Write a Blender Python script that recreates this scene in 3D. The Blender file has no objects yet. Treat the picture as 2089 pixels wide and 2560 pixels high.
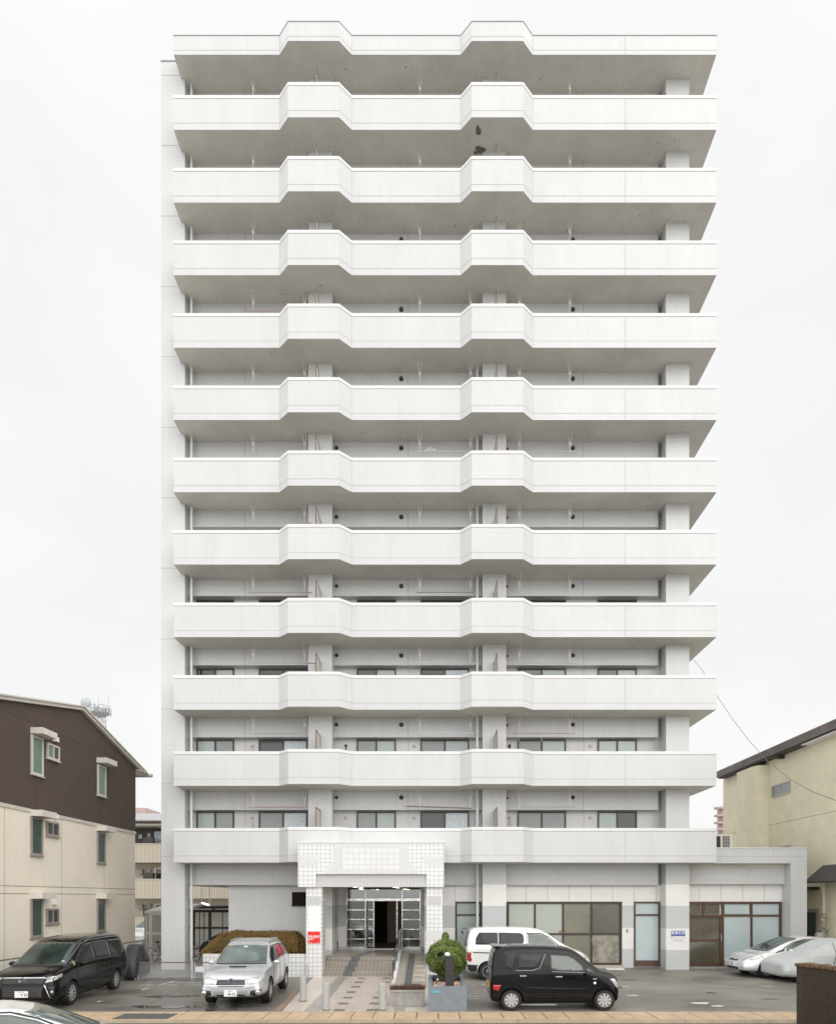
import bpy, bmesh, math, random
from mathutils import Vector, Matrix
from mathutils.bvhtree import BVHTree
R = math.radians
PI = math.pi
scene = bpy.context.scene
C = scene.collection
random.seed(7)

# ------------------------------------------------------------------ camera
FPX, CX, HY, HC = 1620.0, 1085.0, 2243.0, 3.0      # focal length and centre in photo pixels, eye height
cam = bpy.data.cameras.new('camera')
cam.sensor_fit = 'HORIZONTAL'
cam.sensor_width = 36
cam.lens = FPX / 2089 * 36
cam.shift_x = (1044.5 - CX) / 2089
cam.shift_y = (HY - 1280) / 2089
cam.clip_start = 0.1
cam.clip_end = 3000
camo = bpy.data.objects.new('camera', cam)
C.objects.link(camo)
camo.location = (0, 0, HC)
camo.rotation_euler = (R(90), 0, 0)
scene.camera = camo

# ------------------------------------------------------------------ overcast sky and soft sun
SUN_EL, SUN_AZ = 30, 150          # azimuth clockwise from +Y (behind the camera, to its right)
w = bpy.data.worlds.new("World")
scene.world = w
w.use_nodes = True
nt = w.node_tree
nt.nodes.clear()
wo = nt.nodes.new('ShaderNodeOutputWorld')
bg = nt.nodes.new('ShaderNodeBackground')
sky = nt.nodes.new('ShaderNodeTexSky')
sky.sky_type = 'NISHITA'
sky.sun_disc = False
sky.sun_elevation = R(SUN_EL)
sky.sun_rotation = R(SUN_AZ)
sky.air_density = 1.5
sky.dust_density = 6
tc = nt.nodes.new('ShaderNodeTexCoord')
mp = nt.nodes.new('ShaderNodeMapping'); mp.inputs['Scale'].default_value = (1.6, 1.6, 3.2)
nz = nt.nodes.new('ShaderNodeTexNoise'); nz.inputs['Scale'].default_value = 1.3; nz.inputs['Detail'].default_value = 5
cr = nt.nodes.new('ShaderNodeValToRGB')
cr.color_ramp.elements[0].position = .35; cr.color_ramp.elements[0].color = (9.75, 9.76, 9.78, 1)
cr.color_ramp.elements[1].position = .62; cr.color_ramp.elements[1].color = (10.6, 10.58, 10.55, 1)
mx = nt.nodes.new('ShaderNodeMix'); mx.data_type = 'RGBA'; mx.inputs[0].default_value = .96
nt.links.new(tc.outputs['Generated'], mp.inputs[0]); nt.links.new(mp.outputs[0], nz.inputs[0])
nt.links.new(nz.outputs[0], cr.inputs[0])
nt.links.new(sky.outputs[0], mx.inputs[6]); nt.links.new(cr.outputs[0], mx.inputs[7])
# sky shaped by hand: dimmed ahead below white, raised behind to light the facade
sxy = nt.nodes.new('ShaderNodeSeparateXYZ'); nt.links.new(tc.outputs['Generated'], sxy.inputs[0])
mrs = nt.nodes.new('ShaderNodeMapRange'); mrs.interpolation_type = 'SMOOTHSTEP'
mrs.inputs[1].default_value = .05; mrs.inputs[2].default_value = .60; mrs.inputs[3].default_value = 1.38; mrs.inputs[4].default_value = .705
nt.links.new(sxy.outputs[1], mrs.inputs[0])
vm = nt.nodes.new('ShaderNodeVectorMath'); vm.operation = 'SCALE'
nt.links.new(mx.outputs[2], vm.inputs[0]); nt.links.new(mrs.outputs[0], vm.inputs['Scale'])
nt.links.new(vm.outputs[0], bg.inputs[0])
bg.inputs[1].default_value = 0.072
nt.links.new(bg.outputs[0], wo.inputs[0])

sl = bpy.data.lights.new('sun', 'SUN')
sl.energy = 0.45
sl.angle = R(50)
sl.color = (1, .985, .965)
so = bpy.data.objects.new('sun', sl)
C.objects.link(so)
_az = R(SUN_AZ); _el = R(SUN_EL)
sd = Vector((math.sin(_az) * math.cos(_el), math.cos(_az) * math.cos(_el), math.sin(_el)))
so.rotation_euler = sd.to_track_quat('Z', 'Y').to_euler()

scene.view_settings.view_transform = 'Standard'
scene.view_settings.look = 'None'
scene.view_settings.gamma = 1
scene.view_settings.use_curve_mapping = False
scene.view_settings.exposure = 0.90

# ------------------------------------------------------------------ materials
MATS = {}
def _n(t, k, **kw):
    n = t.nodes.new(k)
    for a, b in kw.items(): setattr(n, a, b)
    return n
def srgb(h):
    def f(c): return c / 12.92 if c <= .04045 else ((c + .055) / 1.055) ** 2.4
    return tuple(f(c / 255) for c in h) + (1,)
def base_mat(name, col, rough=.6, metal=0, spec=.5, coat=0, alpha=1, trans=0, emis=None, es=0):
    m = bpy.data.materials.new(name); m.use_nodes = True
    b = m.node_tree.nodes['Principled BSDF']
    if len(col) == 3: col = tuple(col) + (1,)
    b.inputs['Base Color'].default_value = col
    b.inputs['Roughness'].default_value = rough
    b.inputs['Metallic'].default_value = metal
    b.inputs['Specular IOR Level'].default_value = spec
    b.inputs['Coat Weight'].default_value = coat
    b.inputs['Coat Roughness'].default_value = .04
    b.inputs['Transmission Weight'].default_value = trans
    if emis:
        b.inputs['Emission Color'].default_value = tuple(emis) + (1,)
        b.inputs['Emission Strength'].default_value = es
    return m, m.node_tree, b
def mat(name, col, rough=.6, metal=0, var=.12, vs=3.0, bump=0, bs=60, nd=6, grain=0, **kw):
    """plain paint / concrete / metal with slight noise variation in tone"""
    if name in MATS: return MATS[name]
    m, t, b = base_mat(name, col, rough, metal, **kw)
    tc = _n(t, 'ShaderNodeTexCoord')
    if var:
        nz = _n(t, 'ShaderNodeTexNoise'); nz.inputs['Scale'].default_value = vs; nz.inputs['Detail'].default_value = nd
        nz.inputs['Roughness'].default_value = .65
        t.links.new(tc.outputs['Object'], nz.inputs[0])
        mr = _n(t, 'ShaderNodeMapRange'); mr.inputs[1].default_value = .3; mr.inputs[2].default_value = .7
        mr.inputs[3].default_value = 1 - var; mr.inputs[4].default_value = 1 + var * .6
        t.links.new(nz.outputs[0], mr.inputs[0])
        hs = _n(t, 'ShaderNodeHueSaturation'); hs.inputs['Color'].default_value = b.inputs['Base Color'].default_value
        t.links.new(mr.outputs[0], hs.inputs['Value'])
        t.links.new(hs.outputs[0], b.inputs['Base Color'])
        if grain:
            n3 = _n(t, 'ShaderNodeTexNoise'); n3.inputs['Scale'].default_value = 38; n3.inputs['Detail'].default_value = 3
            t.links.new(tc.outputs['Object'], n3.inputs[0])
            m3 = _n(t, 'ShaderNodeMapRange'); m3.inputs[1].default_value = .3; m3.inputs[2].default_value = .7
            m3.inputs[3].default_value = 1 - grain; m3.inputs[4].default_value = 1 + grain
            t.links.new(n3.outputs[0], m3.inputs[0])
            h3 = _n(t, 'ShaderNodeHueSaturation'); t.links.new(hs.outputs[0], h3.inputs['Color']); t.links.new(m3.outputs[0], h3.inputs['Value'])
            t.links.new(h3.outputs[0], b.inputs['Base Color'])
    if bump:
        n2 = _n(t, 'ShaderNodeTexNoise'); n2.inputs['Scale'].default_value = bs; n2.inputs['Detail'].default_value = 3
        t.links.new(tc.outputs['Object'], n2.inputs[0])
        bp = _n(t, 'ShaderNodeBump'); bp.inputs['Strength'].default_value = bump; bp.inputs['Distance'].default_value = .02
        t.links.new(n2.outputs[0], bp.inputs['Height']); t.links.new(bp.outputs[0], b.inputs['Normal'])
    MATS[name] = m
    return m
def uv_nodes(t):
    """wall coordinates: u along the face, v up, from world position and the face's own direction"""
    g = _n(t, 'ShaderNodeNewGeometry')
    cr_ = _n(t, 'ShaderNodeVectorMath', operation='CROSS_PRODUCT'); cr_.inputs[1].default_value = (0, 0, 1)
    t.links.new(g.outputs['True Normal'], cr_.inputs[0])
    no = _n(t, 'ShaderNodeVectorMath', operation='NORMALIZE'); t.links.new(cr_.outputs[0], no.inputs[0])
    dt = _n(t, 'ShaderNodeVectorMath', operation='DOT_PRODUCT')
    t.links.new(g.outputs['Position'], dt.inputs[0]); t.links.new(no.outputs[0], dt.inputs[1])
    sp = _n(t, 'ShaderNodeSeparateXYZ'); t.links.new(g.outputs['Position'], sp.inputs[0])
    cb = _n(t, 'ShaderNodeCombineXYZ')
    t.links.new(dt.outputs['Value'], cb.inputs[0]); t.links.new(sp.outputs[2], cb.inputs[1])
    return g, sp, cb
def tile_mat(name, c1, c2, grout, tw, th, mortar, offset=.5, rough=.35, horiz=False, var=.05, bump=.25, rot=0, dirt=0.0):
    if name in MATS: return MATS[name]
    m, t, b = base_mat(name, c1, rough)
    g, sp, cb = uv_nodes(t)
    br = _n(t, 'ShaderNodeTexBrick')
    br.offset = offset
    br.inputs['Scale'].default_value = 1
    br.inputs['Brick Width'].default_value = tw
    br.inputs['Row Height'].default_value = th
    br.inputs['Mortar Size'].default_value = mortar
    br.inputs['Mortar Smooth'].default_value = .1
    br.inputs['Color1'].default_value = tuple(c1) + (1,)
    br.inputs['Color2'].default_value = tuple(c2) + (1,)
    br.inputs['Mortar'].default_value = tuple(grout) + (1,)
    streak = name == 'white_brick_tile'
    if horiz:
        mpn = _n(t, 'ShaderNodeMapping'); mpn.inputs['Rotation'].default_value = (0, 0, rot)
        t.links.new(g.outputs['Position'], mpn.inputs[0]); t.links.new(mpn.outputs[0], br.inputs[0])
    else:
        t.links.new(cb.outputs[0], br.inputs[0])
    nz = _n(t, 'ShaderNodeTexNoise'); nz.inputs['Scale'].default_value = .7; nz.inputs['Detail'].default_value = 7
    nz.inputs['Roughness'].default_value = .7
    mpz = _n(t, 'ShaderNodeMapping'); mpz.inputs['Scale'].default_value = (1.2, 1.2, .35 if not horiz else 1)
    t.links.new(g.outputs['Position'], mpz.inputs[0]); t.links.new(mpz.outputs[0], nz.inputs[0])
    mr = _n(t, 'ShaderNodeMapRange'); mr.inputs[1].default_value = .3; mr.inputs[2].default_value = .7
    mr.inputs[3].default_value = 1 - var; mr.inputs[4].default_value = 1.02
    t.links.new(nz.outputs[0], mr.inputs[0])
    hs = _n(t, 'ShaderNodeHueSaturation')
    t.links.new(br.outputs['Color'], hs.inputs['Color']); t.links.new(mr.outputs[0], hs.inputs['Value'])
    t.links.new(hs.outputs[0], b.inputs['Base Color'])
    if streak:
        ms = _n(t, 'ShaderNodeMapping'); ms.inputs['Scale'].default_value = (5.5, .45, 1)
        t.links.new(cb.outputs[0], ms.inputs[0])
        ns = _n(t, 'ShaderNodeTexNoise'); ns.inputs['Scale'].default_value = 1; ns.inputs['Detail'].default_value = 5
        t.links.new(ms.outputs[0], ns.inputs[0])
        rs = _n(t, 'ShaderNodeMapRange'); rs.inputs[1].default_value = .56; rs.inputs[2].default_value = .74; rs.inputs[3].default_value = 1; rs.inputs[4].default_value = .955
        t.links.new(ns.outputs[0], rs.inputs[0])
        h2 = _n(t, 'ShaderNodeHueSaturation'); t.links.new(hs.outputs[0], h2.inputs['Color']); t.links.new(rs.outputs[0], h2.inputs['Value'])
        t.links.new(h2.outputs[0], b.inputs['Base Color'])
    if bump:
        bp = _n(t, 'ShaderNodeBump', invert=True); bp.inputs['Strength'].default_value = bump; bp.inputs['Distance'].default_value = .004
        t.links.new(br.outputs['Fac'], bp.inputs['Height']); t.links.new(bp.outputs[0], b.inputs['Normal'])
    MATS[name] = m
    return m

WH = (.80, .80, .785)
BRICK = tile_mat('white_brick_tile', (.64, .645, .645), (.622, .627, .627), (.485, .485, .48), .1, .05, .0050, bump=0, var=.07)
COPING = mat('white_painted_coping', (.70, .705, .70), .5, var=.05, vs=1.5)
JOINT = mat('grey_sealant', (.42, .415, .405), .8, var=.1)
SOFFIT = mat('sprayed_soffit_paint', (.68, .66, .605), .9, var=.15, grain=.12, vs=.55, bump=.5, bs=45)
TILE15 = tile_mat('white_square_tile', (.76, .76, .75), (.73, .73, .72), (.30, .29, .28), .157, .157, .006, 0, .18, var=.04)
TILE20 = tile_mat('large_pale_tile', (.72, .72, .71), (.70, .70, .69), (.42, .42, .41), .208, .208, .005, 0, .3, var=.03)
MOSAIC = tile_mat('small_mosaic_tile', (.80, .80, .79), (.76, .76, .76), (.38, .38, .39), .039, .039, .004, 0, .3, var=.04)
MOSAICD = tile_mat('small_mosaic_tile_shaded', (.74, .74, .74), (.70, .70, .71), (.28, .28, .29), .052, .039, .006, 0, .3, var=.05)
PAPER = mat('smooth_white_board', (.84, .83, .81), .5, var=.05)
BROWN = mat('dark_bronze_frame', (.052, .036, .027), .4, var=.15)
DOORBROWN = mat('brown_wood_frame', (.10, .055, .035), .45, var=.25, vs=6)
PIPE = mat('pale_grey_pipe', (.66, .67, .66), .45, var=.06)
GALV = mat('galvanised_steel', (.56, .58, .60), .35, .5, var=.2, vs=9)
CHROME = mat('polished_steel', (.62, .62, .61), .10, 1, var=.15, bump=.35, bs=9)
BLACK = mat('black_rubber', (.013, .013, .013), .7, var=.2)
BLKPL = mat('black_plastic', (.022, .022, .023), .45, var=.2)
VENTM = mat('dark_vent_metal', (.06, .06, .062), .35, .6, var=.2)
BEIGE = mat('beige_plastic', (.60, .52, .40), .5, var=.1)
CONC = mat('weathered_concrete', (.36, .35, .325), .85, var=.3, vs=4, bump=.4, bs=70)
WIRE = mat('cream_painted_bracket', (.66, .65, .61), .5, var=.05)

def band_mat():
    """smooth cladding in 0.877 m courses, alternately pale grey-blue and white"""
    m, t, b = base_mat('banded_cladding', (.8, .8, .78), .45)
    g, sp, cb = uv_nodes(t)
    d = _n(t, 'ShaderNodeMath', operation='DIVIDE'); d.inputs[1].default_value = .8755 * 2
    t.links.new(sp.outputs[2], d.inputs[0])
    f = _n(t, 'ShaderNodeMath', operation='FRACT'); t.links.new(d.outputs[0], f.inputs[0])
    gt = _n(t, 'ShaderNodeMath', operation='GREATER_THAN'); gt.inputs[1].default_value = .5
    t.links.new(f.outputs[0], gt.inputs[0])
    mx = _n(t, 'ShaderNodeMix', data_type='RGBA')
    mx.inputs[6].default_value = (.555, .575, .575, 1); mx.inputs[7].default_value = (.81, .80, .775, 1)
    t.links.new(gt.outputs[0], mx.inputs[0])
    d2 = _n(t, 'ShaderNodeMath', operation='DIVIDE'); d2.inputs[1].default_value = .8755
    t.links.new(sp.outputs[2], d2.inputs[0])
    f2 = _n(t, 'ShaderNodeMath', operation='FRACT'); t.links.new(d2.outputs[0], f2.inputs[0])
    lt = _n(t, 'ShaderNodeMath', operation='LESS_THAN'); lt.inputs[1].default_value = .012
    t.links.new(f2.outputs[0], lt.inputs[0])
    m2 = _n(t, 'ShaderNodeMix', data_type='RGBA'); m2.inputs[7].default_value = (.4, .4, .39, 1)
    t.links.new(lt.outputs[0], m2.inputs[0]); t.links.new(mx.outputs[2], m2.inputs[6])
    nz = _n(t, 'ShaderNodeTexNoise'); nz.inputs['Scale'].default_value = 1.5; nz.inputs['Detail'].default_value = 6
    t.links.new(g.outputs['Position'], nz.inputs[0])
    mr = _n(t, 'ShaderNodeMapRange'); mr.inputs[1].default_value = .3; mr.inputs[2].default_value = .7
    mr.inputs[3].default_value = .95; mr.inputs[4].default_value = 1.02
    t.links.new(nz.outputs[0], mr.inputs[0])
    hs = _n(t, 'ShaderNodeHueSaturation'); t.links.new(m2.outputs[2], hs.inputs['Color']); t.links.new(mr.outputs[0], hs.inputs['Value'])
    t.links.new(hs.outputs[0], b.inputs['Base Color'])
    return m
BAND = band_mat()

def glass_mat(name, col, rough=.12, var=.1, vs=1.2, spec=.8):
    if name in MATS: return MATS[name]
    m = mat(name, col, rough, 0, var=var, vs=vs, spec=spec)
    return m
G_TEAL = glass_mat('frosted_teal_glass', (.36, .42, .40), .25)
G_GREY = glass_mat('grey_frosted_glass', (.24, .26, .255), .2)
G_CURT = glass_mat('glass_over_white_curtain', (.52, .57, .60), .15, var=.2, vs=9)
G_DARK = glass_mat('dark_window_glass', (.045, .05, .052), .06)
G_BRONZ = glass_mat('bronze_tinted_glass', (.12, .105, .075), .15, var=.35, vs=1.6)

def clear_glass():
    m = bpy.data.materials.new('clear_reflective_glass'); m.use_nodes = True
    t = m.node_tree; t.nodes.clear()
    o = _n(t, 'ShaderNodeOutputMaterial'); mxs = _n(t, 'ShaderNodeMixShader')
    tr = _n(t, 'ShaderNodeBsdfTransparent'); tr.inputs[0].default_value = (.72, .76, .74, 1)
    gl = _n(t, 'ShaderNodeBsdfGlossy'); gl.inputs['Roughness'].default_value = .03
    fr = _n(t, 'ShaderNodeFresnel'); fr.inputs[0].default_value = 1.55
    ad = _n(t, 'ShaderNodeMath', operation='ADD'); ad.inputs[1].default_value = .10
    t.links.new(fr.outputs[0], ad.inputs[0]); t.links.new(ad.outputs[0], mxs.inputs[0])
    t.links.new(tr.outputs[0], mxs.inputs[1]); t.links.new(gl.outputs[0], mxs.inputs[2]); t.links.new(mxs.outputs[0], o.inputs[0])
    MATS['clear'] = m
    return m
G_CLEAR = clear_glass()

def asphalt_mat():
    m, t, b = base_mat('wet_asphalt', (.1, .1, .1), .6)
    g = _n(t, 'ShaderNodeNewGeometry')
    n1 = _n(t, 'ShaderNodeTexNoise'); n1.inputs['Scale'].default_value = .33; n1.inputs['Detail'].default_value = 7; n1.inputs['Roughness'].default_value = .62
    mpa = _n(t, 'ShaderNodeMapping'); mpa.inputs['Scale'].default_value = (.7, 1.25, 1)
    t.links.new(g.outputs['Position'], mpa.inputs[0]); t.links.new(mpa.outputs[0], n1.inputs[0])
    n2 = _n(t, 'ShaderNodeTexNoise'); n2.inputs['Scale'].default_value = 90; n2.inputs['Detail'].default_value = 2
    t.links.new(g.outputs['Position'], n2.inputs[0])
    r1 = _n(t, 'ShaderNodeValToRGB')
    r1.color_ramp.elements[0].position = .34; r1.color_ramp.elements[0].color = (.115, .107, .093, 1)
    r1.color_ramp.elements[1].position = .62; r1.color_ramp.elements[1].color = (.25, .235, .205, 1)
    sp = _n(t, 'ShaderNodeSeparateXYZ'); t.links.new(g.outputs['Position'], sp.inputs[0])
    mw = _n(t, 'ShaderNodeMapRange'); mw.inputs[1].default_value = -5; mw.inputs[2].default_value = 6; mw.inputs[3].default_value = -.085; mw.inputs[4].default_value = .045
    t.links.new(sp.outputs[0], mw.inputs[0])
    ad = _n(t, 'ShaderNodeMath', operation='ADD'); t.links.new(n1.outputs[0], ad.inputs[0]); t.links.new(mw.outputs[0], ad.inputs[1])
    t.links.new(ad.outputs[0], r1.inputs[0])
    mr = _n(t, 'ShaderNodeMapRange'); mr.inputs[1].default_value = .25; mr.inputs[2].default_value = .75; mr.inputs[3].default_value = .6; mr.inputs[4].default_value = 1.4
    t.links.new(n2.outputs[0], mr.inputs[0])
    hs = _n(t, 'ShaderNodeHueSaturation'); t.links.new(r1.outputs[0], hs.inputs['Color']); t.links.new(mr.outputs[0], hs.inputs['Value'])
    t.links.new(hs.outputs[0], b.inputs['Base Color'])
    # wetness follows the low patches
    rr = _n(t, 'ShaderNodeMapRange'); rr.inputs[1].default_value = .30; rr.inputs[2].default_value = .58; rr.inputs[3].default_value = .22; rr.inputs[4].default_value = .6
    t.links.new(ad.outputs[0], rr.inputs[0]); t.links.new(rr.outputs[0], b.inputs['Roughness'])
    bp = _n(t, 'ShaderNodeBump'); bp.inputs['Strength'].default_value = .35; bp.inputs['Distance'].default_value = .01
    t.links.new(n2.outputs[0], bp.inputs['Height']); t.links.new(bp.outputs[0], b.inputs['Normal'])
    return m
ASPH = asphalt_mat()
ROADM = mat('street_asphalt', (.09, .088, .082), .5, var=.3, vs=2, bump=.4, bs=90)
GROUND = mat('town_ground', (.43, .415, .385), .9, var=.3, vs=.2)
PUD = mat('puddle_water', (.05, .048, .044), .02, var=.2, vs=3, spec=1.0); PUD.node_tree.nodes['Principled BSDF'].inputs['IOR'].default_value = 2.0
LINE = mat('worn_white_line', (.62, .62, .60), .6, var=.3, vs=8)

# ------------------------------------------------------------------ helpers
def gz(y):                                   # ground level: the lot rises slightly to the building
    return max(0.0, min(.14, .0125 * (y - 16.7)))
def at(px, py, D):                           # photo pixel and distance -> point
    return Vector(((px - CX) / FPX * D, D, HC + (HY - py) / FPX * D))
def X(px, D): return (px - CX) / FPX * D
def Z(py, D): return HC + (HY - py) / FPX * D

ORG = {}
class MB:
    def __init__(s): s.v = []; s.f = []; s.m = []; s.k = 0
    def use(s, k): s.k = k; return s
    def quad(s, *p):
        i = len(s.v); s.v += [tuple(q) for q in p]; s.f.append(tuple(range(i, i + len(p)))); s.m.append(s.k); return s
    def box(s, x0, x1, y0, y1, z0, z1):
        i = len(s.v)
        s.v += [(x0, y0, z0), (x1, y0, z0), (x1, y1, z0), (x0, y1, z0), (x0, y0, z1), (x1, y0, z1), (x1, y1, z1), (x0, y1, z1)]
        for f in ((0, 3, 2, 1), (4, 5, 6, 7), (0, 1, 5, 4), (1, 2, 6, 5), (2, 3, 7, 6), (3, 0, 4, 7)):
            s.f.append(tuple(i + q for q in f)); s.m.append(s.k)
        return s
    def prism(s, pts, z0, z1):               # pts counter-clockwise in xy
        i = len(s.v); n = len(pts)
        s.v += [(p[0], p[1], z0) for p in pts] + [(p[0], p[1], z1) for p in pts]
        s.f.append(tuple(i + q for q in reversed(range(n)))); s.m.append(s.k)
        s.f.append(tuple(i + n + q for q in range(n))); s.m.append(s.k)
        for q in range(n):
            r = (q + 1) % n
            s.f.append((i + q, i + r, i + n + r, i + n + q)); s.m.append(s.k)
        return s
    def xprism(s, pts, x0, x1):              # pts (y,z)
        i = len(s.v); n = len(pts)
        s.v += [(x0, p[0], p[1]) for p in pts] + [(x1, p[0], p[1]) for p in pts]
        s.f.append(tuple(i + q for q in range(n))); s.m.append(s.k)
        s.f.append(tuple(i + n + q for q in reversed(range(n)))); s.m.append(s.k)
        for q in range(n):
            r = (q + 1) % n
            s.f.append((i + r, i + q, i + n + q, i + n + r)); s.m.append(s.k)
        return s
    def tube(s, pts, r, n=6, cap=True, r1=None):
        pts = [Vector(p) for p in pts]; rings = []
        L = len(pts)
        for a, p in enumerate(pts):
            d = (pts[min(a + 1, L - 1)] - pts[max(a - 1, 0)]).normalized()
            u = d.cross(Vector((0, 0, 1)) if abs(d.z) < .95 else Vector((1, 0, 0))).normalized(); v = d.cross(u)
            rad = r if r1 is None else r + (r1 - r) * a / (L - 1)
            i = len(s.v)
            for q in range(n):
                an = 2 * PI * q / n
                s.v.append(tuple(p + (u * math.cos(an) + v * math.sin(an)) * rad))
            rings.append(i)
        for a in range(L - 1):
            for q in range(n):
                r_ = (q + 1) % n
                s.f.append((rings[a] + q, rings[a] + r_, rings[a + 1] + r_, rings[a + 1] + q)); s.m.append(s.k)
        if cap:
            s.f.append(tuple(rings[0] + q for q in reversed(range(n)))); s.m.append(s.k)
            s.f.append(tuple(rings[-1] + q for q in range(n))); s.m.append(s.k)
        return s
    def lathe(s, prof, c, axis='z', n=20):   # prof [(r, h)]
        rings = []
        for r, h in prof:
            i = len(s.v)
            for q in range(n):
                a = 2 * PI * q / n; u, v = r * math.cos(a), r * math.sin(a)
                p = {'z': (u, v, h), 'y': (u, h, v), 'x': (h, u, v)}[axis]
                s.v.append((c[0] + p[0], c[1] + p[1], c[2] + p[2]))
            rings.append(i)
        for a in range(len(prof) - 1):
            for q in range(n):
                r_ = (q + 1) % n
                s.f.append((rings[a] + q, rings[a] + r_, rings[a + 1] + r_, rings[a + 1] + q)); s.m.append(s.k)
        for rr, rev in ((rings[0], True), (rings[-1], False)):
            s.f.append(tuple(rr + q for q in (reversed(range(n)) if rev else range(n)))); s.m.append(s.k)
        return s
    def build(s, name, mats, parent=None, smooth=False, bevel=0, recalc=True):
        me = bpy.data.meshes.new(name)
        o0 = ORG.get(parent.name, Vector((0, 0, 0))) if parent else Vector((0, 0, 0))
        me.from_pydata([(v[0] - o0[0], v[1] - o0[1], v[2] - o0[2]) for v in s.v], [], s.f)
        if not isinstance(mats, (list, tuple)): mats = [mats]
        for m in mats: me.materials.append(m)
        for p, k in zip(me.polygons, s.m): p.material_index = k
        if recalc:
            bm = bmesh.new(); bm.from_mesh(me); bmesh.ops.recalc_face_normals(bm, faces=bm.faces); bm.to_mesh(me); bm.free()
        if smooth:
            for p in me.polygons: p.use_smooth = True
        o = bpy.data.objects.new(name, me); C.objects.link(o)
        if smooth == 'auto':
            for p in me.polygons: p.use_smooth = True
            me.set_sharp_from_angle(angle=R(35))
        if bevel:
            b = o.modifiers.new('bevel', 'BEVEL'); b.width = bevel; b.segments = 2; b.limit_method = 'ANGLE'
        if parent:
            o.parent = parent; ORG[o.name] = o0
        return o

def tag(o, label=None, cat=None, group=None, kind=None):
    if label: o['label'] = label
    if cat: o['category'] = cat
    if group: o['group'] = group
    if kind: o['kind'] = kind
    return o
def thing(name, label, cat, loc=(0, 0, 0), rz=0, group=None, local=False):
    o = bpy.data.objects.new(name, None); C.objects.link(o)
    o.location = loc; o.rotation_euler = (0, 0, rz)
    o.empty_display_size = .2
    ORG[o.name] = Vector((0, 0, 0)) if local else Vector(loc)
    return tag(o, label, cat, group)
def copy_tree(o, parent=None):
    c = o.copy(); C.objects.link(c)
    if parent is not None: c.parent = parent
    for ch in list(o.children): copy_tree(ch, c)
    return c
def structure(o): o['kind'] = 'structure'; return o
def textmesh(txt, size, name, m, parent, mw, bold=0.0, sx=1.0):
    cu = bpy.data.curves.new('t', 'FONT'); cu.body = txt; cu.size = size; cu.align_x = 'CENTER'; cu.align_y = 'CENTER'
    cu.extrude = .002; cu.offset = bold
    to = bpy.data.objects.new('t', cu); C.objects.link(to)
    dg = bpy.context.evaluated_depsgraph_get()
    me = bpy.data.meshes.new_from_object(to.evaluated_get(dg))
    bpy.data.objects.remove(to)
    me.name = name
    me.transform(Matrix.Diagonal((sx, 1, 1, 1)))
    me.transform(mw)
    if parent: me.transform(Matrix.Translation(-ORG[parent.name]))
    me.materials.clear(); me.materials.append(m)
    o = bpy.data.objects.new(name, me); C.objects.link(o)
    if parent: o.parent = parent; ORG[o.name] = ORG[parent.name]
    return o
def facing_cam(p):           # text matrix: upright, readable from -Y
    return Matrix.Translation(p) @ Matrix.Rotation(PI / 2, 4, 'X')

def frame_window(parent, x0, x1, z0, z1, y, fm, panes, fw=.055, fd=.06, mull=None, rail=None, name='window', mw=.05):
    """window on a wall facing the camera: frame ring + mullions, panes as sub-parts.
    mull: xs of vertical bars, rail: zs of horizontal bars; panes: list of (x0,x1,z0,z1,material)"""
    b = MB()
    b.box(x0, x1, y - fd, y + .02, z1 - fw, z1).box(x0, x1, y - fd, y + .02, z0, z0 + fw)
    b.box(x0, x0 + fw, y - fd, y + .02, z0 + fw, z1 - fw).box(x1 - fw, x1, y - fd, y + .02, z0 + fw, z1 - fw)
    for q in (mull or []): b.box(q - mw / 2, q + mw / 2, y - fd + .008, y + .02, z0 + fw, z1 - fw)
    for q in (rail or []): b.box(x0 + fw, x1 - fw, y - fd + .004, y + .02, q - mw / 2, q + mw / 2)
    f = b.build(name, fm, parent)
    for (a, c, d, e, m) in panes:
        MB().box(a, c, y - .018, y + .01, d, e).build('pane', m, f)
    return f

# ================================================================== GROUND
def sheet(name, x0, x1, ys, m, dz=0, follow=True):
    b = MB()
    for a in range(len(ys) - 1):
        y0, y1 = ys[a], ys[a + 1]
        z0 = (gz(y0) if follow else 0) + dz; z1 = (gz(y1) if follow else 0) + dz
        b.quad((x0, y0, z0), (x1, y0, z0), (x1, y1, z1), (x0, y1, z1))
    return structure(b.build(name, m))
sheet('ground', -900, 900, [-900, 16.7, 27.9, 2000], GROUND, -.012)
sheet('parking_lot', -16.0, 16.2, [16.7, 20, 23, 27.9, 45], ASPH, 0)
structure(MB().quad((-60, -6, -.11 + .12), (60, -6, -.11 + .12), (60, 15.35, -.11 + .12), (-60, 15.35, -.11 + .12)).build('street', ROADM))

# sidewalk of tan slabs, one mesh with open joints between irregular slabs
TAN = mat('tan_paving_slab', (.50, .37, .24), .5, var=.22, vs=2.2, bump=.3, bs=60)
KERBM = mat('tan_kerb_stone', (.40, .32, .22), .6, var=.2, vs=2)
b = MB()
b.use(1).box(-30, 30, 15.50, 16.68, -.05, .012)
b.use(0)
x = -24.0; random.seed(3)
while x < 16:
    wd = .535 + random.uniform(-.01, .01)
    j = random.uniform(-.012, .012)
    g = .011
    b.prism([(x + g, 15.66), (x + wd - g + j * .4, 15.655), (x + wd - g + j, 16.60), (x + g, 16.605)], .0, .045 + random.uniform(-.002, .002))
    x += wd
b.use(2)
x = -24.0
while x < 16:
    b.box(x + .006, x + 1.994, 15.48, 15.635, -.05, .052); x += 2.0
b.box(-24, 16.1, 16.615, 16.675, -.05, .05)
sw = structure(b.build('sidewalk', [TAN, mat('dark_joint', (.12, .10, .075), .8, var=.2), KERBM]))
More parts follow.
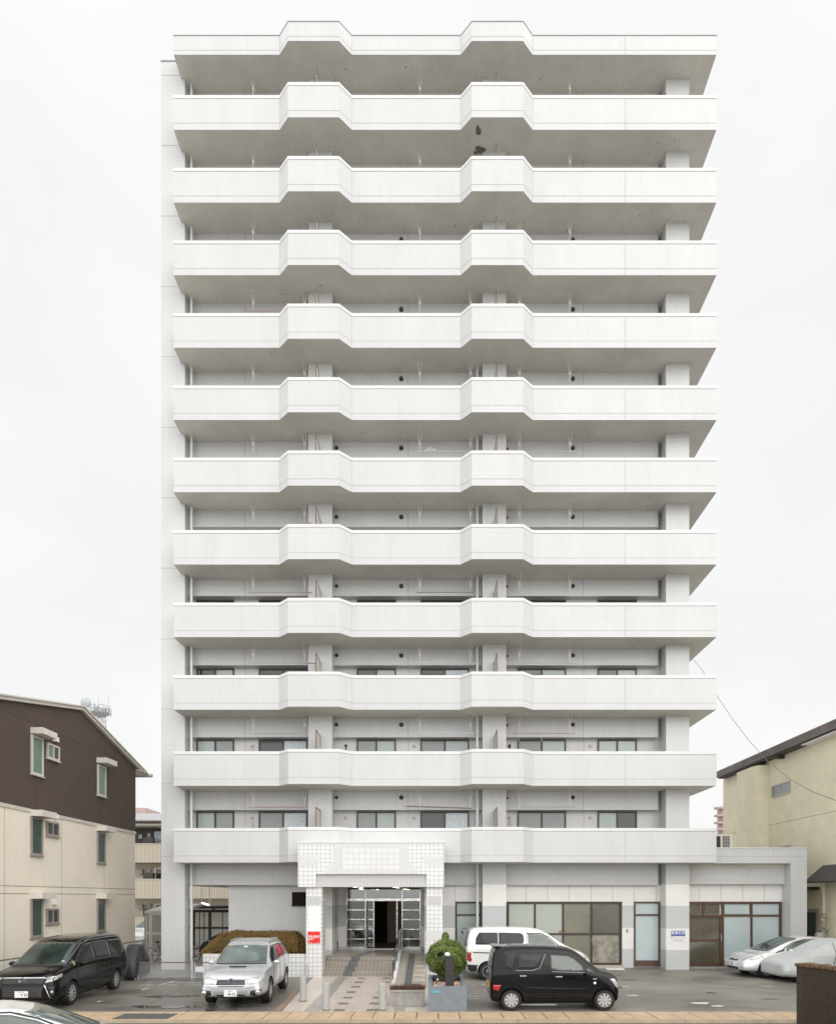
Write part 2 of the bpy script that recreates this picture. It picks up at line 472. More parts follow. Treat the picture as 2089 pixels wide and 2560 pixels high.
# darker drain grating patch in the sidewalk at the left
structure(MB().box(X(290, 15.9), X(335, 15.9) + .9, 15.68, 16.38, .03, .052).build('drain_cover', mat('dark_grating', (.085, .082, .078), .7, var=.35, vs=14, bump=.5, bs=40)))

# puddles (thin irregular water films lying on the asphalt)
def puddle(cx, cy, rx, ry, seed, name='puddle'):
    rnd = random.Random(seed); n = 30; pts = []
    ph = [rnd.uniform(0, 6.28) for _ in range(4)]
    for q in range(n):
        a = 2 * PI * q / n
        k = 1 + .22 * math.sin(2 * a + ph[0]) + .14 * math.sin(3 * a + ph[1]) + .10 * math.sin(5 * a + ph[2]) + .06 * math.sin(8 * a + ph[3])
        px, py = cx + rx * k * math.cos(a), cy + ry * k * math.sin(a)
        py = max(py, 16.69)
        pts.append((px, py, gz(py) + .006))
    structure(MB().quad(*pts).build(name, PUD))
for a in ((6.35, 16.78, .55, .10, 1), (7.6, 16.76, .9, .08, 2), (2.2, 16.8, .55, .07, 3), (3.3, 16.86, 1.1, .07, 4),
          (5.5, 16.83, .35, .14, 5), (-6.2, 17.0, .5, .12, 6), (8.35, 16.86, .3, .1, 7), (-7.3, 17.6, .75, .25, 8),
          (2.9, 17.9, .5, .12, 14), (-7.9, 19.3, .8, .2, 15), (-2.0, 24.0, .01, .01, 16)):
    puddle(*a)
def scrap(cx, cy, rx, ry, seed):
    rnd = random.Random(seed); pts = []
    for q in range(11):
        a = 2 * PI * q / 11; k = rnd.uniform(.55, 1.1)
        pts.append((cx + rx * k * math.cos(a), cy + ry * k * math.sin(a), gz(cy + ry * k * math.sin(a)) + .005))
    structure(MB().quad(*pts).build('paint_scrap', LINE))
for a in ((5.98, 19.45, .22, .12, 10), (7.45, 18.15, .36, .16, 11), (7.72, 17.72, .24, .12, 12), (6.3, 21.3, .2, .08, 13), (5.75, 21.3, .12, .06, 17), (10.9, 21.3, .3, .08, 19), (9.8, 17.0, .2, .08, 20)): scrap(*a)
# dark cracks and oil stains
DCR = mat('dark_stain_on_asphalt', (.045, .042, .037), .35, var=.3, vs=6)
def crack(pts, wd, seed):
    rnd = random.Random(seed); b = MB(); P = [Vector(p) for p in pts]; L = []
    for a_, c_ in zip(P[:-1], P[1:]):
        n_ = max(2, int((c_ - a_).length / .18))
        for q in range(n_): L.append(a_ + (c_ - a_) * q / n_ + Vector((rnd.gauss(0, .03), rnd.gauss(0, .03))))
    L.append(P[-1])
    for a_, c_ in zip(L[:-1], L[1:]):
        d = (c_ - a_).normalized(); n_ = Vector((-d.y, d.x)) * wd * rnd.uniform(.3, 1)
        b.quad(*[(t.x, t.y, gz(t.y) + .0035) for t in (a_ - n_, c_ - n_, c_ + n_, a_ + n_)])
    structure(b.build('asphalt_crack', DCR))
crack([(5.6, 17.2), (7.2, 17.6), (9.0, 17.35)], .012, 1); crack([(6.1, 20.6), (6.9, 19.6), (7.4, 19.4)], .012, 2); crack([(9.2, 22.9), (9.9, 21.5), (10.4, 21.1)], .016, 3)
crack([(-9.4, 18.1), (-7.6, 18.4), (-4.4, 18.0)], .014, 4); crack([(-8.6, 22.7), (-8.1, 20.6), (-7.9, 18.0)], .012, 5); crack([(7.6, 25.3), (8.3, 23.9), (8.8, 23.6)], .012, 6); crack([(3.0, 19.0), (5.2, 19.2), (6.4, 18.8)], .010, 7)
for a in ((8.52, 20.0, .16, .16, 30), (9.75, 18.85, .42, .10, 31), (-7.0, 20.3, .5, .14, 32), (6.9, 22.9, .3, .2, 33), (8.4, 24.6, .35, .12, 34)):
    rnd = random.Random(a[4]); structure(MB().quad(*[(a[0] + a[2] * math.cos(2 * PI * q / 14) * rnd.uniform(.6, 1), a[1] + a[3] * math.sin(2 * PI * q / 14) * rnd.uniform(.6, 1), gz(a[1]) + .0032) for q in range(14)]).build('oil_stain', DCR))

# worn parking lines, one object per line
def line(p0, p1, wd, seed, dash=.55):
    rnd = random.Random(seed); p0 = Vector(p0); p1 = Vector(p1); L = (p1 - p0).length; d = (p1 - p0) / L; n = Vector((-d.y, d.x))
    b = MB(); s = 0
    while s < L:
        l = rnd.uniform(.12, .5); e = min(L, s + l)
        if rnd.random() < dash:
            w0 = wd * rnd.uniform(.55, 1) / 2; w1 = wd * rnd.uniform(.55, 1) / 2
            a_, b_ = p0 + d * s, p0 + d * e
            q = [a_ - n * w0, b_ - n * w1, b_ + n * w1, a_ + n * w0]
            b.quad(*[(t.x, t.y, gz(t.y) + .004) for t in q])
        s = e + rnd.uniform(0, .05)
    if b.f: structure(b.build('parking_line', LINE))
for i, (p0, p1, d_) in enumerate([((-9.8, 21.6), (-5.9, 21.6), .85), ((-9.8, 22.1), (-6.5, 22.1), .8), ((-9.0, 22.6), (-9.7, 17.1), .42),
                                  ((-4.9, 22.0), (-4.0, 22.0), .8), ((-4.9, 21.5), (-4.0, 21.5), .8), ((.9, 21.6), (5.4, 21.6), .75), ((.9, 19.3), (1.9, 19.3), .7),
                                  ((-5.0, 22.5), (-3.6, 22.5), .7), ((1.0, 18.9), (1.3, 18.9), .6)]):
    line(p0, p1, .10, 20 + i, d_)
# worn scraps of the far bay markings
for i, (cx, cy, rx, ry) in enumerate(((5.95, 21.0, .32, .1),)):
    puddle(cx, cy, rx, ry, 60 + i)

# ================================================================== APARTMENT BUILDING
DP = 24.92                                     # balcony front plane
SP = FPX / DP
bld = thing('apartment_building', 'tall white brick-tiled apartment block with eleven tiers of wide balconies', 'building', (0, 26.4, 0))
bots = [2157, 1965, 1774.5, 1593, 1411.5, 1230.5, 1050, 869, 687.5, 505.8, 323.8]
ZB = [HC + (HY - q) / SP for q in bots]        # parapet bottoms
ZT = [z + 1.326 for z in ZB]
ZR0, ZR1 = HC + (HY - 135.8) / SP, HC + (HY - 88.7) / SP
XL, XRr = (434 - CX) / SP, (1790.3 - CX) / SP
FY = DP - .40
path = [(XL, 25.72), (XL, DP), (-5.94, DP), (-5.531, FY), (-3.60, FY), (-3.167, DP), (1.018, DP), (1.42, FY), (3.366, FY), (3.783, DP), (XRr, DP), (XRr, 33.0)]

def offs(pts, d):                              # offset to the left of travel (inward), mitred
    out = []
    for i, p in enumerate(pts):
        p = Vector(p); ns = []
        if i > 0: e = (p - Vector(pts[i - 1])).normalized(); ns.append(Vector((-e.y, e.x)))
        if i < len(pts) - 1: e = (Vector(pts[i + 1]) - p).normalized(); ns.append(Vector((-e.y, e.x)))
        if len(ns) == 1: o = p + ns[0] * d
        else:
            m = (ns[0] + ns[1]).normalized(); o = p + m * (d / m.dot(ns[0]))
        out.append((o.x, o.y))
    return out
# travel goes from back-left forward, along the front to the right: the inside is on the left
def ribbon(b, pts, d0, d1, z0, z1):
    A = offs(pts, d0); B = offs(pts, d1)
    i = len(b.v); n = len(pts)
    for q in range(n):
        b.v += [(A[q][0], A[q][1], z0), (B[q][0], B[q][1], z0), (B[q][0], B[q][1], z1), (A[q][0], A[q][1], z1)]
    for q in range(n - 1):
        s, t = i + 4 * q, i + 4 * q + 4
        for a, c in ((0, 1), (1, 2), (2, 3), (3, 0)):
            b.f.append((s + a, t + a, t + c, s + c)); b.m.append(b.k)
    b.f.append((i, i + 1, i + 2, i + 3)); b.m.append(b.k)
    e = i + 4 * (n - 1)
    b.f.append((e + 3, e + 2, e + 1, e)); b.m.append(b.k)

def balcony(z0, z1, name, roof=False):
    b = MB()
    ribbon(b, path, 0, .15, z0, z1 - (.12 if not roof else .0))
    b.use(1)
    jz = z0 + (.25 if not roof else .165)
    ribbon(b, path, -.0035, .01, jz, jz + .014)
    for (vx, vy) in ((-5.94, DP), (-3.167, DP), (1.018, DP), (3.783, DP)):
        b.box(vx - .006, vx + .006, vy - .004, vy + .02, z0, z1 - .12)
    vx = (1562 - CX) / SP
    b.box(vx - .007, vx + .007, DP - .005, DP + .01, z0, z1 - (.12 if not roof else .02))
    if not roof:
        ribbon(b, path, -.0035, .01, z1 - .135, z1 - .122)
    o = b.build(name, [BRICK, JOINT], bld)
    c = MB()
    if not roof: ribbon(c, path, -.012, .162, z1 - .12, z1)
    else: ribbon(c, path, -.015, .2, z1 + .002, z1 + .022)
    c.build('coping', COPING if not roof else mat('metal_roof_edge', (.33, .33, .32), .5), o, bevel=.008 if not roof else 0)
    inn = offs(path, .04)
    poly = [inn[0]] + inn[1:-1] + [inn[-1], (9.9, 33.0), (9.9, 26.6), (inn[0][0], 26.6)]
    s = MB(); s.prism(poly, z0 - .003, z0 + .24)
    s.use(1)
    rs_ = random.Random(int(z0 * 10))
    for q in range(9):
        a_, c_ = rs_.uniform(-9.5, 10.2), rs_.uniform(25.15, 26.0); e_ = rs_.uniform(.012, .03)
        s.box(a_ - e_, a_ + e_, c_ - e_, c_ + e_, z0 - .006, z0)
    s.build('soffit', [SOFFIT, mat('soffit_mark', (.28, .26, .23), .9)], o)
    # drip lip along the lower edge
    return o
for k in range(11): balcony(ZB[k], ZT[k], 'balcony')
balcony(ZR0, ZR1, 'roof_canopy', roof=True)

# dark damp stains on the twelfth-storey ceiling, with an outline of their own
st = MB()
for (px, py, rx, ry, sd_) in ((1195, 326, .10, .17, 1), (1200, 374, .19, .14, 2), (1188, 381, .07, .07, 3)):
    D = (ZB[10] - .003 - HC) * FPX / (HY - py)
    rnd = random.Random(sd_); pts = []
    for q in range(22):
        a = 2 * PI * q / 22
        k = 1 + .18 * math.sin(2 * a + rnd.random()) + .12 * math.sin(3 * a + sd_) + rnd.uniform(-.05, .05)
        pts.append((X(px, D) + rx * k * math.cos(a), D + ry * k * math.sin(a), ZB[10] - .006))
    st.quad(*pts)
st.build('damp_stain', mat('damp_stained_paint', (.20, .165, .14), .9, var=.3, vs=8), bld)

# core
b = MB(); b.box(-10.72, 9.98, 26.4, 34, 3.9, ZR0 + .2)
b.box(-8.37, -4.99, 26.4, 34, .0, 3.9)         # ground floor left room
b.box(-.27, 9.98, 26.42, 34, .0, 3.9)
core = b.build('wall', BRICK, bld)
b = MB().box(-10.8, -9.4, 26.45, 34, 3.478, 3.9).box(-9.88, -8.3, 26.35, 34, 3.50, 3.9)
b.build('passage_ceiling', SOFFIT, bld)
# columns
CY = 25.66
def column(x0, x1, z0, z1, m, y1=26.6, name='column', joints=()):
    b = MB().box(x0, x1, CY, y1, z0, z1)
    if joints:
        b.use(1)
        for z in joints: b.box(x0 - .004, x1 + .004, CY - .004, CY + .4, z, z + .016)
    return b.build(name, [m, JOINT], bld)
LX0, LX1 = X(403, CY), X(461.8, CY)
pj = [Z(q, CY) for q in (187.6, 363.5, 540, 716, 892, 1069, 1245, 1421, 1598, 1773, 1960, 2143)]
column(LX0, LX1, 3.9, Z(153, CY), BRICK, 34, joints=pj)
column(LX0, LX1, 0, 3.9, BRICK, 26.13, joints=[])
MB().box(LX0 - .02, LX1 + .02, CY - .02, 34, Z(153, CY) + .001, Z(153, CY) + .04).build('column_cap', MATS['metal_roof_edge'], bld)
cols = [(X(770.5, CY), X(830, CY)), (X(1206, CY), X(1264.8, CY)), (X(1664.3, CY), X(1722.4, CY))]
for i, (a, c) in enumerate(cols):
    column(a, c, 4.40, ZR0 + .2, BRICK)
    column(a, c, 0, 4.40 - .002, BAND)
# beams per storey
def joint_x(px, D): return X(px, D)
for k in range(0, 12):
    zs = (ZB[k] if k < 11 else ZR0) + .06
    prevtop = zs
    if k == 0: zb = 3.477
    elif k in (1, 2): zb = ZB[k] - .77
    else: zb = (ZB[k] if k < 11 else ZR0) - .66
    x0 = LX1 - .02
    segs = [(x0, cols[0][0] + .01), (cols[0][1] - .01, cols[1][0] + .01), (cols[1][1] - .01, cols[2][0] - .16)]
    if k == 0: segs[1] = (.1, cols[1][0] + .01)
    for (a, c), px in zip(segs, (611.5, 1019.5, 1457.5)):
        b = MB().box(a, c, 26.1, 26.45, zb, zs + .1)
        if k > 0:
            b.use(1)
            xx = X(px, 26.1); b.box(xx - .012, xx + .012, 26.094, 26.12, zb, zs + .05)
            xx = X(px, 26.4) + .02; b.box(xx - .012, xx + .012, 26.394, 26.42, zb - 1.9, zb)
        b.build('beam', [BRICK, JOINT], bld)

# balcony windows, storeys two to five
wx = [(491.9, 585.7), (647.5, 768.8), (891.8, 989.4), (1051, 1172), (1292.9, 1413.7), (1493, 1590.6)]
kinds = {0: [(G_TEAL, G_GREY), (G_GREY, G_CURT), (G_GREY, G_TEAL), (G_DARK, G_CURT), (G_GREY, G_GREY), (G_TEAL, G_DARK)],
         1: [(G_TEAL, G_GREY), (G_DARK, G_CURT), (G_GREY, G_TEAL), (G_GREY, G_TEAL), (G_GREY, G_TEAL), (G_TEAL, G_TEAL)],
         2: [(G_DARK, G_TEAL), (G_DARK, G_DARK), (G_DARK, G_TEAL), (G_DARK, G_CURT), (G_DARK, G_TEAL), (G_DARK, G_TEAL)],
         3: [(G_DARK, G_DARK)] * 6}
for s in range(4):
    k = s + 1
    zt = ZB[k] - (.80 if k in (1, 2) else .70)
    for j, (a, c) in enumerate(wx):
        xa, xc = X(a, 26.4), X(c, 26.4)
        xm = (xa + xc) / 2
        m0, m1 = kinds[s][j]
        z0 = zt - 1.95
        frame_window(bld, xa, xc, z0, zt, 26.4, BROWN,
                     [(xa + .055, xm - .02, z0 + .055, zt - .055, m0), (xm + .02, xc - .055, z0 + .055, zt - .055, m1)],
                     mull=[xm], mw=.07)
# vent hoods on the beams and hose ports on the walls
def vent(x, y, z, r=.085):
    b = MB().lathe([(.02, .0), (r, .0), (r * 1.05, -.03), (r * .85, -.075), (r * .4, -.1), (.01, -.105)], (x, y, z), 'y', 14)
    return b.build('vent_hood', VENTM, bld, smooth=True)
for k in range(1, 12):
    zs = ZB[k] if k < 11 else ZR0
    for px, r in ((840.8, .065), (1002.5, .085), (1432, .075)):
        if px == 840.8 and k > 7: continue
        vent(X(px, 26.05), 26.1, zs - .27, r)
for k in (1, 2, 3):
    z = ZB[k] - 1.05
    for px in (484, 631, 864.5, 1035, 1273, 1475):
        dark = (k == 2 and px in (864.5, 1273)) or (k == 3 and px == 1035)
        b = MB().lathe([(.03, 0), (.06, 0), (.06, -.04), (.02, -.05)], (X(px, 26.4), 26.4, z), 'y', 12)
        if px in (631, 1273) or dark:
            b.tube([(X(px, 26.4), 26.36, z), (X(px, 26.4) + .02, 26.3, z - .1), (X(px, 26.4) + .06, 26.3, z - .5)], .018)
        b.build('hose_port', VENTM if dark else BEIGE, bld, smooth=True)
for k in range(1, 9):                           # small red alarm lamps beside the second column
    MB().lathe([(.045, 0), (.045, -.03), (.02, -.06)], (X(1268, 26.1), 26.1, ZB[k] - .29), 'y', 10).build('alarm_lamp', mat('dull_red', (.28, .05, .03), .4), bld, smooth=True)

# downpipes
def downpipe(x, y, z0, z1, clips=True):
    b = MB().tube([(x, y, z0), (x, y, z1)], .052, 12)
    z = z0 + .4
    while z < z1:
        b.tube([(x, y, z), (x, y, z + .04)], .064, 12); z += 2.0
    b.build('downpipe', PIPE, bld, smooth='auto')
downpipe(X(478.5, 25.85), 25.85, .1, ZR0 + .1)
downpipe(X(1192.6, 25.85), 25.85, .1, 26.0)
MB().tube([(LX1, 25.95, .8), (X(478.5, 25.85), 25.85, .8)], .01).tube([(LX1, 25.95, 2.3), (X(478.5, 25.85), 25.85, 2.3)], .01).build('pipe_bracket', GALV, bld)

# fire partitions between the flats on each balcony
for k in range(0, 11):
    top = min(ZT[k] + .78, (ZB[k + 1] if k < 10 else ZR0) - .05)
    tall = k >= 2
    for (px, m) in ((-296.2, 1), (157.2, 1)):
        x = px / FPX * 24.66
        y0, y1 = 24.70, 25.66
        b = MB()
        b.box(x - .02, x + .02, y0, y0 + .035, ZB[k] + .3, top).box(x - .02, x + .02, y1 - .04, y1 - .005, ZB[k] + .3, top)
        b.box(x - .02, x + .02, y0 + .035, y1 - .04, top - .035, top)
        f = b.build('partition', mat('rust_brown_frame', (.16, .10, .07), .5, var=.3, vs=5), bld)
        MB().box(x - .008, x + .008, y0 + .035, y1 - .04, ZB[k] + .3, top - .035).build('partition_board', mat('pale_partition_board', (.62, .60, .56), .6, var=.08), f)

# drying-pole brackets hung from every ceiling
def bracket_mesh():
    b = MB()
    for sx in (-1, 1):
        b.tube([(sx * .075, 0, 0), (sx * .065, 0, -.12), (sx * .02, 0, -.42), (0, 0, -.50)], .012, 5)
    b.tube([(0, 0, -.36), (0, 0, -.74)], .012, 5)
    b.tube([(.02, .0, -.38), (.07, 0, -.50), (.075, 0, -.55)], .008, 5)
    b.box(-.11, .11, -.05, .05, -.012, .004)
    b.tube([(-.03, 0, -.70), (0, 0, -.745), (.035, 0, -.72)], .008, 5)
    return b
proto = None
BX = [X(q, 25.62) for q in (632.4, 760.7, 1048.7, 1175.6, 1297.9, 1423.7)]
for k in range(1, 12):
    zs = (ZB[k] if k < 11 else ZR0) - .003
    for j, x in enumerate(BX):
        if proto is None:
            o = bracket_mesh().build('pole_bracket', WIRE, bld); ORG[o.name] = Vector((0, 0, 0)); proto = o
            for v in o.data.vertices: v.co += ORG[bld.name]
        else:
            o = proto.copy(); C.objects.link(o); o.parent = bld
        o.location = (x, 25.62 - 26.4, zs)
        o.rotation_euler = (0, 0, R(random.uniform(-25, 25)))

# laundry poles resting in the brackets (things of their own)
ordn = ['', 'second', 'third', 'fourth', 'fifth', 'sixth', 'seventh', 'eighth', 'ninth', 'tenth']
bay = ['left', 'middle', 'right']
POLEM = {'steel': mat('stainless_pole', (.62, .62, .60), .3, .6, var=.1), 'bamboo': mat('bamboo_pole', (.22, .18, .12), .6, var=.4, vs=6),
         'blue': mat('pale_blue_pole', (.55, .60, .66), .4), 'brown': mat('pinkish_brown_pole', (.42, .31, .27), .5)}
poles = [(1, 0, 'brown', -.18, .1, 0), (1, 1, 'bamboo', -.60, .06, .04), (1, 2, 'steel', .0, .32, .0), (2, 0, 'steel', -.13, .03, 0), (2, 1, 'blue', -.15, .2, 0),
         (2, 2, 'brown', -.3, .2, .0), (3, 0, 'steel', -.22, .5, .0), (3, 1, 'blue', -.2, .25, .01), (3, 2, 'steel', -.1, .35, .01), (4, 0, 'brown', -.2, .3, .0),
         (4, 1, 'bamboo', -.12, .12, .0), (5, 0, 'steel', -.62, .25, .02), (6, 1, 'blue', -.25, .15, .0), (6, 2, 'steel', .1, .35, .0), (8, 0, 'brown', -.3, -.3, .0)]
col_word = {'steel': 'steel grey', 'bamboo': 'dark bamboo-coloured', 'blue': 'pale blue', 'brown': 'pinkish brown'}
for (k, j, mk, l, r, tilt) in poles:
    z = ZB[k] - .003 - .735
    x0, x1 = BX[2 * j] + l, BX[2 * j + 1] + r
    t = MB().tube([(x0, 25.62, z + tilt), (x1, 25.62, z - tilt)], .015, 8)
    if k in (2, 3, 1): t.tube([(x0 + .1, 25.70, z + .035 + tilt), (x1 - .1, 25.70, z + .035 - tilt)], .010, 6)
    o = t.build('laundry_pole', POLEM[mk], smooth='auto')
    tag(o, f'{col_word[mk]} laundry pole under the ceiling of the {ordn[k]} storey balcony, {bay[j]} bay of three', 'laundry pole', 'laundry poles on the balconies')
# two hooks with pegs hanging under the third storey's right pole, and a hanger on the seventh storey
z = ZB[2] - .003 - .735
for i, px in enumerate((1296, 1353)):
    x = X(px, 25.62)
    o = MB().tube([(x, 25.62, z - .015), (x, 25.62, z - .24), (x + .03, 25.62, z - .30), (x - .02, 25.62, z - .31), (x - .01, 25.62, z - .26)], .009, 5).build('hanging_hook', WIRE)
    tag(o, f'small cream hook hanging from the brown laundry pole, {"left" if i == 0 else "right"} one of two', 'hook', 'hooks on the third storey pole')
z = ZB[6] - .003 - .72; x = X(1076, 25.62)
o = MB().tube([(x - .2, 25.58, z), (x, 25.58, z + .12), (x + .2, 25.58, z + .02)], .012, 5).tube([(x - .2, 25.58, z), (x + .2, 25.58, z + .02)], .01, 5).tube([(x, 25.58, z + .12), (x + .01, 25.59, z + .17)], .006, 5).build('clothes_hanger', PAPER)
tag(o, 'white clothes hanger hooked on the pale blue pole of the seventh storey', 'clothes hanger')

# ---------------------------------------------------------------- ground floor right: cladding and shop windows
WY = 26.4
b = MB().use(0)
xa, xb_ = .3, cols[2][0] - .0
Ztop, Zw = 3.477, 2.81
# upper white panels
b.box(-.27, cols[1][0] + .01, 26.33, 26.43, Zw, 3.49).box(cols[1][1] - .01, cols[2][0] + .01, 26.33, 26.43, Zw, 3.49)
b.use(1)
xx = cols[1][1] + .88
while xx < 9.1:
    b.box(xx - .007, xx + .007, 26.325, 26.35, Zw, 3.477); xx += .88
b.box(X(1137, 26.3) - .007, X(1137, 26.3) + .007, 26.325, 26.35, Zw, 3.477)
b.build('upper_cladding', [PAPER, JOINT], bld)
def piers(x0, x1): MB().box(x0, x1, 26.335, 26.43, 0, Zw - .001).build('pier_cladding', BAND, bld)
W1 = (X(1137.5, WY), X(1203, WY)); W2 = (X(1265.9, 26.36), X(1553.5, 26.36)); W3 = (X(1583, 26.36), X(1649, 26.36))
piers(-.27, W1[0]); piers(W1[1], cols[1][0] + .02); piers(W2[1], W3[0]); piers(W3[1], cols[2][0] + .02)
z0 = Z(2413, 26.36)
def shopwin(xs, z0, z1, rails, mulls, panes, fm=BROWN, name='shop_window', fw=.07):
    return frame_window(bld, xs[0], xs[1], z0, z1, 26.38, fm, panes, fw=fw, fd=.07, mull=mulls, rail=rails, name=name, mw=.07)
zt = Zw - .003
r1 = Z(2288, 26.36)
shopwin(W1, .15, zt, [r1], [], [(W1[0] + .07, W1[1] - .07, .22, r1 - .03, G_TEAL), (W1[0] + .07, W1[1] - .07, r1 + .03, zt - .07, G_TEAL)])
m_ = [X(q, 26.36) for q in (1336.5, 1406.6, 1477.5)]; rr = Z(2335.5, 26.36)
G_POD = glass_mat('pale_green_blind_glass', (.46, .50, .44), .2, var=.05)
G_OLV = glass_mat('olive_glass', (.23, .22, .165), .15, var=.25, vs=.8)
G_OLV2 = glass_mat('dark_olive_glass', (.13, .125, .10), .15, var=.25, vs=.8)
G_MOT = glass_mat('mottled_display_glass', (.33, .31, .25), .15, var=.6, vs=2.4)
xs_ = [W2[0] + .07] + m_ + [W2[1] - .09]
top = [G_POD, G_POD, G_OLV, G_OLV2]; bot = [G_POD, G_POD, G_OLV, G_MOT]
pn = []
for q in range(4):
    pn.append((xs_[q] + .03, xs_[q + 1] - .03, rr + .03, zt - .08, top[q])); pn.append((xs_[q] + .03, xs_[q + 1] - .03, z0 + .08, rr - .03, bot[q]))
fw_ = shopwin(W2, z0, zt, [rr], m_, pn, fw=.09)
MB().box(X(1400, 26.3) - .04, X(1400, 26.3) + .04, 26.345, 26.36, rr + .06, rr + .14).build('red_sticker', mat('bright_red', (.65, .03, .03), .4), fw_)
MB().tube([(xs_[3] , 26.28, rr - .35), (xs_[3], 26.28, rr - .15)], .012).build('handle', GALV, fw_)
MB().box(W2[0] - .05, W2[1] + .05, 26.16, 26.36, 0, z0 - .003).build('window_plinth', mat('beige_plinth', (.50, .46, .39), .7, var=.15), bld)
shopwin(W3, .19, zt, [r1], [], [(W3[0] + .07, W3[1] - .07, .42, r1 - .03, glass_mat('pale_blue_frosted_glass', (.50, .58, .59), .2, var=.08)), (W3[0] + .07, W3[1] - .07, r1 + .03, zt - .07, MATS['pale_blue_frosted_glass'])], fm=DOORBROWN)
MB().box(W3[0] + .07, W3[1] - .07, 26.325, 26.37, .26, .42).build('kick_plate', DOORBROWN, bld)
MB().box(X(1567.5, 26.3) - .035, X(1567.5, 26.3) + .035, 26.30, 26.336, 1.56, 1.70).build('intercom', mat('grey_intercom', (.32, .31, .29), .4), bld)
# mats and thresholds
structure(MB().box(6.8, 7.5, 25.55, 26.0, .12, .155).build('doorstep', PAPER))

# ---------------------------------------------------------------- right wing
WX0, WX1 = 9.98, X(2016.4, CY)
zf1, zf0 = Z(2121.3, CY), Z(2158.8, CY)
px0 = X(1976, CY)
b = MB().box(WX0, WX1, CY, 26.6, zf0, zf1).box(px0, WX1, CY + .001, 34, 0, zf0 + .0).box(WX0, WX1 - .003, 26.6, 34, zf0, zf1 - .02)
b.use(1).box(WX0, WX1 + .003, CY - .004, CY + .02, Z(2143, CY), Z(2143, CY) + .014).box(X(1932, CY) - .006, X(1932, CY) + .006, CY - .004, CY + .02, Z(2143, CY), zf1)
b.build('wing_frame', [BRICK, JOINT], bld)
MB().box(WX0, WX1 + .02, CY - .02, CY + .25, zf1 + .001, zf1 + .035).build('wing_coping', COPING, bld)
MB().box(cols[2][1] - .01, X(1961.4, 26.1), 26.1, 26.45, Z(2211.5, 26.1), zf0 + .05).build('beam', BRICK, bld)
MB().box(cols[2][1] + .001, px0 + .01, 26.06, 26.42, 4.20, zf0 - .002).build('wing_soffit', SOFFIT, bld)
b = MB().box(9.98, px0 + .01, 26.42, 34, 0, 4.3); b.build('wing_wall', PAPER, bld)
b = MB().box(cols[2][1] - .01, px0 + .01, 26.33, 26.425, Zw, 3.49).use(1)
for px in (1747, 1801.5, 1855.5, 1910): b.box(X(px, 26.33) - .007, X(px, 26.33) + .007, 26.325, 26.35, Zw, 3.46)
b.build('upper_cladding', [PAPER, JOINT], bld)
xa = cols[2][1] - .02; xm1 = X(1805.5, 26.36); xm2 = X(1877, 26.36); xe = X(1951.5, 26.36)
rz_ = Z(2289.5, 26.36)
G_BLU = MATS['pale_blue_frosted_glass']
f = frame_window(bld, xa, xe, .2, zt, 26.38, DOORBROWN,
    [(xm1 + .05, xm2 - .04, .40, rz_ - .03, G_BLU), (xm2 + .04, xe - .09, .40, rz_ - .03, G_BLU),
     (xm1 + .08, xm2 - .09, rz_ + .07, zt - .1, G_BLU), (xm2 + .05, xe - .09, rz_ + .04, zt - .07, G_BLU),
     (xa + .04, X(1751, 26.36), rz_ + .07, zt - .1, G_BRONZ), (X(1761, 26.36), X(1798, 26.36), rz_ + .07, zt - .1, G_BRONZ)],
    fw=.09, fd=.07, mull=[xm1, xm2], rail=[rz_], name='shop_window', mw=.08)
MB().box(xa + .02, xm1 - .04, 26.36, 26.40, .30, rz_ - .04).build('glass_door', G_BRONZ, f)
MB().box(X(1756, 26.36) - .04, X(1756, 26.36) + .04, 26.31, 26.40, rz_ + .04, zt - .09).build('mullion', DOORBROWN, f)
b = MB().box(xm1 - .13, xm1 - .05, 26.31, 26.36, .22, rz_ - .05).box(xa + .1, xm1 - .13, 26.315, 26.36, .22, .34).box(xa + .1, xm1 - .13, 26.315, 26.36, rz_ - .1, rz_ - .05).box(xa + .1, xm1 - .13, 26.345, 26.361, 1.18, 1.28)
b.build('door_rail', DOORBROWN, f)
MB().box(xm1, xe, 26.33, 26.37, .2, .36).build('kick_plate', DOORBROWN, f)
MB().tube([(xm1 - .09, 26.28, 1.2), (xm1 - .09, 26.28, 1.5)], .012).build('handle', GALV, f)
MB().box(xa + .1, xm1 + .1, 26.05, 26.32, .1, .17).build('door_sill', CONC, bld)
MB().box(xm1 + .101, xe, 26.2, 26.36, .1, .198).build('door_sill', CONC, bld)

# air-conditioning unit on the wing roof
ac = thing('outdoor_unit', 'cream air-conditioning outdoor unit on the low wing roof beside the yellow building', 'air conditioner', (12.9, 29.3, zf1 - .02))
b = MB().box(12.35, 13.34, 29.0, 29.45, zf1, 5.80); b.build('casing', mat('cream_metal_casing', (.70, .68, .62), .5), ac, bevel=.01)
b = MB().box(12.90, 13.22, 28.985, 29.0, zf1 + .25, 5.72).use(1)
for q in range(9): b.box(12.90, 13.22, 28.978, 28.986, zf1 + .28 + q * .065, zf1 + .295 + q * .065)
for q in range(4): b.box(12.95 + q * .075, 12.96 + q * .075, 28.974, 28.979, zf1 + .25, 5.72)
b.build('grille', [BLKPL, MATS['cream_metal_casing']], ac)
MB().box(12.42, 12.80, 28.985, 29.0, zf1 + .25, 5.72).build('grille', BLKPL, ac)

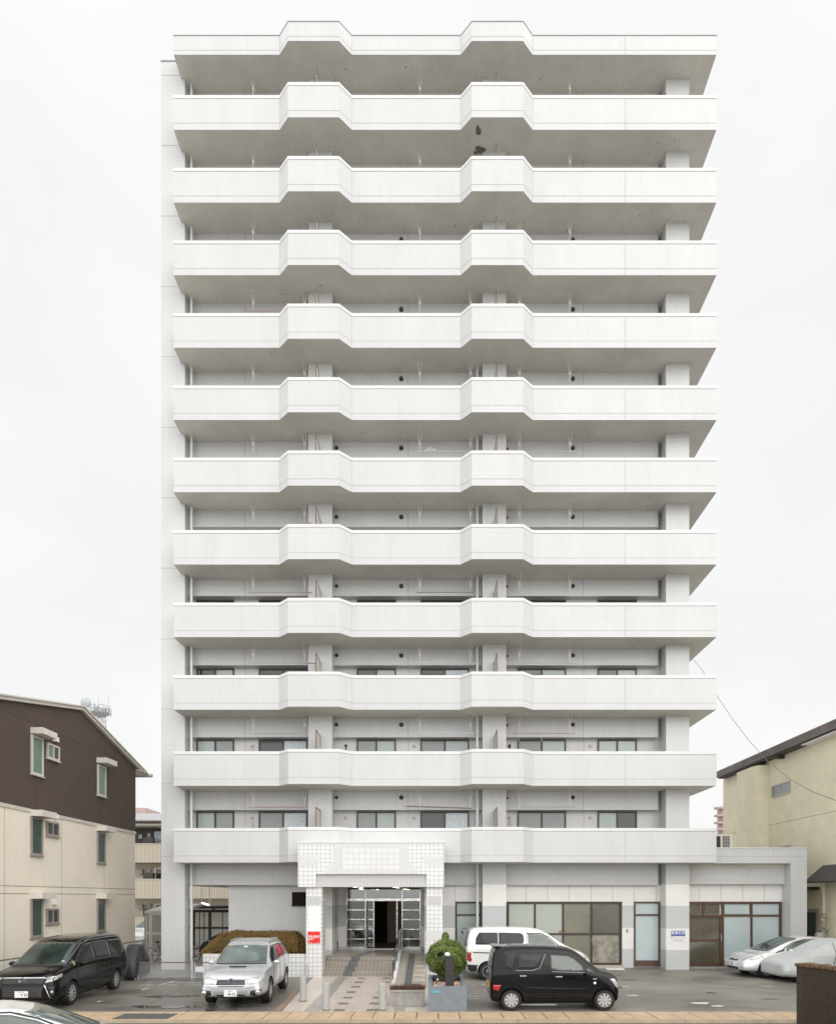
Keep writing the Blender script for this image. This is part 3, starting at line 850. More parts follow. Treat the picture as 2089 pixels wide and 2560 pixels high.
# ---------------------------------------------------------------- entrance porch
PY = 23.4
porch = MB()
sx0, sx1 = X(744.6, PY), X(1109.5, PY)
rx0, rx1 = X(789.5, PY), X(1066, PY)
zt_, zb_ = Z(2108.5, PY), Z(2218, PY)
zr = Z(2186, PY)
porch.box(sx0, rx0, PY, PY + .25, zb_, zt_).box(rx1, sx1, PY, PY + .25, zb_, zt_).box(rx0, rx1, PY, PY + .25, zr, zt_)
porch.box(sx0, sx1, PY + .25, 26.05, zb_ + .02, zt_ - .01)
po = porch.build('porch', TILE15, bld)
MB().box(sx0 - .015, sx1 + .015, PY - .02, 24.9, zt_ + .001, zt_ + .07).build('porch_coping', COPING, po, bevel=.01)
# stepped mosaic fields and the large-tile field on the fascia
def P8(px, py): return X(700 + px / 3.858, PY), Z(2060 + py / 3.858, PY)
m8 = MB()
for (a, b_, c, d) in ((508, 232, 592, 440), (548, 196, 592, 232), (1147, 196, 1205, 232), (1147, 232, 1250, 440), (465, 400, 508, 440), (1250, 400, 1290, 440), (424, 440, 1328, 484), (592, 196, 1147, 218),
                      (186, 316, 342, 400), (342, 316, 384, 358), (1412, 316, 1566, 400), (1370, 316, 1412, 358)):
    x0, z1 = P8(a, b_); x1, z0 = P8(c, d)
    m8.box(x0, x1, PY - .003, PY + .01, z0, z1)
m8.build('mosaic_band', MOSAIC, po)
x0, z1 = P8(592, 218); x1, z0 = P8(1147, 440)
MB().box(x0, x1, PY - .005, PY + .01, z0, z1).build('large_tile_panel', TILE20, po)
zm = Z(2203, PY)
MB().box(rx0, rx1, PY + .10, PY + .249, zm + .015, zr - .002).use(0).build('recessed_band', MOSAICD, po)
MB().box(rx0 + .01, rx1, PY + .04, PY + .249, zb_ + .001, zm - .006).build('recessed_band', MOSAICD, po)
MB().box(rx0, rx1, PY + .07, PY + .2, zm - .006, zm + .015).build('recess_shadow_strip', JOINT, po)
# pillars
pillars = [(X(765, 23.5), X(805.2, 23.5)), (X(1066, 23.5), X(1105.8, 23.5))]
for i, (a, c) in enumerate(pillars):
    y1 = 25.66 if i == 0 else 26.34
    pl = MB().box(a, c, 23.5, 24.15, 0, zb_ - .001).build('porch_pillar', TILE15, bld)
    zz = lambda py: Z(2080 + py / 3.472, 23.5)
    MB().box(a + .03, c - .05, 23.496, 23.51, zz(632), zz(562)).build('mosaic_band', MOSAICD, pl)
    if i == 0:
        MB().box(X(771, 23.5), X(799, 23.5), 23.494, 23.51, zz(975), zz(648)).build('plain_board', PAPER, pl)
    else:
        MB().box(a + .03, c - .03, 23.496, 23.51, zz(945), zz(875)).build('mosaic_band', MOSAIC, pl)
# left inner side: banded wall running back, right inner side
LXi = X(828, CY); RXi = X(1066, 25.8)
b = MB().box(-4.12, LXi - .0, CY + .001 + .15, 27.7, 0, 3.40)
b.build('entrance_side_wall', BAND, bld)
MB().box(-4.99, -4.12, 26.5, 30, 0, 3.4).build('entrance_side_wall', BAND, bld)
MB().box(-.36, -.27, 24.15, 27.7, 0, 3.4).build('entrance_side_wall', BAND, bld)
# display glass on the left inner side wall with a black notice frame
MB().box(LXi, LXi + .012, 25.9, 26.9, 1.0, 3.1).build('polished_panel', glass_mat('polished_grey_stone', (.40, .41, .40), .08), bld)
for q in (0, 1):
    MB().box(LXi + .012, LXi + .03, 26.55 + q * .2, 26.65 + q * .2, 1.9, 2.2).build('notice_slot', BLKPL, bld)
MB().box(LXi + .0, LXi + .02, 27.2, 27.4, .85, 1.15).build('floor_vent', BLKPL, bld)
# porch ceiling and lamps
ZC = zb_ + .02
MB().box(-4.9, .0, 26.05, 33.8, ZC, 3.88).build('porch_ceiling', mat('grey_ceiling_board', (.30, .295, .285), .6, var=.06), bld)
MB().box(sx0 + .05, sx1 - .05, PY + .26, 26.04, ZC - .012, ZC - .001).build('porch_ceiling', MATS['grey_ceiling_board'], bld)
LAMPM, _t, _b = base_mat('lit_downlight', (.9, .85, .75), .5, emis=(1, .86, .66), es=4)
for px, py in ((888, 2220), (902.5, 2223.5), (987, 2220), (994.5, 2223.5)):
    D = max(23.8, (ZC - .015 - HC) * FPX / (HY - py)); D = 23.95 if py == 2220 else 25.4
    f = MB().lathe([(.13, 0), (.13, -.012), (.10, -.014)], (X(px, D), D, ZC - .013), 'z', 20).build('downlight', CHROME, bld, smooth='auto')
    MB().lathe([(.095, 0), (.06, -.004)], (X(px, D), D, ZC - .028), 'z', 18).build('lamp', LAMPM, f)

# landing, steps, ramp
ZL = .76
g0 = gz(23.65)
STEPT = tile_mat('beige_step_tile', (.43, .385, .33), (.40, .36, .305), (.23, .21, .18), .15, .15, .006, 0, .35, horiz=True, var=.12)
RISER = tile_mat('beige_riser_tile', (.36, .32, .275), (.33, .295, .25), (.12, .11, .10), .15, .15, .006, 0, .35, var=.12)
STRP = tile_mat('grey_stripe_tile', (.15, .15, .145), (.13, .13, .128), (.10, .10, .10), .15, .15, .006, 0, .35, horiz=True, var=.12)
sxa, sxb = pillars[0][1] - .0, X(978, 21.7) + .02
rise = (ZL - g0) / 4
b = MB()
for q in range(4):
    y0 = 23.65 + .30 * q
    yb = 33.8 if q == 3 else 23.65 + .30 * (q + 1) + .02
    xr = sxb if q < 3 else sxb
    z1 = g0 + rise * (q + 1)
    b.use(1).box(sxa - (.0 if q < 2 else .0), xr, y0, yb, 0, z1 - .002)
    b.use(0).quad((sxa, y0 - .012, z1), (xr, y0 - .012, z1), (xr, yb, z1), (sxa, yb, z1))
    b.use(1).quad((sxa, y0 - .012, z1 - .03), (xr, y0 - .012, z1 - .03), (xr, y0 - .012, z1), (sxa, y0 - .012, z1))
steps = b.build('entrance_steps', [STEPT, RISER], bld, recalc=False)
b = MB()                                        # grey stripe running up the steps
for q in range(4):
    y0 = 23.65 + .30 * q; z1 = g0 + rise * (q + 1)
    yb = 26.8 if q == 3 else y0 + .30
    xa_ = X(857, 23.65) + .10 * q * .6; wd = .34
    b.quad((xa_, y0 - .013, z1 + .003), (xa_ + wd, y0 - .013, z1 + .003), (xa_ + wd + (.06 if q < 3 else .5), yb - .013, z1 + .003), (xa_ + (.06 if q < 3 else .5), yb - .013, z1 + .003))
    b.quad((xa_, y0 - .015, z1 - rise), (xa_ + wd, y0 - .015, z1 - rise), (xa_ + wd, y0 - .015, z1 + .003), (xa_, y0 - .015, z1 + .003))
b.build('step_stripe', STRP, steps, recalc=False)
# ramp
ya, yb = 20.6, 25.6; xr0, xr1 = sxb + .12, -.28
b = MB(); zA, zB_ = gz(ya), ZL
b.quad((xr0, ya, zA + .004), (xr1, ya, zA + .004), (xr1, yb, zB_), (xr0, yb, zB_)).quad((sxb, yb, zB_), (xr1, yb, zB_), (xr1, 33.8, zB_), (sxb, 33.8, zB_))
b.quad((xr1, ya, 0), (xr1, 33.8, 0), (xr1, 33.8, zB_), (xr1, yb, zB_), (xr1, ya, zA))
ramp = b.build('ramp', STEPT, bld, recalc=False)
def rz(y): return zA + .004 + (zB_ - zA - .004) * (y - ya) / (yb - ya)
MB().quad((xr0 + .30, ya, rz(ya) + .004), (xr0 + .55, ya, rz(ya) + .004), (xr0 + .55, yb, rz(yb) + .004), (xr0 + .30, yb, rz(yb) + .004)).build('ramp_stripe', STRP, ramp, recalc=False)
PADM = mat('cream_anti_slip_strip', (.50, .44, .36), .5)
for q in range(6):
    y = 21.6 + q * .62
    MB().quad((xr0 + .60, y, rz(y) + .005), (xr1 - .03, y, rz(y) + .005), (xr1 - .03, y + .25, rz(y + .25) + .005), (xr0 + .60, y + .25, rz(y + .25) + .005)).build('ramp_pad', PADM, ramp, recalc=False)
b = MB().xprism([(21.6, 0), (21.6, gz(21.6) + .10), (25.6, ZL + .12), (26.6, ZL + .12), (26.6, 0)], sxb + .001, sxb + .118)
b.build('ramp_kerb', COPING, ramp)
# handrail on the kerb
b = MB(); hx = sxb + .03
def kz(y): return gz(21.6) + .10 + (ZL + .02 - gz(21.6)) * (min(y, 25.6) - 21.6) / 4.0
b.tube([(hx, 21.7, kz(21.7) + .05), (hx, 21.7, kz(21.7) + .70), (hx, 21.8, kz(21.8) + .76), (hx, 25.6, kz(25.6) + .76), (hx, 26.9, kz(26.9) + .76), (hx, 26.98, kz(26.9) + .7), (hx, 26.98, kz(26.9))], .022, 8)
b.tube([(hx, 21.7, kz(21.7) + .40), (hx, 25.6, kz(25.6) + .42), (hx, 26.98, kz(26.98) + .42)], .016, 8)
for y in (22.9, 24.1, 25.3, 26.2): b.tube([(hx, y, kz(y)), (hx, y, kz(y) + .76)], .018, 8)
b.build('handrail', CHROME, bld, smooth='auto')

# doorway: chrome and glass
DY = 27.6
dx0, dx1 = X(865.5, DY), X(1052, DY)
MB().box(LXi - .02, dx0, DY - .05, DY + .12, 0, 3.40).build('entrance_side_wall', BAND, bld)
MB().box(dx1, -.27, DY - .05, DY + .12, 0, 3.4).build('entrance_side_wall', BAND, bld)
def chrome_post(bb, px, w=.05, z0=ZL, z1=None): xq = X(px, DY); bb.box(xq - w / 2, xq + w / 2, DY - .04, DY + .04, z0, z1 or ZC - .02)
b = MB()
for px in (867, 913.5, 1005, 1050): chrome_post(b, px)
zz = lambda py: Z(2080 + py / 3.472, DY)
b.box(dx0, dx1, DY - .035, DY + .035, zz(602), zz(578)).box(dx0, dx1, DY - .035, DY + .035, ZL, ZL + .05)
for side in ((867, 913.5), (1005, 1050)):
    for py in (677, 760, 845, 930):
        b.box(X(side[0], DY), X(side[1], DY), DY - .03, DY + .03, zz(py) - .035, zz(py) + .02)
    b.box(X(side[0], DY), X(side[1], DY), DY - .03, DY + .03, ZL + .05, ZL + .12)
ef = b.build('entrance_door_frame', CHROME, bld, bevel=.006)
MB().box(dx0, X(913.5, DY), DY + .005, DY + .015, ZL, zz(602)).build('glass_panel', G_CLEAR, ef)
MB().box(X(1005, DY), dx1, DY + .005, DY + .015, ZL, zz(602)).build('glass_panel', G_CLEAR, ef)
MB().box(dx0, dx1, DY + .005, DY + .015, zz(578), ZC - .02).build('glass_panel', G_CLEAR, ef)
# sliding inner door leaf with its own bars
b = MB()
D2 = DY + .35
for px in (917, 934, 992): b.box(X(px, D2) - .022, X(px, D2) + .022, D2 - .02, D2 + .02, ZL, Z(2252, D2))
b.box(X(917, D2), X(996, D2), D2 - .02, D2 + .02, Z(2252, D2), Z(2246, D2))
for py in (2275, 2299, 2323, 2346): b.box(X(917, D2), X(934, D2), D2 - .015, D2 + .015, Z(py, D2) - .02, Z(py, D2) + .02)
sdr = b.build('sliding_door', CHROME, bld)
MB().box(X(917, D2), X(934, D2), D2 + .0, D2 + .008, ZL, Z(2252, D2)).build('glass_panel', G_CLEAR, sdr)
# lobby behind the glass
LOB = mat('lobby_dark_wall', (.17, .135, .10), .35, var=.3, vs=2)
b = MB().box(-5.0, -4.12, 27.72, 33.9, 0, 3.6).box(-4.12, .1, 33.8, 33.95, 0, 3.6).box(-.20, .0, 27.72, 33.9, ZL + .001, 3.6)
b.build('lobby_wall', LOB, bld)
DB = 31.6
MB().box(X(929, DB), X(968, DB), DB, DB + .1, ZL + .001, Z(2254, DB)).build('lobby_opening', mat('unlit_opening', (.006, .006, .006), .9, var=0), bld)
MB().box(X(968, DB), X(1000, DB), DB - .05, DB + .05, ZL + .001, ZC - .01).build('lobby_panel', mat('brown_lobby_panel', (.24, .14, .06), .4, var=.3, vs=3), bld)
MB().box(-4.1, X(929, DB), DB + .3, DB + .4, ZL + .001, ZC - .01).box(X(1000, DB), -.2, DB + .3, DB + .4, ZL + .001, ZC - .01).build('lobby_wall', LOB, bld)
MB().box(-3.2, -1.3, 28.2, 33, ZL + .001, ZL + .012).build('lobby_mat', mat('olive_mat', (.11, .095, .06), .8, var=.2, vs=20), bld)
for lx, ly in ((943, 31.3), (900, 29.0), (1012, 29.2), (905, 30.6), (1020, 31.0)): MB().lathe([(.07, 0), (.07, -.02)], (X(lx, ly), ly, ZC - .02), 'z', 12).build('lobby_lamp', LAMPM, bld)
# louvred vent on the brick wall left of the porch
vx0, vx1 = X(730, 26.38), X(766, 26.38); vz0, vz1 = Z(2264, 26.38), Z(2231, 26.38)
b = MB().box(vx0, vx1, 26.35, 26.41, vz0, vz1)
for q in range(8): b.box(vx0 + .03, vx1, 26.325, 26.35, vz0 + .04 + q * .06, vz0 + .065 + q * .06)
b.box(vx0 - .03, vx1, 26.30, 26.41, vz0 - .03, vz0 - .001)
b.build('louvre', mat('dark_brown_louvre', (.016, .010, .008), .7, spec=.2), bld)

# signs fixed to the building (things)
RED = MATS['bright_red']
sg = thing('rental_sign', 'red square FOR RENT board on the tiled pillar left of the entrance', 'sign', (X(784.7, 23.49), 23.49, Z(2359.4, 23.49)))
x0, x1 = X(769.4, 23.49), X(800, 23.49); z0, z1 = Z(2359.4, 23.49), Z(2329, 23.49)
MB().box(x0, x1, 23.478, 23.492, z0, z1).build('sign_board', mat('red_sign_face', (.72, .025, .025), .35, var=.05), sg)
cxs = (x0 + x1) / 2
textmesh('FOR RENT', .108, 'lettering', PAPER, sg, facing_cam((cxs, 23.476, z0 + .245)), .0035, .82)
MB().box(x0 + .03, x0 + .17, 23.474, 23.479, z0 + .14, z0 + .175).box(x0 + .17, x0 + .24, 23.474, 23.479, z0 + .16, z0 + .178).box(x0 + .02, x0 + .17, 23.474, 23.479, z0 + .02, z0 + .028).box(x1 - .15, x1 - .02, 23.474, 23.479, z0 + .02, z0 + .028).box(x0 + .035, x0 + .06, 23.474, 23.479, z0 + .07, z0 + .1).build('small_print', PAPER, sg)
MB().box(x0, x1, 23.474, 23.479, z1 - .012, z1).build('sign_edge', mat('pale_pink', (.75, .4, .38), .5), sg)
# office-to-let sign on the column: blue header and small print
k_ = 3.2208
def P6(px, py): return X(1550 + px / k_, CY), Z(2200 + py / k_, CY)
sg = thing('office_sign', 'blue and white Japanese office-to-let notice on the banded column', 'sign', (P6(464, 495)[0], CY - .003, P6(464, 495)[1]))
x0, z1 = P6(404, 405); x1, z0 = P6(523, 496)
MB().box(x0, x1, CY - .012, CY - .002, z0, z1).build('sign_board', PAPER, sg)
xh0, zh1 = P6(407, 410); xh1, zh0 = P6(521, 454)
BLU = mat('sign_blue', (.06, .12, .45), .4)
MB().box(xh0, xh1, CY - .016, CY - .011, zh0, zh1).build('header', BLU, sg)
textmesh('貸事務所', .142, 'lettering', PAPER, sg, facing_cam(((xh0 + xh1) / 2, CY - .018, (zh0 + zh1) / 2 + .01)), .0018)
INK = mat('grey_ink', (.25, .27, .3), .6)
textmesh('㈱リオ･ソリューション', .065, 'lettering', INK, sg, facing_cam(((xh0 + xh1) / 2, CY - .014, P6(0, 467)[1])), .001, .82)
textmesh('℡022-722-4401', .066, 'lettering', INK, sg, facing_cam(((xh0 + xh1) / 2, CY - .014, P6(0, 486)[1])), .001, .95)

# ================================================================== FORECOURT PAVING
WALKT = tile_mat('cream_walk_tile', (.60, .53, .455), (.55, .485, .42), (.40, .355, .31), .15, .60, .006, .5, .28, horiz=True, var=.14)
WGREY = tile_mat('grey_walk_tile', (.34, .325, .30), (.31, .295, .275), (.20, .19, .175), .15, .60, .006, .5, .28, horiz=True, var=.12)
WDARK = mat('dark_accent_tile', (.22, .19, .155), .3, var=.15)
def gsheet(name, pts, m, dz, parent=None):
    o = MB().quad(*[(p[0], p[1], gz(p[1]) + dz) for p in pts]).build(name, m, parent); return o
xl0, xl1 = X(700, 16.7), X(792, 23.64)
walk = structure(gsheet('walkway', [(xl0, 16.69), (X(1069, 16.7), 16.69), (X(1069.5, 16.7), 23.6), (-.27, 23.64), (xl1 - .1, 23.64)], WALKT, .012))
structure(MB().prism([(xl0 - .17, 16.69), (xl0, 16.69), (xl1 - .1, 23.64), (xl1 - .27, 23.64)], -.02, .055).build('walkway_kerb', mat('brown_edging', (.25, .175, .115), .6, var=.2, vs=5)))
def gpx(px, py):     # photo pixel on the sloped ground -> xy
    D = 3 * FPX / (py - HY)
    for _ in range(6): D = (HC - gz(D)) * FPX / (py - HY)
    return ((px - CX) / FPX * D, D)
def P4(a, b): return gpx(700 + a / 3.472, 2080 + b / 3.472)
s4 = [P4(190, 1576), P4(330, 1576), P4(580, 1266), P4(505, 1266)]
structure(gsheet('walkway_stripe', s4, WGREY, .018))
s5 = [P4(1440, 1576)]
for (a, b_, c, d) in ((640, 1305, 715, 1316), (612, 1345, 690, 1357), (578, 1390, 650, 1402), (545, 1438, 622, 1451), (498, 1489, 590, 1503), (465, 1545, 555, 1562),
                      (880, 1305, 945, 1316), (845, 1390, 900, 1402), (800, 1438, 880, 1451), (772, 1489, 862, 1503), (745, 1545, 850, 1562), (670, 1272, 735, 1281), (885, 1272, 950, 1281)):
    p0, p1, p2, p3 = P4(a, d), P4(c, d), P4(c + 8, b_), P4(a + 8, b_)
    structure(gsheet('walkway_accent_tile', [p0, p1, p2, p3], WDARK, .020))
structure(gsheet('walkway_stripe', [P4(985, 1574), P4(1085, 1574), P4(1085, 1530), P4(985, 1530)], WGREY, .0185))

# bollards
BOLM = mat('speckled_grey_granite', (.40, .40, .38), .55, var=.25, vs=40)
places = [(757.3, 18.4, 'pale grey stone bollard beside the silver car, left of the other two'), (814.8, 17.05, 'pale grey stone bollard standing alone near the kerb at the middle of the walkway'),
          (956, 17.05, 'pale grey stone bollard just left of the concrete trough')]
proto = None
for px, D, lab in places:
    if proto is None:
        bo = thing('bollard', lab, 'bollard', (0, 0, 0), group='stone bollards across the walkway')
        MB().lathe([(.09, .03), (.097, .035), (.097, .60), (.093, .605), (.093, .617), (.097, .622), (.097, .715), (.09, .728), (.02, .733)], (0, 0, 0), 'z', 28).build('post', BOLM, bo, smooth='auto')
        MB().lathe([(.10, -.02), (.10, .035), (.09, .037)], (0, 0, 0), 'z', 24).build('base_ring', mat('brown_ring', (.17, .13, .10), .6), bo, smooth='auto')
        proto = bo
    else:
        bo = copy_tree(proto); bo['label'] = lab
    bo.location = (X(px, D), D, gz(D) + .008)

# tube barrier left of the porch pillar
D = 22.9
o = MB().tube([(X(715, D), D, gz(D)), (X(715, D), D, .62), (X(718, D), D, .69), (X(764, D), D, .69), (X(768, D), D, .66), (X(769, D), D, .6), (X(769, D), D, gz(D))], .022, 8).build('tube_barrier', GALV, smooth='auto')
tag(o, 'low galvanised tube hoop in front of the white tiled planter wall', 'barrier')

# ---------------------------------------------------------------- foliage
LEAFCACHE = {}
def leaf_mat(name, c1, c2, c3, patch=None):
    m, t, b = base_mat(name, c1, .6)
    oi = _n(t, 'ShaderNodeNewGeometry')
    cr = _n(t, 'ShaderNodeValToRGB')
    cr.color_ramp.elements[0].color = tuple(c1) + (1,); cr.color_ramp.elements[1].color = tuple(c3) + (1,)
    e = cr.color_ramp.elements.new(.5); e.color = tuple(c2) + (1,)
    t.links.new(oi.outputs['Random Per Island'], cr.inputs[0])
    nz = _n(t, 'ShaderNodeTexNoise'); nz.inputs['Scale'].default_value = 2.5
    t.links.new(oi.outputs['Position'], nz.inputs[0])
    mr = _n(t, 'ShaderNodeMapRange'); mr.inputs[1].default_value = .3; mr.inputs[2].default_value = .7; mr.inputs[3].default_value = .7; mr.inputs[4].default_value = 1.25
    t.links.new(nz.outputs[0], mr.inputs[0])
    hs = _n(t, 'ShaderNodeHueSaturation'); t.links.new(cr.outputs[0], hs.inputs['Color']); t.links.new(mr.outputs[0], hs.inputs['Value'])
    if patch:
        n5 = _n(t, 'ShaderNodeTexNoise'); n5.inputs['Scale'].default_value = 5; n5.inputs['Detail'].default_value = 5
        t.links.new(oi.outputs['Position'], n5.inputs[0])
        m5 = _n(t, 'ShaderNodeMapRange'); m5.inputs[1].default_value = .42; m5.inputs[2].default_value = .60
        t.links.new(n5.outputs[0], m5.inputs[0])
        x5 = _n(t, 'ShaderNodeMix', data_type='RGBA'); x5.inputs[7].default_value = tuple(patch) + (1,)
        t.links.new(m5.outputs[0], x5.inputs[0]); t.links.new(hs.outputs[0], x5.inputs[6]); t.links.new(x5.outputs[2], b.inputs['Base Color'])
    else: t.links.new(hs.outputs[0], b.inputs['Base Color'])
    return m
def leaf(b, p, n, s, rnd):
    n = (n + Vector((rnd.gauss(0, .45), rnd.gauss(0, .45), rnd.gauss(0, .45)))).normalized()
    u = n.cross(Vector((rnd.uniform(-1, 1), rnd.uniform(-1, 1), rnd.uniform(-1, 1)))).normalized(); v = n.cross(u)
    L, W_ = s * rnd.uniform(.7, 1.3), s * .55 * rnd.uniform(.7, 1.3)
    b.quad(p - v * L, p + u * W_ + n * s * .12, p + v * L, p - u * W_ + n * s * .12)
def crown_ellipsoid(b, c, r, n, s, seed, holes=()):
    rnd = random.Random(seed); c = Vector(c)
    k = 0
    while k < n:
        d = Vector((rnd.gauss(0, 1), rnd.gauss(0, 1), rnd.gauss(0, 1))).normalized()
        lump = 1 + .07 * math.sin(d.x * 9 + seed) * math.cos(d.z * 8) + .05 * math.sin(d.y * 13 + d.z * 7)
        q = (rnd.uniform(.84, 1.02) if rnd.random() < .93 else rnd.uniform(1.0, 1.07)) * lump
        p = c + Vector((d.x * r[0], d.y * r[1], d.z * r[2])) * q
        if any((p - Vector(h[0])).length < h[1] for h in holes): continue
        leaf(b, p, d, s, rnd); k += 1
HEDGE_M = leaf_mat('russet_hedge_leaf', (.09, .06, .014), (.17, .095, .018), (.30, .14, .026), patch=(.15, .10, .017))
BUSH_M = leaf_mat('bright_green_conifer_leaf', (.035, .070, .010), (.10, .155, .024), (.27, .33, .060))
STEMM = mat('brown_bark', (.10, .07, .045), .85, var=.3)

# planter wall and hedge
pw = thing('tiled_planter', 'low white square-tiled planter wall holding the russet hedge left of the porch', 'planter', (-6, 23.8, gz(23.6)))
pz = Z(2385.5, 23.6)
ph0, ph1 = X(507, 23.6), pillars[0][0] - .003
b = MB().box(ph0, ph1, 23.6, 23.75, 0, pz).box(ph0, ph0 + .15, 23.75, 26.2, 0, pz).box(ph0 + .15, ph1, 26.05, 26.2, 0, pz)
b.build('planter_wall', TILE15, pw)
MB().box(ph0 + .15, ph1, 23.75, 26.05, 0, pz - .08).build('soil', mat('dark_soil', (.05, .038, .028), .95, var=.3, vs=8), pw)
hd = thing('hedge', 'long rounded russet-brown hedge in the tiled planter behind the silver car', 'hedge', (-6, 24.6, pz - .08))
b = MB(); rnd = random.Random(5)
hx0, hx1 = X(508, 24.3), X(748, 24.3); hy0, hy1 = 23.9, 25.4; hz1 = Z(2329, 24.2)
def hedge_top(x):
    t = (x - hx0) / (hx1 - hx0)
    if t < .32: return pz + (hz1 - pz) * math.sin(min(1, (t / .32)) * PI / 2) ** .8
    if t > .90: return pz + (hz1 - pz) * (.55 + .42 * math.sqrt(max(0, 1 - ((t - .90) / .10) ** 2)))
    return hz1 - .05 * t + .012 * math.sin(t * 9)
for q in range(30000):
    x = rnd.uniform(hx0, hx1); h = hedge_top(x) - pz + .05
    a = rnd.uniform(0, PI)                       # rounded cross section
    cy, ry = (hy0 + hy1) / 2, (hy1 - hy0) / 2
    e = .55
    yy = cy - math.copysign(abs(math.cos(a)) ** e, math.cos(a)) * ry; z_ = pz - .05 + abs(math.sin(a)) ** e * h
    nrm = Vector((0, -math.cos(a), math.sin(a) + .2))
    k = rnd.uniform(.90, 1.0) if rnd.random() < .9 else rnd.uniform(1.0, 1.06)
    p = Vector((x, cy + (yy - cy) * k, pz - .05 + (z_ - pz + .05) * k + .012 * math.sin(x * 5 + (yy - cy) * 6)))
    leaf(b, p + Vector((rnd.gauss(0, .012), rnd.gauss(0, .012), rnd.gauss(0, .014))), nrm, .027, rnd)
for q in range(1500):                            # loose twiggy right end
    p = Vector((rnd.uniform(hx1 - .15, hx1 + .13), rnd.uniform(24.0, 25.0), rnd.uniform(pz, hz1 - .28)))
    leaf(b, p, Vector((1, -.3, .3)), .022, rnd)
for q in range(900):
    p = Vector((rnd.gauss(X(757, 24.2), .12), rnd.uniform(24.0, 24.6), pz + abs(rnd.gauss(0, .16))))
    leaf(b, p, Vector((0, -.3, .6)), .034, rnd)
b.build('foliage', HEDGE_M, hd, recalc=False)
b = MB()
n_ = 14
for q in range(n_):
    x = hx0 + .4 + (hx1 - hx0 - .5) * q / (n_ - 1)
    for s_ in (-.4, .3):
        b.tube([(x, 24.65 + s_, pz - .09), (x + rnd.uniform(-.1, .1), 24.65 + s_, pz + .3), (x + rnd.uniform(-.2, .2), 24.65 + s_ * 1.2, max(pz + .2, hedge_top(x) - .1))], .02, 5, r1=.006)
b.build('branches', STEMM, hd)
# inner twig mass so the hedge is not see-through
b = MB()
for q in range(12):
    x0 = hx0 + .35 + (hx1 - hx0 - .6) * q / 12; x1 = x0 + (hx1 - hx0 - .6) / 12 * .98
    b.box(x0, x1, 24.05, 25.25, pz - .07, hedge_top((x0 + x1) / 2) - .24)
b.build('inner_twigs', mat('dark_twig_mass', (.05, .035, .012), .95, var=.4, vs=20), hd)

# ---------------------------------------------------------------- blue-grey planter, round bush, sign post
bp_ = thing('square_planter', 'blue-grey painted concrete planter at the kerb with a round green bush', 'planter', (X(1118, 16.75), 18.1, 0))
BG = mat('blue_grey_paint', (.185, .215, .24), .55, var=.12, vs=5, bump=.25, bs=60)
px0_, px1_ = X(1069.5, 16.74), X(1166.6, 16.74)
pz1 = Z(2467.4, 16.74); ty = .11
b = MB().box(px0_, px1_, 16.74, 16.74 + ty, 0, pz1).box(px0_, px1_, 19.3 - ty, 19.3, 0, pz1).box(px0_, px0_ + ty, 16.74 + ty, 19.3 - ty, 0, pz1).box(px1_ - ty, px1_, 16.74 + ty, 19.3 - ty, 0, pz1)
b.build('planter_wall', BG, bp_)
MB().box(px0_ + ty, px1_ - ty, 16.74 + ty, 19.3 - ty, 0, pz1 - .10).build('soil', MATS['dark_soil'], bp_)
b = MB(); rnd = random.Random(11)
for q in range(1100):
    x, y = rnd.uniform(px0_ + .13, px1_ - .13), rnd.uniform(16.87, 18.1); s = rnd.uniform(.014, .03)
    z = pz1 - .10 + rnd.uniform(0, .05)
    i = len(b.v)
    b.v += [(x - s, y, z), (x, y - s, z), (x + s, y, z), (x, y + s, z), (x, y, z + s * .9), (x, y, z - s)]
    for f_ in ((0, 1, 4), (1, 2, 4), (2, 3, 4), (3, 0, 4)): b.f.append(tuple(i + t for t in f_)); b.m.append(0)
gr = b.build('gravel', leaf_mat('pinkish_gravel', (.42, .26, .19), (.55, .36, .27), (.62, .48, .40)), bp_, recalc=False); gr['kind'] = 'stuff'
MB().box(X(1078.5, 16.73), X(1098, 16.73), 16.733, 16.741, pz1 - .16, pz1 - .10).build('sticker', mat('pale_blue_sticker', (.14, .40, .55), .4, var=.5, vs=30), bp_)
# bush
bs = thing('round_bush', 'bright green clipped round conifer bush in the blue-grey planter', 'bush', (X(1115, 18.35), 18.35, pz1 - .1))
b = MB()
bc = (X(1115, 18.35), 18.45, Z(2398, 18.35))
crown_ellipsoid(b, bc, (.575, .64, .50), 30000, .019, 3, holes=(((X(1101, 17.85), 17.93, Z(2391, 17.85)), .115),))
crown_ellipsoid(b, (bc[0] - .02, bc[1] + .25, bc[2] + .10), (.42, .6, .45), 9000, .019, 9)
b.build('foliage', BUSH_M, bs, recalc=False)
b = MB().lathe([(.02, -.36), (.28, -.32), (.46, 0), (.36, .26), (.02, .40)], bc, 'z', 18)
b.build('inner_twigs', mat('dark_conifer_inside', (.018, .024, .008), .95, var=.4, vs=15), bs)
MB().tube([(bc[0], bc[1], pz1 - .12), (bc[0] + .02, bc[1], bc[2])], .04, 8).build('trunk', STEMM, bs)
b2 = thing('small_bush', 'small dark-green ball-shaped bush behind the round bush against the pillar', 'bush', (X(1115, 19.0), 19.05, pz1 - .1))
b = MB(); c2 = (X(1113, 19.0), 19.05, Z(2343, 19.0))
crown_ellipsoid(b, c2, (.10, .10, .13), 900, .024, 4)
b.build('foliage', BUSH_M, b2, recalc=False)
MB().tube([(c2[0], c2[1], pz1 - .1), (c2[0] - .02, c2[1], c2[2] - .3), (c2[0], c2[1], c2[2])], .02, 6).build('trunk', STEMM, b2)
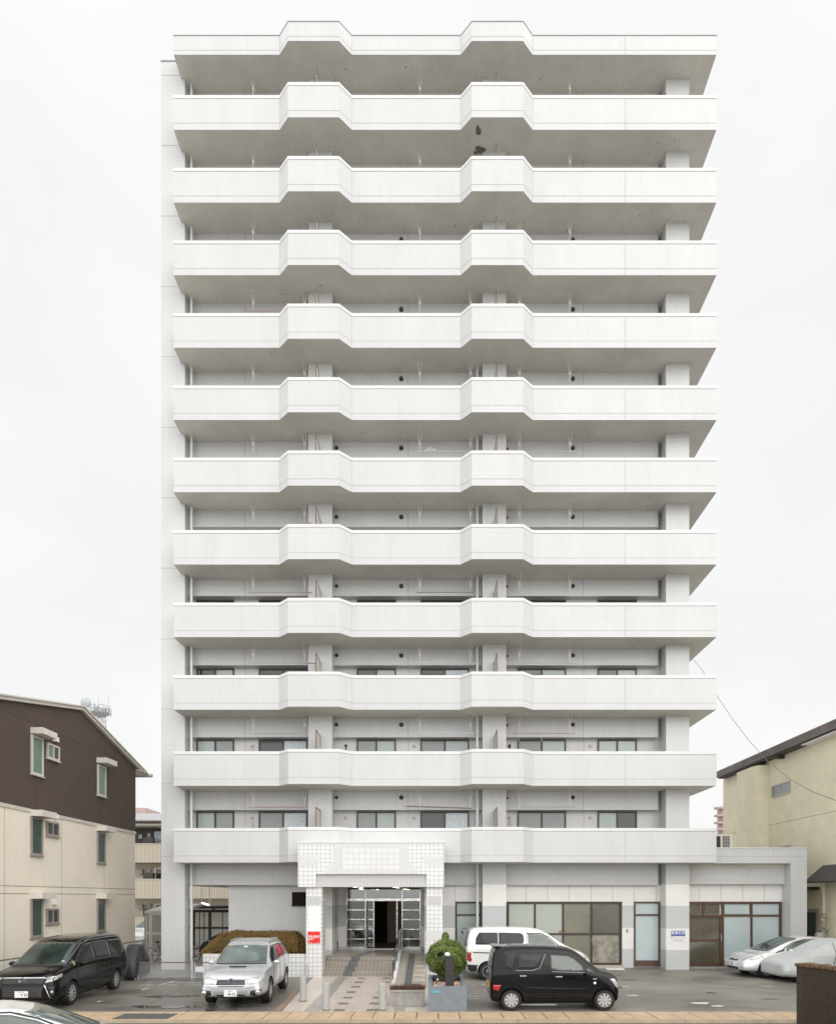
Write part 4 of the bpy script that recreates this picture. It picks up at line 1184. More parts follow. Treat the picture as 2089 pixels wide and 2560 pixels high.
# dark sign post with globe lamp
sp_ = thing('black_post', 'short dark steel pillar on a grey foot standing in the planter gravel', 'post', (X(1124, 17.2), 17.2, pz1 - .1))
zb0, zb1 = pz1 - .05, Z(2391, 17.2)
MB().box(X(1112.6, 17.2), X(1134.6, 17.2), 17.15, 17.30, zb0, zb1).build('pillar', mat('dark_rusted_steel', (.035, .027, .028), .5, var=.35, vs=9), sp_, bevel=.006)
MB().box(X(1106, 17.1), X(1127, 17.1), 16.90, 17.32, pz1 - .11, pz1 - .045).build('foot', BG, sp_)
lm = thing('globe_lamp', 'small white globe lamp on the top corner of the dark pillar', 'lamp', (X(1117, 17.35), 17.35, zb1 - .02))
MB().lathe([(.02, -.005), (.06, .01), (.078, .05), (.07, .085), (.045, .108), (.005, .118)], (X(1118, 17.35), 17.36, zb1 - .03), 'z', 20).build('globe', mat('opal_glass', (.85, .84, .82), .25, var=0), lm, smooth=True)
MB().box(X(1110, 17.35), X(1115, 17.35), 17.33, 17.37, zb1 - .16, zb1 + .03).build('lamp_arm', BLKPL, lm)
sp2 = thing('garden_spotlight', 'tiny black spike spotlight with white lens left of the dark pillar', 'lamp', (X(1092, 17.5), 17.5, pz1 - .1))
MB().tube([(X(1091, 17.5), 17.5, pz1 - .1), (X(1091, 17.5), 17.5, pz1 + .05)], .008, 6).tube([(X(1092, 17.5), 17.55, pz1 + .07), (X(1093, 17.5), 17.45, pz1 + .09)], .032, 12).build('housing', BLKPL, sp2)
MB().lathe([(.001, 0), (.030, 0), (.02, -.012)], (X(1093.5, 17.45), 17.445, pz1 + .092), 'y', 14).build('lens', PAPER, sp2, smooth=True)

# concrete trough with dry plants
D = 17.6
tr = thing('concrete_trough', 'weathered concrete trough with dry brown plants beside the third bollard', 'planter', (X(1017, D), D + .2, gz(D)))
tx0, tx1 = X(972, D), X(1062, D); tz1 = Z(2476, D)
b = MB()
b.prism([(tx0 + .02, D), (tx1 - .02, D), (tx1 - .02, D + .05), (tx0 + .02, D + .05)], .03, tz1)
b.box(tx0 + .02, tx1 - .02, D + .35, D + .40, .03, tz1).box(tx0 + .02, tx0 + .07, D + .05, D + .35, .03, tz1).box(tx1 - .07, tx1 - .02, D + .05, D + .35, .03, tz1)
b.box(tx0, tx1, D - .02, D + .42, tz1 - .05, tz1 - .001).box(tx0 + .07, tx1 - .07, D + .05, D + .35, .03, tz1 - .06)
b.build('trough', CONC, tr)
MB().box(tx0 + .07, tx1 - .07, D + .05, D + .35, tz1 - .06, tz1 + .002).build('soil', MATS['dark_soil'], tr)
MB().box(tx0 + .04, tx1 - .04, D + .02, D + .38, .0, .03).build('foot', BLKPL, tr)
dp = thing('dry_plants', 'low reddish-brown dried plants filling the concrete trough', 'plant', (X(1017, D), D + .2, tz1))
b = MB(); rnd = random.Random(8)
for q in range(1500):
    x, y = rnd.uniform(tx0 + .03, tx1 - .03), rnd.uniform(D + .03, D + .37)
    h = rnd.uniform(.03, .11) + (.05 if rnd.random() < .1 or abs(x - X(1040, D)) < .1 else 0)
    p = Vector((x, y, tz1)); d = Vector((rnd.gauss(0, .05), rnd.gauss(0, .05), h)); u = Vector((rnd.uniform(-1, 1), rnd.uniform(-1, 1), 0)).normalized() * .006
    b.quad(p - u, p + u, p + d + u * .3, p + d - u * .3)
    leaf(b, p + d * rnd.uniform(.4, 1), Vector((0, -.2, 1)), .012, rnd)
b.build('stems', leaf_mat('dried_red_stem', (.09, .045, .035), (.14, .07, .05), (.20, .13, .09)), dp, recalc=False)

# ================================================================== VEHICLES
def vmat(name, col, rough=.25, metal=0, coat=1, var=.04): return mat(name, col, rough, metal, var=var, vs=2, coat=coat, spec=.5)
P_BLACK = mat('black_car_paint', (.004, .004, .0045), .16, 0, var=.04, vs=2, coat=.45, spec=.10)
P_PLUM = mat('dark_brown_black_car_paint', (.0075, .006, .007), .16, 0, var=.04, vs=2, coat=.45, spec=.10)
P_WHITE = vmat('white_car_paint', (.74, .74, .73), .3)
P_SILV = vmat('silver_car_paint', (.56, .58, .60), .3, .55)
P_PEARL = vmat('bright_silver_car_paint', (.72, .72, .73), .28, .3)
V_GLASS = mat('car_glass', (.030, .036, .036), .04, var=.3, vs=2.5, spec=.9)
V_GLASSL = mat('car_glass_seen_through', (.15, .175, .155), .04, var=.35, vs=1.2, nd=1, spec=.6)
V_GLASSM = mat('car_windscreen_glass', (.10, .135, .125), .04, var=.6, vs=1.4, nd=1, spec=.9)
V_GLASSD = mat('dark_windscreen_glass', (.035, .052, .045), .04, var=.7, vs=1.3, nd=1, spec=.6)
V_TINT = mat('tinted_car_glass', (.022, .023, .026), .05, var=.3, nd=1, spec=.35)
V_RED = mat('tail_lamp_red', (.40, .015, .015), .15, coat=1, var=.1)
V_LAMP = mat('headlamp_glass', (.55, .56, .54), .1, .3, coat=1, var=.25, vs=12)
V_RIM = mat('silver_wheel_rim', (.60, .60, .61), .3, .6, var=.1)
V_DARKRIM = mat('dark_wheel_well', (.02, .02, .02), .6, var=.1)
V_PLATE = mat('plate_white', (.80, .80, .78), .4, var=.03)
V_PLATEY = mat('plate_yellow', (.75, .50, .02), .4, var=.03)
V_INK = mat('plate_green_ink', (.03, .09, .05), .5, var=0)

def loft(stations, L, crease=True):
    """stations: (x, zb, w, zbelt, wbelt, ztop, wtop) ; returns closed cage verts/faces"""
    V, F = [], []
    n = 9
    def ring(s):
        x, zb, w, zl, wl, zt, wt = s
        half = [(0, zb), (w * .78, zb), (w * .97, zb + .07), (w, zb + (zl - zb) * .42), (wl * 1.0, zl - .04), (wl * .985, zl + .02), (wt * 1.0, zt - .055), (wt * .80, zt - .006), (0, zt)]
        pts = [(x - L / 2, y, z) for y, z in half]
        pts += [(x - L / 2, -y, z) for y, z in reversed(half[1:-1])]
        return pts
    for s in stations: V.append(ring(s))
    m = len(V[0]); verts = [p for r in V for p in r]
    for a in range(len(V) - 1):
        for q in range(m):
            r_ = (q + 1) % m
            F.append((a * m + q, (a + 1) * m + q, (a + 1) * m + r_, a * m + r_))
    F.append(tuple(range(m))); F.append(tuple(reversed([(len(V) - 1) * m + q for q in range(m)])))
    return verts, F

def eval_mesh(o):
    dg = bpy.context.evaluated_depsgraph_get(); dg.update()
    me = bpy.data.meshes.new_from_object(o.evaluated_get(dg))
    return me

class Car:
    def __init__(s, name, label, loc, yaw, L, W, stations, paint, wheels, wr, group=None, cat='car', tw=.19, rimk='spoke', arch=1.18, rimm=None):
        s.root = thing(name, label, cat, loc, yaw, group, local=True)
        s.L, s.W = L, W
        V, F = loft(stations, L)
        me = bpy.data.meshes.new('body'); me.from_pydata(V, [], F)
        bm = bmesh.new(); bm.from_mesh(me); bmesh.ops.recalc_face_normals(bm, faces=bm.faces); bm.to_mesh(me); bm.free()
        o = bpy.data.objects.new('body', me); C.objects.link(o)
        ss = o.modifiers.new('s', 'SUBSURF'); ss.levels = 2; ss.render_levels = 2
        cut = []
        me.materials.append(paint); me.materials.append(V_DARKRIM)
        for wx_ in wheels:
            for sd_ in (-1, 1):
                b = MB().use(0)
                y0, y1 = sd_ * (W / 2 - .30), sd_ * (W / 2 + .2)
                b.lathe([(wr * arch, min(y0, y1)), (wr * arch, max(y0, y1))], (wx_ - L / 2, 0, wr), 'y', 36)
                cm = b.build('cut', [V_DARKRIM])
                bo_ = o.modifiers.new('b', 'BOOLEAN'); bo_.operation = 'DIFFERENCE'; bo_.object = cm; bo_.solver = 'EXACT'
                bo_.material_mode = 'TRANSFER'
                cut.append(cm)
        m2 = eval_mesh(o)
        for c_ in cut: bpy.data.objects.remove(c_)
        bpy.data.objects.remove(o)
        m2.name = 'body'
        for p in m2.polygons: p.use_smooth = True
        m2.set_sharp_from_angle(angle=R(40))
        s.body = bpy.data.objects.new('body', m2); C.objects.link(s.body); s.body.parent = s.root
        ORG[s.body.name] = Vector((0, 0, 0))
        s.bvh = BVHTree.FromPolygons([v.co.copy() for v in m2.vertices], [tuple(p.vertices) for p in m2.polygons])
        for wx_ in wheels:
            for sd_ in (-1, 1): s.wheel(wx_ - L / 2, sd_, wr, tw, rimk, rimm or V_RIM)
        # dark underbody
        xs = [q - L / 2 for q in wheels]
        MB().box(min(xs) - .25, max(xs) + .25, -W / 2 + .25, W / 2 - .25, .16, .36).build('underbody', V_DARKRIM, s.root)
    def wheel(s, x, sd_, r, tw, kind, rm):
        yo = sd_ * (s.W / 2 - .02); yi = yo - sd_ * tw
        rr = r * (.68 if kind != 'steel' else .62)
        b = MB().lathe([(rr, yi), (r * .95, yi), (r, yi + sd_ * .03), (r, yo - sd_ * .03), (r * .95, yo), (rr + .005, yo + sd_ * .003), (rr, yo - sd_ * .02)], (x, 0, r), 'y', 32)
        ty = b.build('wheel', BLACK, s.root, smooth='auto')
        b = MB().use(1).lathe([(rr, yo - sd_ * .05), (.02, yo - sd_ * .05)], (x, 0, r), 'y', 28)
        b.use(0).lathe([(rr, yo - sd_ * .05), (rr, yo - sd_ * .012), (rr * .92, yo - sd_ * .012), (rr * .90, yo - sd_ * .04)], (x, 0, r), 'y', 28)
        n = {'spoke': 10, 'five': 5, 'steel': 0, 'cover': 9}[kind]
        for q in range(n):
            a = 2 * PI * q / n + .2
            wd = {'spoke': .016, 'five': .035, 'cover': .030}[kind]
            ca, sa = math.cos(a), math.sin(a)
            def pt(rad, off, y): return (x + rad * ca - off * sa, y, r + rad * sa + off * ca)
            y1, y2 = yo - sd_ * .045, yo - sd_ * .012
            i = len(b.v)
            b.v += [pt(rr * .12, -wd * .7, y2), pt(rr * .12, wd * .7, y2), pt(rr * .95, wd * 1.25, y2), pt(rr * .95, -wd * 1.25, y2),
                    pt(rr * .12, -wd * .7, y1), pt(rr * .12, wd * .7, y1), pt(rr * .95, wd * 1.25, y1), pt(rr * .95, -wd * 1.25, y1)]
            for f_ in ((0, 1, 2, 3), (4, 7, 6, 5), (0, 4, 5, 1), (1, 5, 6, 2), (2, 6, 7, 3), (3, 7, 4, 0)):
                b.f.append(tuple(i + t for t in f_)); b.m.append(0)
        if kind == 'steel':
            b.lathe([(rr * .86, yo - sd_ * .03), (rr * .6, yo - sd_ * .02), (rr * .4, yo - sd_ * .03), (.02, yo - sd_ * .0)], (x, 0, r), 'y', 24)
            b.use(1)
            for q in range(12):
                a = 2 * PI * q / 12
                b.lathe([(.016, yo - sd_ * .018), (.001, yo - sd_ * .016)], (x + rr * .74 * math.cos(a), 0, r + rr * .74 * math.sin(a)), 'y', 8)
            b.use(0)
        b.lathe([(rr * .2, yo - sd_ * .03), (rr * .2, yo - sd_ * .008), (.01, yo - sd_ * .004)], (x, 0, r), 'y', 14)
        b.build('rim', [rm, V_DARKRIM], ty, smooth='auto')
    def patch(s, name, poly, axis, m, side=1, off=.004, parent=None, maxe=.07, thick=0):
        """lay a panel (polygon in the projection plane) on the body. axis 'y' side view (x,z), 'x' front/rear (y,z), 'z' from above (x,y)"""
        def p3(a, c):
            if axis == 'y': return Vector((a - s.L / 2, side * 3, c)), Vector((0, -side, 0))
            if axis == 'x': return Vector((side * 5, a, c)), Vector((-side, 0, 0))
            return Vector((a - s.L / 2, c, 4)), Vector((0, 0, -1))
        bm = bmesh.new()
        vs = [bm.verts.new((a, c, 0)) for a, c in poly]
        f = bm.faces.new(vs)
        bmesh.ops.triangulate(bm, faces=[f])
        for _ in range(5):
            es = [e for e in bm.edges if e.calc_length() > maxe]
            if not es: break
            bmesh.ops.subdivide_edges(bm, edges=es, cuts=1)
            bmesh.ops.triangulate(bm, faces=bm.faces[:])
        dead = []
        for v in bm.verts:
            o_, d_ = p3(v.co.x, v.co.y)
            h = s.bvh.ray_cast(o_, d_)
            if h[0] is None: dead.append(v); continue
            v.co = h[0] - d_ * off + Vector((0, 0, 0))
        bmesh.ops.delete(bm, geom=dead, context='VERTS')
        if not bm.faces: bm.free(); return None
        bmesh.ops.recalc_face_normals(bm, faces=bm.faces)
        me = bpy.data.meshes.new(name); bm.to_mesh(me); bm.free()
        me.materials.append(m)
        for p in me.polygons: p.use_smooth = True
        o = bpy.data.objects.new(name, me); C.objects.link(o); o.parent = parent or s.root
        ORG[o.name] = Vector((0, 0, 0))
        md = o.modifiers.new('thickness', 'SOLIDIFY'); md.thickness = .004; md.offset = 0
        return o
    def both(s, name, poly, m, **kw):
        for sd_ in (-1, 1): s.patch(name, poly, 'y', m, side=sd_, **kw)
    def seam(s, pts, m=None, w=.008, sides=(-1, 1), off=.003, name='panel_gap'):
        for sd_ in sides:
            b = MB(); P = []
            for i in range(len(pts) - 1):
                (a, c), (d, e) = pts[i], pts[i + 1]
                n = max(2, int(math.hypot(d - a, e - c) / .05))
                for q in range(n + (i == len(pts) - 2)):
                    t = q / n; h = s.bvh.ray_cast(Vector((a + (d - a) * t - s.L / 2, sd_ * 3, c + (e - c) * t)), Vector((0, -sd_, 0)))
                    if h[0] is not None: P.append(h[0] + Vector((0, sd_ * off, 0)))
            if len(P) > 1: b.tube(P, w / 2, 4).build(name, m or BLACK, s.body)
    def hit(s, axis, a, c, side=1):
        if axis == 'x': h = s.bvh.ray_cast(Vector((side * 5, a, c)), Vector((-side, 0, 0)))
        elif axis == 'y': h = s.bvh.ray_cast(Vector((a - s.L / 2, side * 3, c)), Vector((0, -side, 0)))
        else: h = s.bvh.ray_cast(Vector((a - s.L / 2, c, 4)), Vector((0, 0, -1)))
        return h[0]
    def mirrors(s, x, z, m, w=.20, h=.13, out=.11):
        for sd_ in (-1, 1):
            p = s.hit('y', x, z, sd_)
            if p is None: continue
            b = MB().lathe([(.005, -.0), (.05, .01), (.068, .06), (.062, .12), (.02, .16)], (0, 0, 0), 'x', 12)
            b.v = [(p.x + v[0] * .8 - .05, p.y + sd_ * (out + v[1] * 1.5), p.z + v[2] * .95) for v in b.v]
            o = b.build('side_mirror', m, s.root, smooth=True)
            MB().tube([(p.x, p.y - sd_ * .01, p.z - .04), (p.x, p.y + sd_ * out, p.z - .02)], .02, 6).build('mirror_stalk', BLKPL, o)
    def handles(s, pts, m):
        for (x, z) in pts:
            for sd_ in (-1, 1):
                p = s.hit('y', x, z, sd_)
                if p: MB().box(p.x - .085, p.x + .085, p.y - .01, p.y + .018 if sd_ > 0 else p.y + .01, p.z - .013, p.z + .013).build('door_handle', m, s.root) if sd_ > 0 else MB().box(p.x - .085, p.x + .085, p.y - .018, p.y + .01, p.z - .013, p.z + .013).build('door_handle', m, s.root)
    def plate(s, z, txt, y=0, front=True, col=None, top='仙台 330', kana='ね'):
        sd_ = 1 if front else -1
        p = s.hit('x', y, z, sd_); x = p.x + sd_ * .03
        o = MB().box(min(x, x - sd_ * .04), max(x, x - sd_ * .04), y - .165, y + .165, z - .0825, z + .0825).build('number_plate', col or V_PLATE, s.root)
        mw = Matrix.Translation((x + sd_ * .001, y + sd_ * .03, z - .02)) @ Matrix.Rotation(sd_ * PI / 2, 4, 'Z') @ Matrix.Rotation(PI / 2, 4, 'X')
        textmesh(txt, .095, 'plate_number', V_INK, o, mw, .002, .95)
        mw = Matrix.Translation((x + sd_ * .001, y, z + .055)) @ Matrix.Rotation(sd_ * PI / 2, 4, 'Z') @ Matrix.Rotation(PI / 2, 4, 'X')
        textmesh(top, .035, 'plate_number', V_INK, o, mw)
    def emblem(s, z, r, front=True, kind='ring', m=None):
        sd_ = 1 if front else -1
        p = s.hit('x', 0, z, sd_)
        b = MB(); n = 20
        pts = [(p.x + sd_ * .012, r * 1.35 * math.cos(2 * PI * q / n), z + r * math.sin(2 * PI * q / n)) for q in range(n + 1)]
        b.tube(pts, .009, 5)
        if kind == 'slash': b.tube([(p.x + sd_ * .012, -r * .8, z - r * .5), (p.x + sd_ * .015, r * .8, z + r * .5)], .008, 5)
        b.build('emblem', m or CHROME, s.root)
        if kind == 'blue': MB().lathe([(.001, .0), (r * .9, .0), (r * .9, .01)], (p.x, 0, z), 'x', 16).build('emblem', mat('deep_blue_enamel', (.02, .06, .3), .2), s.root)

# ---- black kei wagon, side on, facing right
kei = Car('kei_wagon', 'small boxy black wagon parked side-on nearest the kerb, facing right', ((1.47 + 4.865) / 2, 16.98 + .7375, gz(17.4)), 0, 3.395, 1.475,
    [(.00, .40, .58, .62, .58, .72, .50), (.02, .26, .66, .80, .66, .93, .60), (.06, .22, .70, .92, .70, 1.22, .63), (.10, .20, .72, 1.0, .715, 1.54, .62), (.19, .19, .735, 1.02, .725, 1.665, .62), (.42, .18, .7375, 1.03, .73, 1.69, .63),
     (.9, .18, .7375, 1.03, .735, 1.70, .635), (1.5, .18, .7375, 1.02, .735, 1.695, .635), (2.0, .18, .7375, 1.01, .735, 1.665, .62), (2.25, .18, .7375, 1.0, .735, 1.60, .61), (2.52, .18, .7375, .99, .73, 1.38, .62), (2.80, .18, .7375, .96, .72, 1.14, .65), (2.95, .18, .7375, .95, .71, 1.05, .66),
     (3.12, .18, .735, .93, .70, 1.02, .65), (3.27, .19, .725, .90, .68, .98, .63), (3.35, .21, .70, .82, .66, .91, .60), (3.388, .25, .65, .70, .62, .78, .55), (3.395, .35, .55, .58, .5, .62, .42)],
    P_PLUM, (.555, 3.0), .275, rimk='cover', group=None, tw=.155)
k = kei
k.both('quarter_window', [(.40, 1.17), (.43, 1.43), (.48, 1.49), (.67, 1.49), (.60, 1.10), (.46, 1.10)], V_TINT)
k.both('rear_side_window', [(.73, 1.11), (.77, 1.49), (1.37, 1.475), (1.34, 1.34), (1.22, 1.15), (1.14, 1.10)], V_TINT)
k.both('front_side_window', [(1.60, 1.09), (1.60, 1.46), (2.05, 1.43), (2.20, 1.36), (2.42, 1.17), (2.46, 1.05), (1.75, 1.06)], V_GLASSL)
k.both('front_quarter_window', [(2.52, 1.135), (2.76, .995), (2.72, .985), (2.52, 1.02)], V_GLASS)
k.patch('windscreen', [(-.56, 1.10), (.56, 1.10), (.50, 1.52), (-.50, 1.52)], 'x', V_GLASSM)
k.patch('rear_window', [(-.54, 1.08), (.54, 1.08), (.48, 1.52), (-.48, 1.52)], 'x', V_TINT, side=-1)
k.seam([(.68, .42), (.68, 1.0), (.72, 1.52), (1.52, 1.52), (1.53, .28), (.95, .28), (.86, .5)]); k.seam([(1.53, 1.52), (2.1, 1.47), (2.48, 1.2), (2.62, .9), (2.62, .28), (1.53, .28)])
k.seam([(.66, 1.05), (.72, 1.06), (1.1, 1.06), (1.3, 1.12), (1.45, 1.48)], GALV, .010, name='chrome_trim')
k.seam([(1.62, 1.03), (2.5, 1.0)], GALV, .010, name='chrome_trim')
k.seam([(.95, .62), (1.4, .60), (2.5, .58)], mat('soft_black_crease', (.05, .048, .05), .3), .012, name='side_moulding')
k.handles([(.86, .92), (1.80, .90)], GALV)
k.mirrors(2.52, 1.0, BLKPL)
k.both('tail_lamp', [(.06, .56), (.08, .68), (.29, .68), (.22, .52)], V_RED)
k.both('headlamp', [(3.14, .84), (3.27, .85), (3.35, .74), (3.37, .58), (3.30, .62), (3.22, .74)], V_LAMP)
k.patch('headlamp', [(-.62, .60), (-.40, .62), (-.40, .78), (-.6, .82)], 'x', V_LAMP); k.patch('headlamp', [(.62, .60), (.40, .62), (.40, .78), (.6, .82)], 'x', V_LAMP)
k.patch('grille', [(-.38, .62), (.38, .62), (.38, .78), (-.38, .78)], 'x', BLKPL)
k.plate(.42, '58-03'); k.plate(.62, '58-03', front=False, col=V_PLATEY)
for sd_ in (-1, 1):
    p = k.hit('y', 2.74, .735, sd_); MB().lathe([(.001, sd_ * .004), (.035, sd_ * .004), (.03, -sd_ * .01)], p, 'y', 12).build('indicator', PAPER, k.root)
    p = k.hit('y', 2.74, .84, sd_); MB().box(p.x - .05, p.x + .05, p.y - .006, p.y + .006, p.z - .012, p.z + .012).build('badge', GALV, k.root)
for sd_ in (-1, 1):
    p0 = [k.hit('z', xx, sd_ * .56) for xx in (.45, .9, 1.5, 2.0)]
    if all(p0): MB().tube([p + Vector((0, 0, .006)) for p in p0], .014, 6).build('roof_rail', BLKPL, k.root)
b = MB(); p = k.hit('z', .25, 0); b.box(p.x - .17, p.x + .06, -.5, .5, p.z - .02, p.z + .025); b.build('spoiler', P_PLUM, k.root, bevel=.02)
p = k.hit('z', .62, .3); MB().tube([p, p + Vector((-.12, 0, .10))], .005, 5).build('aerial', BLACK, k.root)

# ---- white van
van = Car('cargo_van', 'white compact van parked side-on behind the small black wagon', (1.10 + 2.2, 22.6 + .847, gz(23.3)), 0, 4.40, 1.695,
    [(.00, .42, .70, .8, .70, .95, .62), (.03, .30, .78, 1.0, .78, 1.25, .68), (.09, .26, .82, 1.1, .82, 1.60, .66), (.18, .24, .84, 1.12, .835, 1.80, .66), (.40, .22, .8475, 1.13, .84, 1.855, .67), (1.2, .22, .8475, 1.13, .845, 1.865, .69),
     (2.1, .22, .8475, 1.12, .845, 1.86, .69), (2.6, .22, .8475, 1.11, .845, 1.80, .67), (2.95, .22, .8475, 1.10, .84, 1.64, .66), (3.3, .22, .8475, 1.08, .835, 1.40, .68), (3.65, .22, .8475, 1.05, .82, 1.16, .72), (3.85, .22, .845, 1.0, .80, 1.08, .72),
     (4.1, .23, .83, .93, .76, 1.0, .66), (4.28, .25, .80, .80, .72, .88, .6), (4.37, .28, .73, .68, .65, .74, .55), (4.40, .38, .64, .58, .58, .62, .5)],
    P_WHITE, (.78, 3.50), .315, rimk='steel', cat='van', tw=.17)
v = van
v.both('rear_side_window', [(.34, 1.26), (.36, 1.48), (.48, 1.665), (1.12, 1.665), (1.12, 1.25), (.40, 1.25)], V_TINT)
v.both('middle_side_window', [(1.16, 1.25), (1.16, 1.665), (1.93, 1.65), (2.02, 1.58), (2.04, 1.36), (1.95, 1.23)], V_TINT)
v.both('front_side_window', [(2.18, 1.62), (2.20, 1.22), (3.20, 1.17), (3.12, 1.28), (2.86, 1.50), (2.66, 1.60)], V_GLASSL)
v.seam([(2.14, 1.64), (2.66, 1.63), (2.92, 1.50), (3.3, 1.17)], BLACK, .035, name='window_visor')
v.patch('windscreen', [(-.68, 1.20), (.68, 1.20), (.58, 1.68), (-.58, 1.68)], 'x', V_GLASSM)
v.patch('rear_window', [(-.62, 1.15), (.62, 1.15), (.56, 1.68), (-.56, 1.68)], 'x', V_TINT, side=-1)
v.seam([(.25, .98), (1.25, .95)], BLACK, .035, name='door_rail'); v.seam([(1.14, .4), (1.14, 1.72), (2.12, 1.7), (2.12, .35), (1.3, .35)])
v.seam([(2.16, 1.7), (2.16, .35), (3.1, .35), (3.15, .9), (3.2, 1.15)])
v.both('tail_lamp', [(.04, .72), (.05, 1.0), (.20, .98), (.18, .85), (.22, .72), (.16, .64)], V_RED)
v.both('bumper', [(.02, .30), (.02, .56), (.46, .54), (.44, .30)], BLKPL)
v.both('headlamp', [(3.95, .95), (4.2, .86), (4.3, .76), (4.1, .74), (3.98, .82)], V_LAMP)
v.patch('headlamp', [(-.72, .70), (-.45, .72), (-.45, .84), (-.66, .88)], 'x', V_LAMP); v.patch('headlamp', [(.72, .70), (.45, .72), (.45, .84), (.66, .88)], 'x', V_LAMP)
v.patch('grille', [(-.42, .70), (.42, .70), (.42, .82), (-.42, .82)], 'x', BLKPL)
v.handles([(1.92, .98), (2.35, .98)], P_WHITE); v.mirrors(3.12, 1.18, BLKPL)
v.plate(.50, '26-10'); v.plate(.75, '26-10', front=False)
b = MB(); p = v.hit('x', -.55, 1.45, -1)        # rear under-mirror on its stalk, and handles
b.tube([(p.x, -.62, 1.78), (p.x - .14, -.62, 1.82), (p.x - .19, -.62, 1.74), (p.x - .19, -.62, 1.66)], .012, 6).tube([(p.x - .16, -.62, 1.62), (p.x - .20, -.62, 1.72)], .03, 8)
b.build('rear_mirror', BLKPL, v.root); b = MB(); b.tube([(p.x + .0, -.70, 1.25), (p.x - .10, -.70, 1.28), (p.x - .10, -.70, 1.20)], .02, 6); b.build('tailgate_handle', BLKPL, v.root)

# ---- silver SUV facing the camera
suv = Car('silver_suv', 'silver five-door off-road wagon with bonnet scoop facing the street beside the walkway', (-5.55, 17.25 + 2.25, gz(19.2)), R(-90 + 3.5), 4.56, 1.78,
    [(.00, .42, .66, .75, .66, .85, .58), (.04, .32, .78, .95, .78, 1.08, .68), (.14, .28, .84, 1.05, .83, 1.25, .70), (.30, .26, .87, 1.06, .86, 1.48, .64), (.50, .25, .885, 1.06, .87, 1.62, .62), (.9, .24, .89, 1.05, .875, 1.67, .64),
     (1.6, .24, .89, 1.04, .88, 1.69, .65), (2.3, .24, .89, 1.03, .88, 1.67, .64), (2.65, .24, .89, 1.02, .88, 1.59, .63), (3.0, .24, .89, 1.01, .87, 1.36, .68), (3.3, .24, .89, 1.0, .86, 1.13, .74), (3.42, .24, .89, .99, .85, 1.06, .76),
     (3.8, .24, .89, .95, .83, 1.01, .74), (4.2, .25, .87, .87, .81, .94, .70), (4.42, .27, .83, .78, .76, .84, .64), (4.52, .30, .77, .68, .70, .72, .58), (4.56, .36, .70, .58, .62, .61, .50)],
    P_SILV, (.95, 3.565), .345, rimk='five', tw=.22)
s_ = suv
s_.both('rear_side_window', [(.55, 1.16), (.62, 1.45), (1.32, 1.52), (1.32, 1.12), (.7, 1.12)], V_TINT)
s_.both('side_window', [(1.38, 1.12), (1.38, 1.52), (2.10, 1.53), (2.10, 1.11)], V_TINT)
s_.both('front_side_window', [(2.16, 1.11), (2.16, 1.53), (2.55, 1.48), (2.95, 1.25), (3.12, 1.09)], V_TINT)
s_.patch('windscreen', [(-.70, 1.085), (.70, 1.085), (.60, 1.53), (.3, 1.56), (-.3, 1.56), (-.60, 1.53)], 'x', V_GLASSM)
s_.patch('wiper_cowl', [(-.72, 1.065), (.72, 1.065), (.70, 1.09), (-.70, 1.09)], 'x', BLKPL, off=.01)
s_.patch('rear_window', [(-.60, 1.12), (.60, 1.12), (.52, 1.45), (-.52, 1.45)], 'x', V_TINT, side=-1)
s_.patch('red_window_sticker', [(1.45, 1.22), (1.45, 1.48), (1.95, 1.48), (1.9, 1.22)], 'y', mat('crimson_sticker', (.42, .03, .06), .4), side=1, off=.008)
s_.patch('red_window_sticker', [(.95, 1.18), (.95, 1.42), (1.25, 1.42), (1.25, 1.18)], 'y', MATS['crimson_sticker'], side=1, off=.008)
for sg_ in (-1, 1):
    s_.patch('headlamp', [(sg_ * .42, .63), (sg_ * .40, .76), (sg_ * .58, .81), (sg_ * .77, .79), (sg_ * .80, .68), (sg_ * .60, .64)], 'x', V_LAMP)
    s_.patch('bumper_corner', [(sg_ * .50, .36), (sg_ * .52, .47), (sg_ * .80, .50), (sg_ * .80, .34), (sg_ * .6, .32)], 'x', BLKPL)
    p = s_.hit('x', sg_ * .70, .415)
    if p: MB().lathe([(.001, .02), (.05, .02), (.065, .01), (.065, -.03)], p, 'x', 16).build('fog_lamp', CHROME, s_.root, smooth=True)
    s_.patch('headlamp', [(4.05, .80), (4.12, .90), (4.40, .80), (4.42, .70)], 'y', V_LAMP, side=sg_)
s_.patch('grille', [(-.38, .625), (-.36, .76), (.36, .76), (.38, .625)], 'x', BLKPL)
for zz_ in (.655, .69, .725): s_.patch('grille_bar', [(-.36, zz_), (.36, zz_), (.36, zz_ + .013), (-.36, zz_ + .013)], 'x', mat('dark_chrome', (.16, .16, .17), .2, .8), off=.015)
s_.patch('chrome_trim', [(-.39, .76), (.39, .76), (.39, .785), (-.39, .785)], 'x', CHROME, off=.01)
s_.patch('lower_intake', [(-.34, .575), (.34, .575), (.34, .595), (-.34, .595)], 'x', BLKPL)
s_.patch('skid_plate', [(-.47, .30), (-.44, .47), (.44, .47), (.47, .30)], 'x', mat('grey_bumper_plastic', (.26, .265, .27), .4), off=.006)
s_.patch('lower_intake', [(-.36, .325), (-.38, .37), (.38, .37), (.36, .325)], 'x', BLKPL, off=.012)
b = MB(); p0 = s_.hit('z', 3.72, 0)
b.xprism([(-.27, 0), (.27, 0), (.24, .05), (-.24, .05)], -.02, .30)
b.v = [(p0.x + .02 - q[0], q[1], p0.z - .012 + q[2] * (1 if q[0] < .1 else .1)) for q in b.v]; b.build('bonnet_scoop', P_SILV, s_.root)
